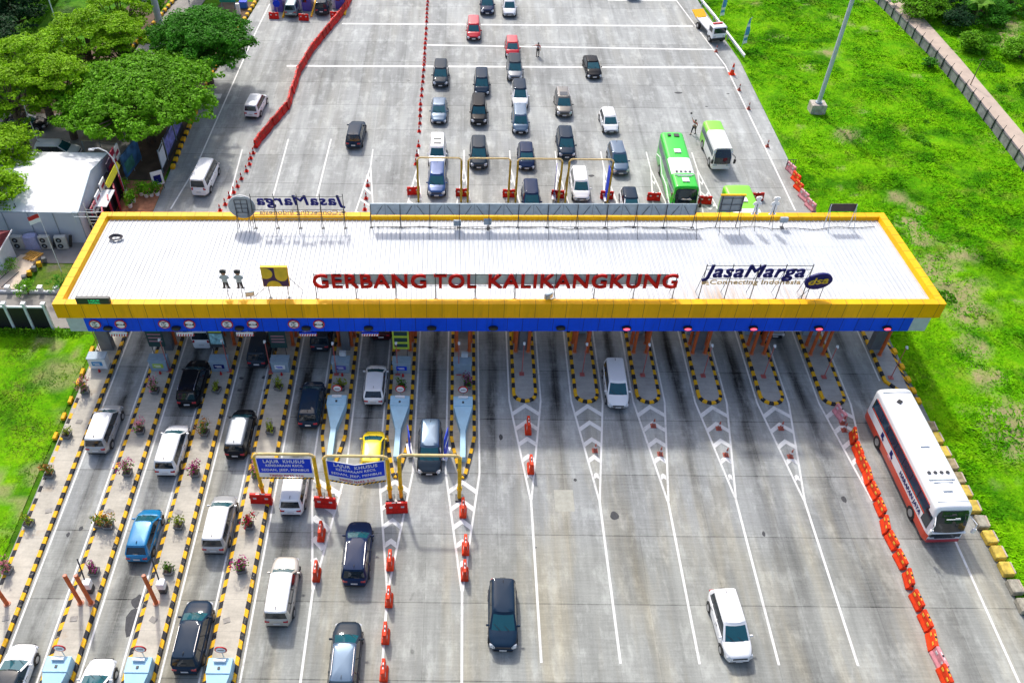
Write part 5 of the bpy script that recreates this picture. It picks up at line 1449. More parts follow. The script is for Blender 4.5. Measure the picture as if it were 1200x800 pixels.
# ---------------------------------------------------------------- planters
FL = {'magenta': (.50, .02, .26), 'pink': (.62, .22, .32), 'green': (.09, .22, .02), 'yellow-green': (.26, .34, .03), 'orange': (.42, .20, .06), 'red': (.55, .03, .08), 'purple': (.30, .06, .22)}
FM = {k: leaf_mat('petals_'+k.replace('-', '_'), v, .3) for k, v in FL.items()}
def planter(x, y, col, label, s=1.0, seed=0):
    p = G(x, y)
    root = thing('potted_plant', label, 'potted plant', (p.x, p.y, KH-.02 if p.x > -28.8 else 0), random.uniform(-.3, .3), 'planters on the toll islands')
    b = MB(); b.box((0, 0, .17), (.50, .50, .34), taper=1.25); b.build('pot', M['pot'], root, bevel=.02)
    b = MB(); b.box((0, 0, .345), (.50, .50, .02)); b.build('soil', M['soil'], root)
    r = np.random.default_rng(seed)
    b = MB()
    for q in range(6):
        a = r.uniform(0, 6.28); b.tube((0, 0, .33), (.28*math.cos(a), .28*math.sin(a), r.uniform(.7, 1.1)*s), .014, .008, n=4)
    b.build('stem', M['bark'], root)
    def cloud(name, n, rr, z0, z1, mat, sz):
        a = r.uniform(0, 6.28, n); q = np.sqrt(r.random(n))*rr*(.7+.5*np.sin(a*2+seed))
        c = np.stack([q*np.cos(a), q*np.sin(a), r.uniform(z0, z1, n)], 1)
        d = r.normal(0, 1, (n, 3)); d /= np.linalg.norm(d, axis=1)[:, None]; e = np.cross(d, r.normal(0, 1, (n, 3))); e /= np.linalg.norm(e, axis=1)[:, None]
        k = sz*r.uniform(.6, 1.3, n)[:, None]
        V = np.stack([c-d*k*.5, c+e*k*.3, c+d*k*.5, c-e*k*.3], 1).reshape(-1, 3)
        raw(name, V, np.arange(len(V)).reshape(-1, 4), mat, root)
    cloud('foliage', 110, .38*s, .4, .95*s, FM['green'] if col != 'yellow-green' else FM['yellow-green'], .17)
    if col not in ('green', 'yellow-green'): cloud('blossom', 150, .46*s, .6, 1.1*s, FM[col], .15)
PLN = [(101, 461, 'pink', 0, 'pink and green'), (80, 513, 'yellow-green', 0, 'yellow-green'), (60, 559, 'orange', 0, 'dull orange'), (36, 616, 'yellow-green', 0, 'yellow and red'), (11, 671, 'pink', 0, 'pink-topped'),
       (183, 461, 'pink', 1, 'pale pink'), (166, 508, 'pink', 1, 'dusty pink'), (151, 557, 'magenta', 1, 'bright magenta'), (129, 619, 'orange', 1, 'brownish orange'), (118, 617, 'yellow-green', 1, 'small yellow-green'), (112, 673, 'purple', 1, 'dull purple'),
       (255, 460, 'yellow-green', 2, 'yellow-green'), (241, 510, 'orange', 2, 'pale orange'), (230, 558, 'magenta', 2, 'bright magenta'), (211, 619, 'yellow-green', 2, 'leafy yellow-green'), (199, 672, 'green', 2, 'full green'),
       (327, 457, 'yellow-green', 3, 'slim yellow-green'), (318, 508, 'yellow-green', 3, 'bushy green'), (301, 559, 'pink', 3, 'pale pink half hidden by the gantry'), (293, 619, 'red', 3, 'red-flowered'), (284, 670, 'magenta', 3, 'deep magenta'),
       (400, 457, 'yellow-green', 4, 'bright yellow-green'), (471, 457, 'green', 5, 'spiky green'), (548, 455, 'purple', 6, 'dark purple and green')]
for k, (x, y, c, i, d) in enumerate(PLN): planter(x, y, c, 'square grey planter with %s plant on the %s toll island' % (d, ordl(i)), random.uniform(.95, 1.4), k+100)

# ---------------------------------------------------------------- trees
def leaves(name, clumps, per, leaf, mat, root, seed, flat=.45, droop=0.5):
    r = np.random.default_rng(seed); out = []
    for (cx, cy, cz, cr) in clumps:
        n = int(per*cr*cr)
        d = r.normal(0, 1, (n, 3)); d /= np.linalg.norm(d, axis=1)[:, None]
        rad_ = cr*(.55+.5*r.random(n)**.5)[:, None]
        lump = 1+.35*np.sin(3*np.arctan2(d[:, 1], d[:, 0])+cx*3)[:, None]*np.abs(d[:, :1]*0+1)
        c = d*rad_*lump*np.array([1, 1, flat])+np.array([cx, cy, cz])
        nrm = d*np.array([.6, .6, .5])+np.array([0, 0, .75])+r.normal(0, .35, (n, 3)); nrm /= np.linalg.norm(nrm, axis=1)[:, None]
        t = np.cross(nrm, r.normal(0, 1, (n, 3))); t /= np.linalg.norm(t, axis=1)[:, None]; u = np.cross(nrm, t)
        k = leaf*r.uniform(.6, 1.4, n)[:, None]
        out.append(np.stack([c-t*k*.5, c+u*k*.30, c+t*k*.5-nrm*k*.12, c-u*k*.30], 1).reshape(-1, 3))
    V = np.concatenate(out)
    return raw(name, V, np.arange(len(V)).reshape(-1, 4), mat, root)
def tree(label, x, y, H, R, zc, hc, mat, seed, n=46, per=230, leaf=.30, flat=.40, crange=(.7, 1.4), trunks=1, cat='tree', group=None, tiers=0):
    root = thing('tree', label, cat, (x, y, 0), 0, group); r = random.Random(seed)
    cl = []
    for i in range(n):
        a = i*2.39996+r.uniform(-.3, .3); q = math.sqrt((i+.5)/n)
        q2 = q*R*r.uniform(.82, 1.05); z = zc+hc*math.sqrt(max(0, 1-q*q*.9))*r.uniform(.75, 1.05)-hc*.35
        if tiers: z = zc-hc*.5+round((z-zc+hc*.5)/hc*tiers)/tiers*hc+r.uniform(-.15, .15)
        cl.append((q2*math.cos(a), q2*math.sin(a), z, r.uniform(*crange)*(1-.25*q)))
    for i in range(n//3):
        a = r.uniform(0, 6.28); q = r.uniform(.3, .85)*R
        cl.append((q*math.cos(a), q*math.sin(a), zc-hc*r.uniform(.1, .6), r.uniform(*crange)*.8))
    if R > 2:
        for i in range(n//2):
            a = r.uniform(0, 6.28); q = R*r.uniform(.85, 1.12); cl.append((q*math.cos(a), q*math.sin(a), zc-hc*r.uniform(-.25, .3), r.uniform(.35, .8)))
    leaves('crown', cl, per*1.7, leaf*.74, mat, root, seed, flat*.85)
    b = MB(); tr = .035*H+.03*R
    b.tube((0, 0, -.1), (.1, .05, zc*.45), tr, tr*.75, n=9); b.tube((.1, .05, zc*.45), (0, .1, zc*.9), tr*.75, tr*.45, n=8)
    for c in cl[::3]: b.tube((.1*r.random(), .05, zc*r.uniform(.4, .75)), (c[0]*.9, c[1]*.9, c[2]-.2), tr*.35, tr*.08, n=5)
    b.build('trunk', M['bark'], root)
    return root
LM_l = leaf_mat('lime_leaves', (.23, .46, .010), .32)
LM_m = leaf_mat('mid_green_leaves', (.13, .36, .012), .45)
LM_d = leaf_mat('deep_green_leaves', (.055, .24, .014), .42)
LM_dd = leaf_mat('dark_green_leaves', (.012, .055, .018), .40)
def TP(px, py, z): p = G(px, py, z); return p.x, p.y
x, y = TP(163, 112, 5.2); tree('huge spreading mid-green tree with red blossoms beside the left kerb, its crown the largest of all', x, y, 8, 7.6, 5.6, 2.6, LM_m, 1, n=95, per=190, leaf=.36, crange=(1.1, 1.9))
x, y = TP(236, 46, 5.5); tree('deep green rounded tree between the service road and the far plaza', x, y, 8, 5.2, 5.6, 3.6, LM_d, 2, n=70, per=210, leaf=.34, crange=(1.0, 1.7))
lim = [(38, 78, 4.6, 'yellow-green layered tree at the far left, left of the thin street lamp'), (100, 52, 4.2, 'yellow-green layered tree in the middle of the left park'), (66, 100, 3.2, 'small yellow-green layered tree in front of the park trees'), (138, 18, 3.6, 'yellow-green layered tree left of the ladder mast'), (8, 112, 3.2, 'yellow-green layered tree cut by the left photo edge'), (142, 52, 2.6, 'slim yellow-green tree at the right side of the park')]
for k, (px, py, R_, lb) in enumerate(lim):
    x, y = TP(px, py, 6); tree(lb, x, y, 9, R_, 6.4, 3.8, LM_l, 10+k, n=int(9*R_), per=200, leaf=.32, flat=.28, crange=(.8, 1.4), tiers=4, group='yellow-green layered trees in the left park')
x, y = TP(2, 180, 4); tree('yellow-green tree behind the white tent at the left photo edge', x, y, 6, 3.1, 4.6, 2.4, LM_l, 31, n=36, per=220, leaf=.30, flat=.35, crange=(.8, 1.3), tiers=3)
x, y = TP(-6, 228, 4); tree('yellow-green tree in front of the white tent, mostly beyond the left photo edge', x, y, 6, 2.3, 4.6, 2.2, LM_l, 32, n=24, per=220, leaf=.30, flat=.35, crange=(.7, 1.1), tiers=3)
x, y = TP(-6, 12, 5); tree('very dark tree in the upper left corner', x, y, 8, 5.4, 5.5, 4, LM_dd, 33, n=60, per=150, leaf=.38, crange=(1.1, 1.8))
x, y = TP(-30, 60, 5); tree('very dark tree beyond the upper left edge of the park', x, y, 8, 5.0, 5.5, 4, LM_dd, 34, n=40, per=140, leaf=.38, crange=(1.1, 1.8))
x, y = TP(180, -2, 3.5); tree('mid-green tree behind the ladder mast beside the service road', x, y, 7, 3.4, 4.2, 2.6, LM_m, 35, n=34, per=170, leaf=.32)
x, y = TP(45, -30, 4); tree('dark green tree at the top of the park behind the hedge', x, y, 7, 4.0, 4.6, 3, LM_d, 36, n=30, per=120, leaf=.36)
x, y = TP(276, 45, 1.2); tree('small reddish shrub beside the kerb behind the deep green tree', x, y, 2, 1.0, 1.3, .9, FM['orange'], 37, n=10, per=200, leaf=.22, crange=(.4, .7), cat='shrub')
for k, (px, py) in enumerate(((268, 70), (262, 62), (284, 30))): x, y = TP(px, py, .8); tree('low green shrub by the yellow kerb stones, %s' % ['lowest of three', 'middle of three', 'uppermost of three'][k], x, y, 1.5, .8, .8, .7, LM_m, 40+k, n=8, per=220, leaf=.2, crange=(.35, .6), cat='shrub')
# hedge strip
p0, p1 = G(26, 46), G(62, -2)
hb = []
for q in range(26): t = q/25; hb.append((p0.x+(p1.x-p0.x)*t, p0.y+(p1.y-p0.y)*t, .5, .95))
root = thing('hedge', 'straight trimmed bright green hedge strip in the upper left park', 'hedge', (0, 0, 0)); leaves('foliage', hb, 420, .26, LM_m, root, 50, .8)
b = MB(); 
for q in hb[::3]: b.tube((q[0], q[1], 0), (q[0], q[1], .7), .05, n=5)
b.build('stem', M['bark'], root)
# creepers at the foot of the black fence
for k in range(1): weeds('fence_creeper', 'leafy creeper with pale blossoms along the foot of the black fence', [(-45+q*.8, 50.55, .55, .45) for q in range(19)], LM_m, 71, n=90, size=.22, cat='creeper')
# right: bushes, banana plants
for k, (px, py, R_, m_, lb) in enumerate(((1082, 8, 3.0, LM_m, 'mid-green bush at the bend of the beige path'), (1105, 2, 3.2, LM_dd, 'dark bush left of the banana plants'), (1150, 14, 2.6, LM_d, 'deep green bush behind the banana plants'), (1185, 4, 3.2, LM_d, 'deep green bush in the upper right corner'), (1122, 24, 1.6, LM_dd, 'small dark bush under the banana leaves'), (1140, 50, 1.3, LM_m, 'small round bush alone in the field right of the path'), (1198, 60, 2.0, LM_m, 'light bush at the right photo edge'), (1092, 70, .8, LM_d, 'small dark bush growing against the grey wall'))):
    x, y = TP(px, py, 1.0); tree(lb, x, y, 3, R_, 1.3 if R_ > 1 else .6, 1.5*R_/3+.3, m_, 80+k, n=int(8+R_*9), per=170, leaf=.30, crange=(.5, 1.1) if R_ > 1 else (.3, .5), cat='bush')
def banana(px, py, s, label, seed):
    p = G(px, py); r = random.Random(seed); root = thing('banana_plant', label, 'banana plant', p, 0, 'banana plants right of the path')
    b = MB(); b.tube((0, 0, 0), (.05, 0, 1.9*s), .16*s, .10*s, n=8); b.build('stem', pm('banana_stem', (.16, .20, .06), .7), root)
    lf = MB()
    for k in range(9):
        a = k*2.4+r.uniform(-.3, .3); L = r.uniform(1.5, 2.3)*s; dx, dy = math.cos(a), math.sin(a); prev = None
        for q in range(8):
            t = q/7; rr = L*t*.9; z = 1.9*s+1.1*s*math.sin(t*2.2)*(.8)-t*t*1.0*s; w_ = .30*s*math.sin(min(1, t*1.15+.08)*math.pi)**.7 if t < .98 else .02
            c = (dx*rr, dy*rr, z); cur = [(c[0]-dy*w_, c[1]+dx*w_, z-.08), c, (c[0]+dy*w_, c[1]-dx*w_, z-.08)]
            if prev: lf.add(prev+cur, [(0, 1, 4, 3), (1, 2, 5, 4)])
            prev = cur
    lf.build('leaf', leaf_mat('banana_leaf', (.11, .27, .02), .3), root, smooth=True)
banana(1140, 27, 1.15, 'large banana plant with pale arching leaves at the upper right', 1)
banana(1172, 12, 1.0, 'banana plant nearer the right photo edge', 2); banana(1128, 8, .9, 'banana plant half hidden behind the large one', 3)
# wall on the right
wl = thing('boundary_wall', 'weathered grey boundary wall with leaning posts between the grass slope and the beige path', 'wall', (0, 0, 0))
b = MB(); ys = list(np.arange(20, 150, 1.9)); cap = MB(); pst = MB()
for y0, y1 in zip(ys, ys[1:]):
    x0, x1 = float(wall_x(y0)), float(wall_x(y1)); d = Vector((x1-x0, y1-y0)); rz = math.atan2(d.y, d.x)
    b.box(((x0+x1)/2, (y0+y1)/2, .53), (d.length, .14, 1.0), rz); cap.box(((x0+x1)/2, (y0+y1)/2, 1.06), (d.length, .22, .07), rz)
b.build('wall_panel', M['wallgrey'], wl); cap.build('coping', pm('dark_coping', (.10, .095, .095), .85, var=.3), wl)
for y0 in ys[24:56]:
    x0 = float(wall_x(y0)); p = MB(); p.box((x0-.08, y0, .62), (.14, .14, 1.3)); p.tube((x0-.06, y0, 1.2), (x0+.2, y0+.2, 1.6), .04, .03, n=5); p.build('post', M['dark_steel'], wl)
root = thing('utility_pole', 'thin dark utility pole rising beside the wall from the beige path', 'pole', G(1137, 100)); b = MB(); b.tube((0, 0, 0), (.05, 0, 3.3), .06, .04, n=7); b.build('pole', M['bark'], root); b = MB(); b.tube((-.3, 0, 3.1), (.35, 0, 3.1), .03, n=5); b.build('crossarm', M['bark'], root)
# tall mast right
p = G(956, 131); root = thing('light_mast', 'tall pale grey light mast on a square concrete block in the grass slope', 'mast', (p.x, p.y, 0))
b = MB(); b.box((0, 0, .5), (1.6, 1.3, 1.15)); b.build('foundation', pm('raw_concrete', (.42, .38, .32), .9, var=.3), root, bevel=.04)
b = MB(); b.tube((0, 0, 1.0), (0, 0, 30), .23, .17, n=14); b.build('mast', M['pale_steel'], root, smooth=False)
b = MB(); b.tube((0, 0, 1.05), (0, 0, 1.2), .36, n=14); b.build('flange', M['galv'], root)
b = MB()
for a in range(6): b.box((1.3*math.cos(a), 1.3*math.sin(a), 30), (.6, .4, .5))
b.tube((0, 0, 29.8), (0, 0, 30), 1.3, n=16); b.build('lamp_ring', M['galv'], root)
# tall mast left with ladder
p = G(194, 57); root = thing('light_mast', 'tall pale grey mast with caged ladder on its left, rising behind the big tree', 'mast', (p.x, p.y, 0))
b = MB(); b.tube((0, 0, 0), (0, 0, 30), .42, .20, n=14); b.build('mast', M['pale_steel'], root)
b = MB()
for xx in (-.95, -1.35): b.tube((xx, 0, 5.5), (xx+.3, 0, 26), .03, n=5)
for z in np.arange(5.5, 26, .35): b.tube((-.95+.3*(z-5.5)/20, 0, z), (-1.35+.3*(z-5.5)/20, 0, z), .025, n=4)
for z in np.arange(6, 26, 2.0): b.tube((-.3, 0, z), (-1.3, 0, z), .03, n=4)
b.build('ladder', M['pale_steel'], root)
# guard rail, flags, tow truck side
gr = thing('guard_rail', 'white steel guard rail along the upper right edge of the far plaza', 'guard rail', (0, 0, 0))
P3 = [G(812, -8), G(822, 8), G(836, 25), G(852, 47), G(871, 72)]
for a, c in zip(P3, P3[1:]):
    d = c-a; rz = math.atan2(d.y, d.x); m_ = (a+c)/2
    b = MB(); b.box((m_.x, m_.y, .55), (d.length, .06, .14), rz); b.box((m_.x, m_.y, .72), (d.length, .06, .12), rz); b.box((m_.x, m_.y, .635), (d.length, .03, .06), rz); b.box((m_.x, m_.y, .80), (d.length, .22, .03), rz); b.build('rail', M['white'], gr)
    b = MB(); b.box((a.x, a.y, .38), (.12, .12, .76), rz); b.build('post', M['galv'], gr)
def feather(x, y, label, k):
    p = G(x, y); root = thing('feather_flag', label, 'flag', p, .4, 'blue and white feather flags')
    b = MB(); b.path([(0, 0, 0), (0, 0, 2.6), (.08, 0, 3.3), (.30, 0, 3.9), (.55, 0, 4.1)], .025, 6); b.build('pole', M['pale_steel'], root)
    f = MB(); pr_ = []; 
    for q in range(10):
        t = q/9; z = .9+t*3.1; w_ = .62*(1-.5*t*t); xo = .02 if t < .7 else .02+.9*(t-.7)**1.3; pr_.append((xo, z, w_))
    for k_ in range(9):
        (xa, za, wa), (xb, zb, wb2) = pr_[k_], pr_[k_+1]
        q = [(xa, .02, za), (xa+wa, .10*math.sin(k_), za), (xb+wb2, .10*math.sin(k_+1), zb), (xb, .02, zb)]
        f.add(q, [(0, 1, 2, 3)], 1 if k_ in (0, 2, 6) else 0)
    f.build('cloth', [pm('flag_blue', (.08, .30, .55), .7), M['sign_white']], root)
feather(842, 27, 'blue and white feather flag behind the tow truck, upper of two', 0); feather(868, 60, 'blue and white feather flag in the grass beside the guard rail end, lower of two', 1)
b = thing('sign_panel', 'small white panel standing on the beige path at the upper photo edge', 'sign', G(1044, 6)); q = MB(); q.box((0, 0, 1.0), (.9, .06, 1.3)); q.build('panel', M['sign_white'], b); q = MB(); q.box((-.35, 0, .2), (.06, .06, .4)); q.box((.35, 0, .2), (.06, .06, .4)); q.build('leg', M['dark_steel'], b)

# ---------------------------------------------------------------- left side: kerb stones, fences, tent, shops
ks = [G(205, 197), G(217, 165), G(231, 134), G(250, 87), G(275, 45), G(300, 5), G(306, -6)]
tot = 0; k = 0
st0 = thing('kerb_stone', 'x', 'kerb stone', (0, 0, 0), 0, 'yellow kerb stones along the far left edge'); b = MB(); b.box((0, 0, .18), (.42, .62, .36)); b.build('stone', M['kerb_yellow'], st0, bevel=.06)
b = MB(); b.box((0, .6, .12), (.30, .56, .24)); b.build('dark_gap_block', M['kerb_black'], st0, bevel=.03)
s_ = 0
for a, c in zip(ks, ks[1:]):
    L = (c-a).length; d = (c-a).normalized(); t = 0
    while t < L:
        p = a+d*t; o = place(st0, (p.x-.15, p.y, 0), math.atan2(-d.x, d.y), 'one of the yellow kerb stones alternating with black along the left edge of the far plaza'); t += 1.22
ka = [G(150, 62), G(176, 34), G(207, -2)]
for a, c in zip(ka, ka[1:]):
    L = (c-a).length; d = (c-a).normalized(); t = 0
    while t < L:
        p = a+d*t; o = place(st0, (p.x, p.y, 0), math.atan2(-d.x, d.y), 'one of the pale yellow kerb stones along the left side of the service road'); o['group'] = 'kerb stones along the service road'; t += 1.22
# tent
tx0, tx1, ty0, ty1, tze, tzr = -46.5, -33.15, 62.1, 71.5, 3.35, 4.5
root = thing('marquee_tent', 'large white marquee tent with gabled roof left of the canopy', 'tent', ((tx0+tx1)/2, (ty0+ty1)/2, 0)); cx, cy_ = (tx0+tx1)/2, (ty0+ty1)/2
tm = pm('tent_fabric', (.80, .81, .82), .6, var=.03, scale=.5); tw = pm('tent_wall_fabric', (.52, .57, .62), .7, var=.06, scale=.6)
b = MB(); hx, hy = (tx1-tx0)/2, (ty1-ty0)/2
n = 8
for s in (-1, 1):
    for k in range(n):
        t0, t1 = k/n, (k+1)/n; f = lambda t: tze+(tzr-tze)*t-.18*math.sin(t*math.pi)
        b.add([(-hx, s*hy*(1-t0), f(t0)), (hx, s*hy*(1-t0), f(t0)), (hx, s*hy*(1-t1), f(t1)), (-hx, s*hy*(1-t1), f(t1))], [(0, 1, 2, 3) if s < 0 else (3, 2, 1, 0)])
b.build('roof', tm, root, smooth=True)
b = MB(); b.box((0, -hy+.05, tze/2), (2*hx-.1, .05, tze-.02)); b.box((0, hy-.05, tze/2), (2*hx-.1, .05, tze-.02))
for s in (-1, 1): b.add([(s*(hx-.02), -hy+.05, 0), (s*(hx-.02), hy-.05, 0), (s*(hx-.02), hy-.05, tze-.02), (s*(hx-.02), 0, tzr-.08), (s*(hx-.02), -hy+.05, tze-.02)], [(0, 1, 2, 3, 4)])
b.build('side_wall', tw, root)
b = MB()
for k in range(7): x = -hx+.05+k*(2*hx-.1)/6; b.tube((x, -hy, 0), (x, -hy, tze), .045, n=6)
b.tube((-hx, -hy, tze), (hx, -hy, tze), .05, n=6); b.tube((hx, -hy, tze), (hx, 0, tzr), .05, n=6); b.tube((hx, 0, tzr), (hx, hy, tze), .05, n=6); b.build('frame_pole', M['galv'], root)
# air conditioners
for k, (x, lb) in enumerate(((24.5, 'leftmost of the three'), (56.5, 'middle of the three'), (75, 'rightmost of the three'))):
    p = G(x, 291); r = thing('air_conditioner', 'grey twin-fan outdoor air conditioner by the tent wall, '+lb, 'air conditioner', (p.x, p.y, 0), random.uniform(-.1, .1), 'outdoor air conditioners at the tent')
    b = MB(); b.box((0, 0, .72), (.98, .40, 1.35)); b.build('casing', pm('aircon_beige', (.48, .48, .44), .6), r, bevel=.03)
    for z in (.42, 1.04):
        f = MB(); f.tube((-.12, -.20, z), (-.12, -.215, z), .25, n=18); fo = f.build('fan_grille', M['blacktrim'], r)
        h_ = MB(); h_.tube((-.12, -.215, z), (-.12, -.23, z), .10, n=10); h_.build('hub', M['galv'], fo)
    f = MB(); f.tube((.6, .1, .15), (.85, .25, 1.2), .14, n=8); f.build('black_duct', M['blacktrim'], r)
p = G(40, 289); r = thing('covered_machine', 'machine wrapped in a pale violet cloth between the air conditioners', 'covered machine', (p.x, p.y, 0)); b = MB()
b.add([(-.75, -.35, 0), (.75, -.38, 0), (.68, .35, 0), (-.7, .35, 0), (-.6, -.25, 1.25), (.55, -.30, 1.32), (.5, .25, 1.35), (-.62, .25, 1.2), (-.1, -.30, 1.15), (-.05, .2, 1.4), (0, -.48, .0)], [(0, 10, 8, 4), (10, 1, 5, 8), (1, 2, 6, 5), (2, 3, 7, 9, 6), (3, 0, 4, 7), (4, 8, 9, 7), (8, 5, 6, 9)])
b.build('cloth_cover', pm('violet_cloth', (.42, .43, .62), .85, var=.12, scale=6), r); b = MB(); b.box((0, 0, .05), (1.2, .55, .1)); b.build('base', M['dark_steel'], r)
# flag
p = G(72, 318); r = thing('flag_pole', 'slim white flag pole with a small red and white flag by the tent', 'flag pole', (p.x, p.y, 0)); b = MB(); b.tube((0, 0, 0), (0, 0, 6.3), .035, .022, n=7); b.build('pole', M['white'], r)
f = MB()
for k in range(6):
    xa, xb = -.17*k, -.17*(k+1); za, zb = -.06*k, -.06*(k+1); ya, yb_ = .06*math.sin(k), .06*math.sin(k+1)
    f.add([(xa, ya, 5.75+za), (xb, yb_, 5.75+zb), (xb, yb_, 6.15+zb), (xa, ya, 6.15+za)], [(0, 1, 2, 3)], 0); f.add([(xa, ya, 5.35+za), (xb, yb_, 5.35+zb), (xb, yb_, 5.75+zb), (xa, ya, 5.75+za)], [(0, 1, 2, 3)], 1)
f.build('flag', [M['sign_red'], M['sign_white']], r)
p = G(38, 278); r = thing('pole', 'bare thin dark pole leaning on the tent wall left of the flag', 'pole', (p.x, p.y-.3, 0)); b = MB(); b.tube((0, 0, 0), (-.3, .2, 3.8), .04, n=6); b.build('pole', M['dark_steel'], r)
# black fence with white piers
r = thing('boundary_fence', 'black panelled fence with white piers at the left verge', 'fence', (-38, 51.05, 0))
X0 = G(62, 388).x+38
for k in range(9):
    x = X0-.0-k*1.56
    b = MB(); b.box((x, 0, 1.35), (.20, .22, 2.7)); b.box((x, 0, 2.78), (.34, .34, .16)); b.build('pier', M['plaster'], r)
    if k < 8: b = MB(); b.box((x-.78, .03, 1.15), (1.36, .06, 2.3)); b.build('panel', pm('black_panel', (.018, .016, .020), .5), r)
b = MB(); b.box((X0-6.2, .0, 2.42), (12.6, .16, .14)); b.build('top_beam', M['plaster'], r)
r = thing('garden_wall', 'low wall with small white pier caps behind the black fence', 'wall', (-38, 55.4, 0)); b = MB(); b.box((1, 0, .12), (16, .22, .24)); b.build('wall', M['plaster'], r)
for k in range(9): x = G(67, 346).x+38-k*1.36; b = MB(); b.box((x, 0, .4), (.30, .30, .5)); b.box((x, 0, .68), (.40, .40, .10)); b.build('pier_cap', M['white'], r)
# ramp building and red roof
r = thing('ramp_deck', 'pale tiled deck with dark posts and yellow steps at the far left', 'deck', (-38.2, 57.6, 0)); b = MB()
b.add([(-2.2, -2.1, .05), (.9, -2.1, .05), (1.5, 2.4, .05), (-.2, 2.4, .05), (-2.2, -2.1, .32), (.9, -2.1, .32), (1.5, 2.4, .32), (-.2, 2.4, .32)], [(4, 5, 6, 7), (0, 1, 5, 4), (1, 2, 6, 5), (2, 3, 7, 6), (3, 0, 4, 7)]); b.build('deck', pm('pale_tiles', (.62, .50, .38), .8, var=.08), r)
for k in range(3): b = MB(); b.box((-1.7+k*.9, -.9, .33), (.06, 2.2, .03), -.35); b.build('dark_rail', M['dark_steel'], r)
for k in range(6): b = MB(); b.box((.2+.26*k, 2.5-.12*k, .25+.05*k), (.16, 1.2, .10), -.5); b.build('yellow_step', pm('step_orange', (.55, .28, .04), .7), r)
for k in range(5): b = MB(); b.box((1.15+.22*k, -.6+.6*k, .28), (.35, .32, .45), .3); b.build('stone_edge', [M['pot'], M['kerb_yellow']][k % 2], r)
r = thing('red_roof_hut', 'small hut with dark red roof at the left photo edge', 'hut', (-40.2, 59.0, 0)); b = MB(); b.box((0, 0, 1.3), (2.6, 2.2, 2.6)); b.build('wall', M['plaster'], r)
b = MB(); b.add([(-1.7, -1.5, 2.6), (1.6, -1.5, 2.6), (1.6, 1.5, 2.6), (-1.7, 1.5, 2.6), (-1.6, 0, 3.4), (1.5, 0, 3.4)], [(0, 1, 5, 4), (2, 3, 4, 5), (1, 2, 5), (3, 0, 4)]); b.build('roof', pm('dark_red_tiles', (.17, .02, .025), .7), r)
b = MB(); b.box((1.62, 0, 2.62), (.10, 3.1, .12)); b.box((0, -1.52, 2.62), (3.3, .08, .12)); b.build('gutter', M['white'], r)
b = MB(); b.box((.2, -1.12, 1.0), (.8, .04, 2.0)); b.build('door', M['dark_steel'], r)
for k, (x, y, s) in enumerate(((30, 338, .9), (70, 333, 1.1), (11, 312, .8))):
    xx, yy = TP(x, y, .6); tree('small green shrub on the little lawn, %s' % ['beside the deck', 'by the yellow canopy rim', 'beside the red roofed hut'][k], xx, yy, 1.5, s, .7, .7, LM_m if k != 1 else LM_d, 120+k, n=8, per=260, leaf=.18, crange=(.35, .55), cat='shrub')
# shop stall with red and black panels
r = thing('shop_stall', 'black and red market stall row with slanted sign boards and a yellow oblong sign beside the tent', 'stall', (-33.0, 67.5, 0), .0)
b = MB(); b.box((.1, -1.0, 1.2), (1.6, 6.4, 2.4)); b.build('walls', pm('stall_black', (.025, .018, .03), .6), r)
for k, (y, z, h_, m_) in enumerate(((3.2, 3.3, 1.6, 'r'), (2.0, 3.1, 1.5, 'n'), (-.6, 2.9, 1.0, 'w'), (-2.2, 2.7, .9, 'w'), (-3.6, 2.5, .9, 'r'), (4.3, 3.2, 1.3, 'w'))):
    b = MB(); b.box((.45, y, z), (.10, 1.25, h_)); b.build('sign_board', {'r': pm('stall_red', (.38, .012, .05), .5), 'n': pm('stall_navy', (.03, .015, .06), .5), 'w': M['sign_white']}[m_], r)
    b = MB(); b.box((.51, y, z), (.02, .8, h_*.28)); b.build('board_print', {'r': M['sign_white'], 'n': MATS['stall_red'], 'w': MATS['stall_red']}[m_], r)
b = MB(); b.vprism([(x*1.65, z*.62) for z, x in ((-.35, -1.1), (.35, -1.1), (.45, -.8), (.45, .8), (.35, 1.1), (-.35, 1.1), (-.45, .8), (-.45, -.8))][::-1], -.05, .05); o = b.build('yellow_sign', pm('sign_lime_yellow', (.62, .58, .02), .5), r); o.location = (1.0, .9, 3.0); o.rotation_euler = (rad(-25), 0, rad(90))
for y in (-3.8, -2.0, -.2, 1.6): b = MB(); b.box((1.25, y, 1.3), (.12, .9, 2.6), .35); b.build('red_pillar', MATS['stall_red'], r)
b = MB(); b.box((.9, -2.0, 2.45), (1.2, 2.6, .08)); b.build('awning', M['plaster'], r)
b = MB(); b.box((1.0, -3.4, .9), (1.0, .8, 1.5)); b.build('counter', MATS['stall_red'], r)
# potted shrubs on the patio
for k, (x, y) in enumerate(((147, 226), (153, 243), (157, 237), (166, 229), (172, 231), (178, 230), (185, 229), (124, 232), (132, 218), (118, 245))):
    p = G(x, y); root = thing('potted_shrub', 'white-potted green shrub on the terracotta patio, %s from the lamp' % ORD[k] if k != 0 and k < 13 else 'white-potted green shrub on the terracotta patio at the foot of the curved lamp', 'potted shrub', (p.x, p.y, .03), 0, 'potted shrubs on the terracotta patio')
    b = MB(); b.tube((0, 0, 0), (0, 0, .45), .18, .26, n=12); b.build('pot', M['white'], root); b = MB(); b.tube((0, 0, .45), (0, 0, .46), .24, n=12); b.build('soil', M['soil'], root)
    leaves('foliage', [(0, 0, .95, .55), (.1, .1, 1.15, .4)], 420, .2, LM_m, root, 200+k, .9)
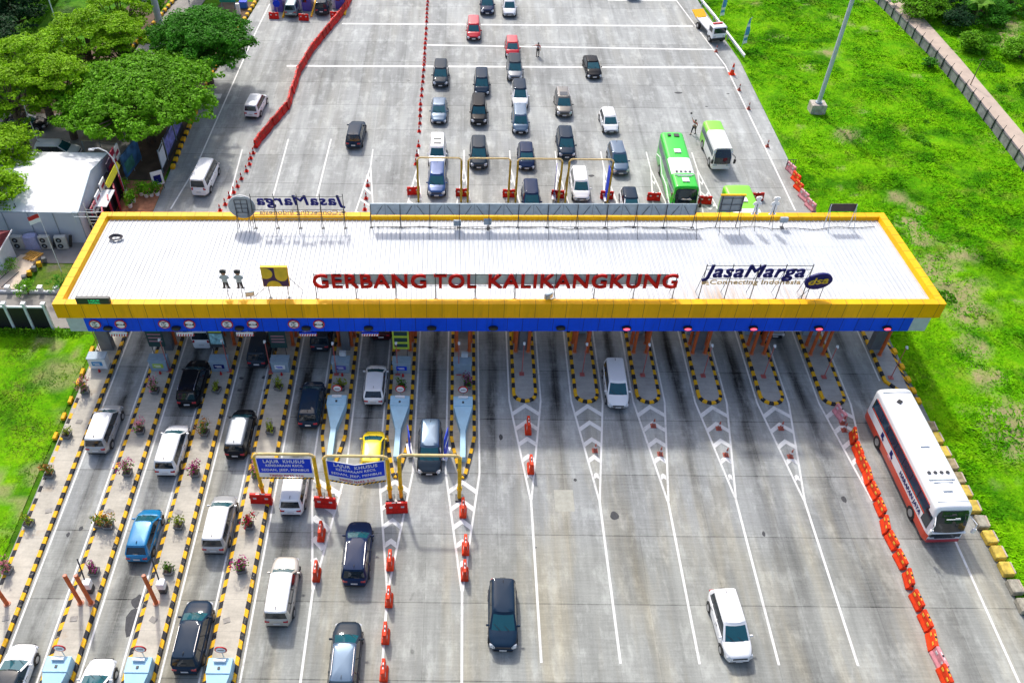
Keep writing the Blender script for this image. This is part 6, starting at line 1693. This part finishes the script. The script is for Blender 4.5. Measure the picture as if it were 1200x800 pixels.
# banner rack, curved lamp, posters, board, brown awning
r = thing('banner_stand', 'row of blue and green printed banners on posts under the big tree', 'banner', (G(158, 200).x, G(158, 200).y, 0), -.15)
b = MB(); b.box((0, 0, 1.5), (.10, 3.6, 2.4)); b.build('panel', pm('banner_blue', (.05, .16, .32), .6, var=.5, scale=1.2), r); b = MB(); b.box((.055, -.6, 1.2), (.02, 1.8, 1.2)); b.box((-.055, .4, 2.2), (.02, 2.2, .5)); b.build('print', pm('banner_green', (.06, .25, .18), .6, var=.4), r)
for y in (-1.7, 0, 1.7): b = MB(); b.tube((0, y, 0), (0, y, 2.9), .05, n=6); b.build('post', M['galv'], r)
p = G(148, 231); r = thing('street_lamp', 'pale curved street lamp arching from the patio over the stalls', 'street lamp', (p.x, p.y, 0)); b = MB(); b.path([(0, 0, 0), (0, 0, 3.2), (-.15, .1, 4.2), (-.6, .2, 4.9), (-1.3, .3, 5.2), (-1.9, .35, 5.1)], .055, 8); b.build('pole', M['white'], r); b = MB(); b.box((-2.0, .35, 5.02), (.5, .22, .12)); b.build('lamp_head', M['white'], r)
p = G(50, 179); r = thing('street_lamp', 'thin white street lamp in the paved yard behind the tent', 'street lamp', (p.x, p.y, 0)); b = MB(); b.path([(0, 0, 0), (-.05, 0, 3.0), (-.1, 0, 5.0), (0, .1, 5.8)], .05, 8); b.build('pole', M['white'], r); b = MB(); b.box((0, .15, 5.9), (.34, .34, .16)); b.build('lamp_head', M['white'], r)
p = G(105, 60); r = thing('street_lamp', 'white lamp head on a thin pole among the yellow-green trees', 'street lamp', (p.x, p.y-6, 0)); b = MB(); b.path([(0, 0, 0), (0, 0, 9.4), (-.4, 0, 9.9)], .06, 8); b.build('pole', M['white'], r); b = MB(); b.box((-1.0, 0, 9.95), (1.5, .28, .14)); b.build('lamp_head', M['white'], r)
for k, (y0, y1, m_) in enumerate(((75.4, 78.6, 'banner_violet'), (79.0, 81.6, 'banner_violet'), (73.2, 74.9, 'w'))):
    r = thing('roadside_banner', 'printed roadside banner along the left kerb of the far plaza, %s' % ['larger blue and violet one', 'upper one half under the tree', 'white cut-out shapes at the lower end'][k], 'banner', (-29.2, (y0+y1)/2, 0), 0, 'banners along the left kerb')
    b = MB(); b.box((0, 0, 1.35), (.08, y1-y0, 2.1)); b.build('panel', pm('banner_violet', (.16, .17, .42), .6, var=.7, scale=1.6) if m_ != 'w' else M['plaster'], r)
    b = MB(); b.box((.05, 0, .25), (.05, y1-y0, .45)); b.box((.05, 0, 2.3), (.02, (y1-y0)*.8, .2)); b.build('dark_base', M['dark_steel'], r)
    for s in (-1, 1): b = MB(); b.tube((0, s*(y1-y0)/2, 0), (0, s*(y1-y0)/2, 2.6), .05, n=6); b.build('post', M['galv'], r)
p = G(188, 222); r = thing('notice_board', 'white board with dark blue print at the corner of the terracotta patio', 'notice board', (p.x, p.y, 0), .5); b = MB(); b.box((0, 0, 1.3), (1.1, .10, 1.5)); b.build('board', M['sign_white'], r); b = MB(); b.box((0, -.06, 1.2), (.7, .02, .9)); b.build('print', M['navy_sign'], r); b = MB(); b.tube((-.4, 0, 0), (-.4, 0, .6), .04, n=6); b.tube((.4, 0, 0), (.4, 0, .6), .04, n=6); b.build('leg', M['dark_steel'], r)
p = G(130, 182); r = thing('awning', 'flat sandy brown awning roof beside the tent under the big tree', 'awning', (p.x, p.y, 0), -.1); b = MB(); b.box((0, 0, 2.6), (3.6, 3.2, .10)); b.build('roof', pm('sandy_tarp', (.30, .23, .15), .85, var=.15), r)
for sx in (-1, 1):
    for sy in (-1, 1): b = MB(); b.tube((sx*1.7, sy*1.5, 0), (sx*1.7, sy*1.5, 2.6), .05, n=6); b.build('post', M['galv'], r)
# green road sign etc at the top
p = G(268, 10); r = thing('direction_sign', 'green direction sign at the top edge beside the median tree', 'road sign', (p.x, p.y, 0)); b = MB(); b.box((0, 0, 1.4), (2.0, .10, 1.2)); b.build('panel', pm('sign_teal_green', (.01, .28, .20), .5), r); b = MB(); b.box((0, -.06, 1.6), (1.3, .02, .12)); b.box((0, -.06, 1.3), (1.0, .02, .12)); b.build('print', M['sign_white'], r); b = MB(); b.tube((-.8, .05, 0), (-.8, .05, 1.4), .06, n=6); b.tube((.8, .05, 0), (.8, .05, 1.4), .06, n=6); b.build('post', M['galv'], r)
p = G(286, 9); r = thing('bin', 'small bright blue bin on the strip of grass near the distant toll gate', 'bin', (p.x, p.y, 0)); b = MB(); b.box((0, 0, .4), (.9, .7, .8)); b.build('bin_body', pm('bin_blue', (.02, .12, .45), .5), r, bevel=.04); b = MB(); b.box((0, 0, .83), (.96, .76, .07)); b.build('lid', M['sign_blue'], r)
p = G(280, 17); r = thing('marker_post', 'short white marker post on the grass strip beside the blue bin', 'post', (p.x, p.y, 0)); b = MB(); b.box((0, 0, .7), (.45, .4, 1.4)); b.build('post', M['white'], r, bevel=.04)

p = G(238, 4); r = thing('white_shelter', 'white shelter roof behind the deep green tree at the upper edge', 'shelter', (p.x+1.0, p.y+3.0, 0)); b = MB(); b.box((0, 0, 3.0), (6.5, 5.0, .15)); b.build('roof', M['sign_white'], r)
for sx in (-1, 1):
    for sy in (-1, 1): b = MB(); b.tube((sx*3, sy*2.3, 0), (sx*3, sy*2.3, 3.0), .08, n=6); b.build('post', M['galv'], r)
# distant toll gate booths
for k, (x, y) in enumerate(((324, 18), (357, 17), (396, 15))):
    p = G(x, y); r = thing('distant_toll_booth', 'violet-blue booth of the distant toll gate, %s' % ['left of three, with a round blue sign', 'middle of three', 'right of three, by the red barriers'][k], 'toll booth', (p.x+.2, p.y+2.2, 0), 0, 'booths of the distant toll gate')
    b = MB(); b.box((0, 0, 1.3), (1.1, 2.6, 2.6)); b.build('cabin', MATS['panel_violet'], r); b = MB(); b.box((-.2, -1.33, 1.6), (.5, .03, .9)); b.build('window', M['glass'], r)
    b = MB(); b.box((-.85, -.7, 1.1), (.35, .5, 2.2)); b.build('white_column', M['white'], r)
    b = MB(); b.box((.75, 0, .09), (.22, 6, .18), .0); b.build('kerb', M['kerb_yellow'], r)
    b = MB(); b.box((0, 0, 2.66), (1.3, 2.8, .1)); b.build('roof', M['plaster'], r)
p = G(325, 20); r = thing('road_sign', 'round blue sign at the left booth of the distant toll gate', 'road sign', (p.x, p.y+.5, 0)); b = MB(); b.tube((0, 0, 1.5), (0, -.05, 1.5), .45, n=20); b.build('disc', M['sign_blue'], r); b = MB(); b.tube((0, .03, 0), (0, .03, 1.5), .04, n=6); b.build('post', M['galv'], r)
b = MB(); 
p = G(925, 198); r = thing('scaffold_frame', 'small grey wire frame at the upper end of the pink barriers', 'frame', (p.x, p.y, 0)); 
for q in range(4): b.tube((-.4+.27*q, 0, 0), (-.4+.27*q, 0, 1.1), .03, n=5)
for z in (.2, .6, 1.05): b.tube((-.45, 0, z), (.45, 0, z), .03, n=5)
b.build('frame', M['dark_steel'], r)

# ---------------------------------------------------------------- cars on the near side
NS_ = 'cars on the near side of the canopy'; FS_ = 'cars on the far side of the canopy'
def N(kind, pc, x, y, away, label, yaw=0, **k): return car(kind, pc, x, y, away, label, yaw, NS_, **k)
def F(kind, pc, x, y, away, label, yaw=0, **k): return car(kind, pc, x, y, away, label, yaw, FS_, **k)
N('mpv', 'silver', 115, 535, True, 'silver people carrier with white roof in the leftmost lane', roofc='white')  # silver body, roof in the white paint
N('suv', 'black', 221, 481, True, 'black people carrier with roof rails nosing under the canopy in the second lane', rails=True)
N('mpv', 'pearl', 196, 561, True, 'white people carrier in the second lane between the pink planters')
N('mpv', 'black', 277, 541, True, 'black van-like car with greyish roof in the third lane near the top', roofc='greysilver')
N('hatch', 'sky', 163, 662, True, 'bright blue hatchback in the second lane')
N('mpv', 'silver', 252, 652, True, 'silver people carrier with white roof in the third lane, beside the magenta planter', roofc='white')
N('suv', 'blueblack', 219, 793, True, 'large black car with shiny bonnet in the third lane at the lower edge', rails=True)
N('sedan', 'white', 34, 759, True, 'white car with black glass roof cut by the lower left corner', end='far', roof_black=True)
N('sedan', 'white', 125, 776, True, 'white car cut by the lower edge in the second lane', end='far')
N('mpv', 'grey', 302, 434, True, 'dark grey car stopped at the booth in the third lane', roofc='grey')
N('mpv', 'grey', 375.5, 415, True, 'dark grey car partly under the canopy in the fourth lane', roofc='grey')
N('mpv', 'blueblack', 362, 505, True, 'dark blue-black people carrier in the fourth lane', roofc='blueblack')
N('hatch', 'white', 438, 478, True, 'white hatchback in the fifth lane approaching the canopy')
N('suv', 'maroon', 447, 402, True, 'very dark maroon car under the canopy edge in the fifth lane')
N('van', 'white', 238, 411, True, 'white van under the canopy in the second lane')
N('hatch', 'yellow', 435, 562, True, 'bright yellow car behind the bent blue sign')
N('mpv', 'grey', 503, 560, False, 'dark grey car with painted-in roof highlight facing the viewer under the plain yellow gantry', roofc='steel')  # steel roof colour paints in the highlight on a near-black roof
N('mpv', 'white', 342, 607, True, 'white people carrier passing under the flat blue sign')
N('suv', 'navy', 416, 690, True, 'dark navy car with black roof rails in the fifth lane', rails=True, roofc='navy')
N('boxy', 'beige', 326, 737, True, 'white and beige box-shaped car in the fourth lane', roofc='white')
N('suv', 'grey', 410, 735, True, 'dark car with painted-in roof highlight and rails cut by the lower edge in the fifth lane', end='far', rails=True, roofc='steel')  # silver-blue highlight of the dark roof is put into its colour
N('suv', 'blueblack', 589, 766, False, 'blue-black car facing the viewer alone in the middle lanes', yaw=-1)
N('suv', 'white', 864.5, 779, False, 'white car facing the viewer at the lower right, slightly turned', yaw=4)
N('mpv', 'white', 723.5, 482, False, 'white people carrier facing the viewer just out of the canopy', yaw=-1)
N('sedan', 'silver', 907, 399, False, 'silver car facing the viewer under the canopy behind a boom arm')
# ---------------------------------------------------------------- cars on the far side
def box_copy(): pass
F('mpv', 'pearl', 295, 141, True, 'white and black people carrier driving away left of the red barrier snake', yaw=-5)
o = F('van', 'white', 234.5, 232, True, 'long white van driving away beside the left kerb', yaw=-3)
F('suv', 'blueblack', 414.5, 177, True, 'dark car driving away alone right of the barrier snake', yaw=-2)
F('mpv', 'teal', 341, 22, True, 'silver car with bright rear glass at the distant toll gate')
F('boxy', 'grey', 377, 20, True, 'dark box-shaped car at the distant toll gate')
F('suv', 'navy', 571, 20, False, 'dark navy car at the upper edge, leftmost in the top row of the queue')
F('mpv', 'white', 597, 22, False, 'white car at the upper edge beside the navy one')
F('mpv', 'red', 555, 50, False, 'crimson people carrier near the upper white lines')
F('hatch', 'red', 600.5, 70, False, 'bright red car close ahead of the dark queue')
F('suv', 'greysilver', 603.5, 98, False, 'dark car with pale bumper right behind the red one', roofc='grey')
F('suv', 'white', 609.5, 130, False, 'white car with dark roof in the middle queue', roofc='blueblack')
F('mpv', 'steel', 610, 160, False, 'steel blue-grey car in the middle queue below the white one with dark roof')
F('hatch', 'navy', 617, 202, False, 'dark car under the third far gantry')
F('suv', 'grey', 516, 105, False, 'dark grey car just right of the dividing cones, upper of two')
F('sedan', 'steel', 514, 148, False, 'steel blue saloon right of the dividing cones, lower of two')
F('mpv', 'blueblack', 564.5, 115, False, 'dark blue-black car in the second queue, uppermost of three')
F('boxy', 'black', 561, 150, False, 'black square-backed car in the second queue, middle of three')
F('boxy', 'white', 512, 200, False, 'white car with two black roof vents touching the blue car', skylights=True)
F('suv', 'grey', 561, 201, False, 'dark grey car under the second far gantry, lowest of three')
F('suv', 'blue', 511.5, 234, False, 'deep blue car under the leftmost far gantry')
F('mpv', 'navy', 623, 255, False, 'navy car half hidden behind the canopy sign')
F('mpv', 'white', 681, 239, False, 'white people carrier under the rightmost far gantry')
F('suv', 'blueblack', 664, 189, False, 'blue-black car just above the rightmost far gantry')
F('suv', 'brown', 661, 140, False, 'grey-brown car with a glass sunroof in the fourth queue', sunroof=True, rails=True)
F('sedan', 'black', 696.5, 95, False, 'black saloon alone near the lowest long white line', yaw=3)
F('hatch', 'white', 716, 159, False, 'small white hatchback right of the queues', yaw=3)
F('suv', 'steel', 727, 208, False, 'steel blue car above the canopy left of the green coach', rails=True, yaw=2)
F('hatch', 'white', 740, 258, False, 'white car with dark roof half hidden by the canopy sign', roofc='blueblack')
F('suv', 'black', 742, 1.5, False, 'dark car whose bumper just shows at the upper edge')
o = car('sedan', 'black', 30, 146, True, 'black saloon parked sideways under the trees at the left edge', 0, 'parked cars behind the tent'); o.location = (G(28, 155).x, G(28, 155).y+.9, 0); o.rotation_euler = (0, 0, -math.pi/2+.05)
# white pickup
r = thing('pickup_truck', 'white pickup parked sideways behind the tent', 'pickup', (G(72, 180).x, G(72, 180).y-.5, 0), -math.pi/2, None)
src = make_car('suv', 'white', name='pickup_source')
for ch in list(kids(src)): ch.parent = r; 
ALLC[r.name] = ALLC.pop(src.name); bpy.data.objects.remove(src)
# ---------------------------------------------------------------- coaches
class Style:
    def __init__(s, f, mats, name): s.f = f; s.mats = mats; s.name = name
    def __call__(s, z, y): return s.f(z, y)
def f_white(z, y):
    if z < .34: return 1
    if .57 < z < .80 and -.92 < y < .82: return 2
    return 0
bus = make_bus('coach', 'white coach with orange-red skirt and blue windows at the right edge road', 'coach', 10.7, 2.42, 3.35, Style(f_white, [PC['white'], PC['orange'], M['glass']], 'white'))
bus.location = (31.35, 37.2, 0); bus.rotation_euler = (0, 0, math.pi+rad(2.5))
# local +y is the front; after turning, local +x faces west
t = text_mesh('side_lettering', 'HARAPAN JAYA', .50, M['navy_sign'], bus, ext=.01, bold=.004, width=3.3); t.rotation_euler = (0, 0, math.pi/2); t.location = (1.235, .6, 1.28)
for k, (y_, m_) in enumerate(((-2.6, M['navy_sign']), (-1.0, M['navy_sign']))):
    b = MB(); b.box((1.225, y_, 1.45), (.02, .32, .42)); b.box((1.225, y_+.22, 1.25), (.02, .18, .16)); b.build('side_emblem', m_, bus)
b = MB(); b.box((1.222, -1.0, 1.0), (.02, .5, .18)); b.build('side_emblem', M['pink_plastic'], bus)
def roofkit(root, H, L, m_, hatch=(), vents=None):
    for y_ in hatch: b = MB(); b.box((0, y_, H+.07), (.62, .62, .10)); b.build('roof_hatch', m_, root, bevel=.02)
    if vents is not None:
        for k in range(4): b = MB(); b.tube((-.62+.41*k, vents, H+.03), (-.62+.41*k, vents, H+.055), .13, n=14); b.build('roof_fan', M['dark_steel'], root)
        b = MB(); b.box((0, vents+.55, H+.035), (1.7, .10, .05)); b.box((0, vents+.78, H+.035), (1.3, .06, .05)); b.build('roof_louvre', M['pale_steel'], root)
for s in (-1, 1):
    b = MB(); b.box((s*1.222, -.3, 2.82), (.02, 9.0, .07)); b.box((s*1.222, -.3, 1.86), (.02, 9.0, .06)); b.build('orange_stripe', PC['orange'], bus)
roofkit(bus, 3.36, 10.7, PC['white'], (-.3, 3.3), 2.1)
b = MB(); b.box((.15, -4.0, 3.42), (.35, .3, .05), .7); b.build('roof_aerial', M['blacktrim'], bus)
b = MB(); b.box((0, -4.9, 3.37), (2.0, .06, .06)); b.box((0, 4.35, 3.36), (2.0, .05, .05)); b.build('roof_seam', M['pale_steel'], bus)
b = MB(); b.box((0, 5.36, 1.02), (2.0, .08, .62)); b.build('front_lower_glass', M['glass'], bus, bevel=.05)
b = MB(); b.box((0, 5.38, .48), (2.2, .10, .28)); b.build('front_bumper', pm('coach_red', (.45, .02, .03), .4, coat=.5), bus, bevel=.05)
b = MB(); b.box((0, 5.40, 1.42), (2.3, .16, .10)); b.build('front_trim', PC['white'], bus, bevel=.03)
for s in (1,): b = MB(); b.box((s*1.22, 4.55, 1.9), (.02, .85, 1.2)); b.build('dark_door_panel', M['glass'], bus)
b = MB(); b.box((.1, 5.28, 2.72), (.9, .03, .06)); b.box((-.15, 5.275, 2.8), (.3, .03, .10)); b.build('front_script', M['sign_white'], bus)
def f_green(z, y):
    if z > .93 and -.05 < y < .48: return 1
    if .42 < z < .88 and y > .97: return 2
    return 0
gb_ = make_bus('coach', 'bright green coach with white roof panel and black windscreen behind the canopy', 'coach', 9.9, 2.2, 3.3, Style(f_green, [PC['green'], PC['white'], M['glass']], 'green'))
gb_.location = (20.75, 71.4, 0); gb_.rotation_euler = (0, 0, math.pi-rad(1.5)+rad(1.0)); roofkit(gb_, 3.31, 9.9, PC['white'], (-1.4, 3.4), 2.0)
b = MB(); b.box((-.35, -4.2, 3.36), (.5, .5, .06)); b.box((.35, -4.2, 3.38), (.3, .35, .08)); b.build('roof_aerial', M['blacktrim'], gb_)
b = MB(); b.vprism([(-.5, 0), (.5, .05), (.35, .16), (.0, .1), (-.3, .2)], 0, .02); o = b.build('front_script', M['sign_white'], gb_); o.location = (0, 4.95, 2.25)
b = MB(); b.box((0, 4.98, 1.55), (1.6, .03, .22)); b.build('front_number_band', M['sign_white'], gb_)
for s in (-1, 1):
    b = MB(); b.path([(s*1.115, -4.5, 1.0), (s*1.12, -3.0, 1.6), (s*1.12, -1.0, .9), (s*1.12, 1.2, 1.25), (s*1.12, 3.6, .8)], .05, 6); b.build('side_swoosh', PC['lime'] if s < 0 else PC['white'], gb_)
g3 = make_bus('coach', 'lime green coach roof with white front part disappearing behind the canopy', 'coach', 9.4, 2.5, 3.3, Style(lambda z, y: 1 if (z > .9 and y > -.18) else 0, [PC['lime'], PC['white'], M['glass']], 'green'))
g3.location = (25.45, 62.8, 0); g3.rotation_euler = (0, 0, math.pi+rad(2)); roofkit(g3, 3.31, 9.4, PC['white'], (-2.2,))
mb = make_bus('minibus', 'white and lime green minibus behind the green coaches', 'minibus', 5.6, 1.85, 2.5, Style(lambda z, y: 1 if (y < -.35) else 0, [PC['white'], PC['lime'], M['glass']], 'white2'))
mb.location = (25.75, 77.1, 0); mb.rotation_euler = (0, 0, math.pi+rad(1.5))
# tow truck
tt = thing('tow_truck', 'white tow truck with yellow tipped loading ramp on the right shoulder', 'tow truck', (30.5, 104.2, 0), math.pi+rad(12), None)
def TB(name, mat, bev=.04, *bx):
    b = MB(); [b.box(c, d) for c, d in bx]; return b.build(name, mat, tt, bevel=bev)
TB('cab', PC['white'], .10, ((0, 1.9, 1.35), (1.75, 1.5, 1.5)))
TB('windshield', M['glass'], .0, ((0, 2.66, 1.65), (1.5, .04, .65)))
for s in (-1, 1): TB('side_window', M['glass'], 0, ((s*.885, 2.0, 1.65), (.03, .8, .55)))
TB('light_bar', M['sign_red'], .02, ((0, 1.7, 2.17), (1.2, .25, .12)))
TB('front_bumper', M['blacktrim'], .03, ((0, 2.70, .62), (1.7, .12, .3)))
TB('headlight', M['head'], .02, ((-.6, 2.68, .95), (.3, .06, .2)), ((.6, 2.68, .95), (.3, .06, .2)))
TB('chassis', M['dark_steel'], .0, ((0, -.6, .62), (.8, 5.4, .22)))
TB('flatbed', PC['white'], .02, ((0, -.9, .85), (1.3, 3.6, .10)), ((.62, -.9, .95), (.08, 3.6, .16)), ((-.62, -.9, .95), (.08, 3.6, .16)))
o = TB('loading_ramp', M['kerb_yellow'], .0, ((0, -.75, .06), (1.5, 1.5, .10))); o.location = (0, -2.7, .85); o.rotation_euler = (rad(-14), 0, 0)
TB('winch', M['orange'], .02, ((0, .75, 1.3), (1.0, .4, .6)))
for s in (-1, 1):
    for y_ in (2.0, -1.6):
        b = MB(); b.tube((s*.62, y_, .42), (s*.90, y_, .42), .42, n=16); wv = b.build('wheel', M['tyre'], tt); b = MB(); b.tube((s*.90, y_, .42), (s*.92, y_, .42), .22, n=12); b.build('rim', M['rim'], wv)

# ---------------------------------------------------------------- people
def person(label, px, py, rz, pose, shirt, seed=0):
    root = thing('person', label, 'person', (G(px, py).x, G(px, py).y, 0), rz, None)
    H = 1.68
    V = {}; E = []; R_ = {}
    def v(n, p, r, par=None): V[n] = p; R_[n] = r; (E.append((par, n)) if par else None)
    v('pel', (0, 0, .92), .145); v('waist', (0, 0, 1.08), .125, 'pel'); v('chest', (0, .01, 1.28), .155, 'waist'); v('neck', (0, 0, 1.44), .06, 'chest'); v('hb', (0, .02, 1.50), .075, 'neck'); v('head', (0, .03, 1.58), .098, 'hb'); v('top', (0, .01, 1.65), .07, 'head')
    for s, sd in ((1, 'r'), (-1, 'l')):
        k = pose['leg'][0 if s > 0 else 1]
        v('hip'+sd, (s*.10, 0, .84), .10, 'pel'); v('knee'+sd, (s*.11, k[0], .48), .065, 'hip'+sd); v('ank'+sd, (s*.12, k[1], .09), .045, 'knee'+sd); v('toe'+sd, (s*.14, k[1]+.17, .035), .035, 'ank'+sd)
        a = pose['arm'][0 if s > 0 else 1]
        v('sh'+sd, (s*.19, 0, 1.38), .062, 'chest'); v('el'+sd, a[0], .045, 'sh'+sd); v('wr'+sd, a[1], .03, 'el'+sd)
        d = (Vector(a[1])-Vector(a[0])).normalized(); palm = Vector(a[1])+d*.07; v('pa'+sd, tuple(palm), .028, 'wr'+sd)
        side = d.cross(Vector((0, 0, 1)) if abs(d.z) < .9 else Vector((1, 0, 0))).normalized()
        for f in range(4):
            tip = palm+d*(.07-.01*abs(f-1.5))+side*(f-1.5)*.022; v('f%d' % f+sd, tuple(tip), .009, 'pa'+sd)
        v('th'+sd, tuple(Vector(a[1])+d*.05+side*.055), .010, 'wr'+sd)
    names = list(V); me = bpy.data.meshes.new('body'); me.from_pydata([V[n] for n in names], [(names.index(a), names.index(b)) for a, b in E], [])
    def skinned(nm, keep, grow, mat, lev=1):
        idx = [n for n in names if n in keep]; m2 = bpy.data.meshes.new(nm)
        m2.from_pydata([V[n] for n in idx], [(idx.index(a), idx.index(b)) for a, b in E if a in idx and b in idx], [])
        o = bpy.data.objects.new(nm, m2); COL.objects.link(o); md = o.modifiers.new('skin', 'SKIN'); 
        for k, n in enumerate(idx): m2.skin_vertices[0].data[k].radius = (R_[n]*grow, R_[n]*grow*(.8 if n in ('pel', 'waist', 'chest') else 1)); 
        m2.skin_vertices[0].data[0].use_root = True
        sb = o.modifiers.new('sub', 'SUBSURF'); sb.levels = lev; sb.render_levels = lev
        bpy.context.view_layer.update(); res = bpy.data.meshes.new_from_object(o.evaluated_get(bpy.context.evaluated_depsgraph_get())); bpy.data.objects.remove(o)
        res.materials.clear(); res.materials.append(mat); res.polygons.foreach_set('use_smooth', [True]*len(res.polygons)); res.name = nm
        ob = bpy.data.objects.new(nm, res); COL.objects.link(ob); reg(ob, root); return ob
    for n in names: pass
    def ensure(m2):
        pass
    skinned('body', names, 1.0, M['skin'])
    skinned('shirt', ['waist', 'chest', 'shr', 'shl', 'elr', 'ell'], 1.12, shirt)
    skinned('trousers', ['pel', 'hipr', 'hipl', 'kneer', 'kneel', 'ankr', 'ankl'], 1.14, M['blacktrim'])
    b = MB(); 
    for k in range(5):
        a0, a1 = k/5*math.pi/2, (k+1)/5*math.pi/2
        b.tube((0, .0, 1.60+.10*math.sin(a0)), (0, 0, 1.60+.10*math.sin(a1)), .105*math.cos(a0), .105*math.cos(a1)+.001, n=14, cap=False)
    b.build('hair', M['hair'], root, smooth=True)
    b = MB()
    for s in (-1, 1): b.box((s*.035, .125, 1.585), (.02, .01, .012)); b.box((s*.10, .02, 1.57), (.015, .03, .05))
    b.box((0, .135, 1.555), (.02, .02, .03)); b.box((0, .122, 1.52), (.045, .01, .01)); b.build('face_features', M['hair'], root)
    for s, sd in ((1, 'r'), (-1, 'l')):
        p = Vector(V['ank'+sd]); b = MB(); b.box((p.x+.005*s, p.y+.08, .045), (.105, .27, .09)); b.build('shoe', M['blacktrim'], root, bevel=.03)
    b = MB(); b.box((0, .02, 1.22), (.40, .30, .05)); b.build('reflective_band', M['sign_white'], root, bevel=.02)
    return root
ov_ = pm('hi_vis_vest', (.70, .16, .12), .7)
person('person in an orange-red vest and dark trousers standing alone on the far plaza beside the queue, arm stretched out', 630, 66, math.pi*.9, dict(leg=((.05, .0), (-.05, .0)), arm=(((.42, .05, 1.28), (.60, .15, 1.22)), ((-.26, .0, 1.12), (-.30, .10, .90)))), ov_)
person('person in a pink-orange vest walking near the green coach, one arm raised holding a stick', 812, 157, math.pi*.75, dict(leg=((.16, .22), (-.12, -.28)), arm=(((.30, .10, 1.58), (.34, .22, 1.82)), ((-.27, -.05, 1.12), (-.30, .10, .92)))), ov_)
r = thing('signal_stick', 'short dark-tipped stick held up by the person near the green coach', 'stick', (G(812, 157).x, G(812, 157).y, 0), math.pi*.75); b = MB(); b.tube((.34, .22, 1.80), (.42, .40, 2.35), .02, n=6); b.build('stick', M['sign_white'], r); b = MB(); b.box((.44, .43, 2.42), (.16, .12, .16)); b.build('tip', M['blacktrim'], r)

# ---------------------------------------------------------------- wording of the labels
REPL = [(' from the left toll island', ' island from left'), ('under the front edge of the canopy, ', 'under the canopy edge, '), ('behind the front pair under the canopy, ', 'in the row behind, '), (' of two on the ', ' of two, '), (' one on the ', ' one, '),
        ('pale blue lane equipment cabinet', 'lane cabinet'), ('small round red and white no-entry sign standing behind the crash cushion: on the', 'small round no-entry sign behind the crash cushion,'),
        ('pale blue crash cushion cut by the lower photo edge, on the', 'pale blue crash cushion at the lower photo edge,'), ('from the right end of the blue band', 'from the right'), ('red and white hatched height bar hung below the band over the', 'hatched height bar hung below the blue band,'),
        ('slim red lamp post next to the blue cabinet on the', 'slim red lamp post by the cabinet,'), ('small yellow cabinet at the front left of the booth on the', 'small yellow cabinet before the booth,'), ('printed roadside banner along the left kerb of the far plaza', 'roadside banner at the far left kerb'),
        ('pale pink half hidden by the gantry plant', 'pale pink plant by the gantry'), ('dark purple and green plant on the', 'dark purple plant,'),
        ('black and red market stall row with slanted sign boards and a yellow oblong sign beside the tent', 'black and red stall with slanted boards and yellow sign beside the tent'),
        ('dark electronic board with two lines of green text at the front left end of the yellow rim', 'dark electronic board with green text at the left end of the yellow rim'),
        ('huge spreading mid-green tree with red blossoms beside the left kerb, its crown the largest of all', 'huge spreading mid-green tree beside the left kerb, the largest crown of all'),
        ('left of the flat cut-out figures of uniformed officers at the front left of the roof', 'left one of two flat uniformed officer figures on the roof'), ('right of the flat cut-out figures of uniformed officers, next to a floodlight on the roof', 'right one of two flat uniformed officer figures on the roof'),
        ('of the two white cut-out figures seen from behind at the back right of the roof', 'one of two white figure cut-outs at the rear of the roof'),
        ('long grey sheet metal back of a sign with V braces along the rear edge of the roof', 'long grey back of a sign with V braces along the rear roof edge'),
        ('narrow blue board seen edge-on by the plain gantry, left of the crash cushion on the seventh island', 'narrow blue board edge-on left of the crash cushion on the seventh island'),
        ('narrow orange-red barrier standing in the', 'narrow orange barrier in the'), ('one of the yellow kerb stones alternating with black along the left edge of the far plaza', 'yellow kerb stone alternating with black along the left edge of the far plaza'), ('one of the pale yellow kerb stones', 'pale yellow kerb stone'),
        ('orange plastic water barrier with yellow top slot in the sloping line left of the white coach', 'orange plastic water barrier with yellow slots in the line left of the white coach'),
        ('person in a pink-orange vest walking near the green coach, one arm raised holding a stick', 'person walking near the green coach, one arm raised holding a stick'),
        ('person in an orange-red vest and dark trousers standing alone on the far plaza beside the queue, arm stretched out', 'person in orange vest standing alone beside the queue on the far plaza'),
        ('side by side on the second toll island, beside the white barrier box', 'beside the white barrier box'), ('round pale sign seen from behind on a dark ladder frame at the back left of the roof', 'round pale sign seen from behind at the back left of the roof'),
        ('square yellow and dark purple ministry emblem board on two legs at the left of the red letters', 'square yellow and purple emblem board on legs left of the red letters'),
        ('wide red barrier laid across at the', 'wide red barrier at the'), ('yellow height gantry behind the canopy, third from the left of the four, above the dark car', 'yellow height gantry behind the canopy, third from left of four')]
for o in COL.objects:
    if o.parent is None and o.get('label'):
        l_ = o['label']
        for a, b in REPL: l_ = l_.replace(a, b)
        o['label'] = l_
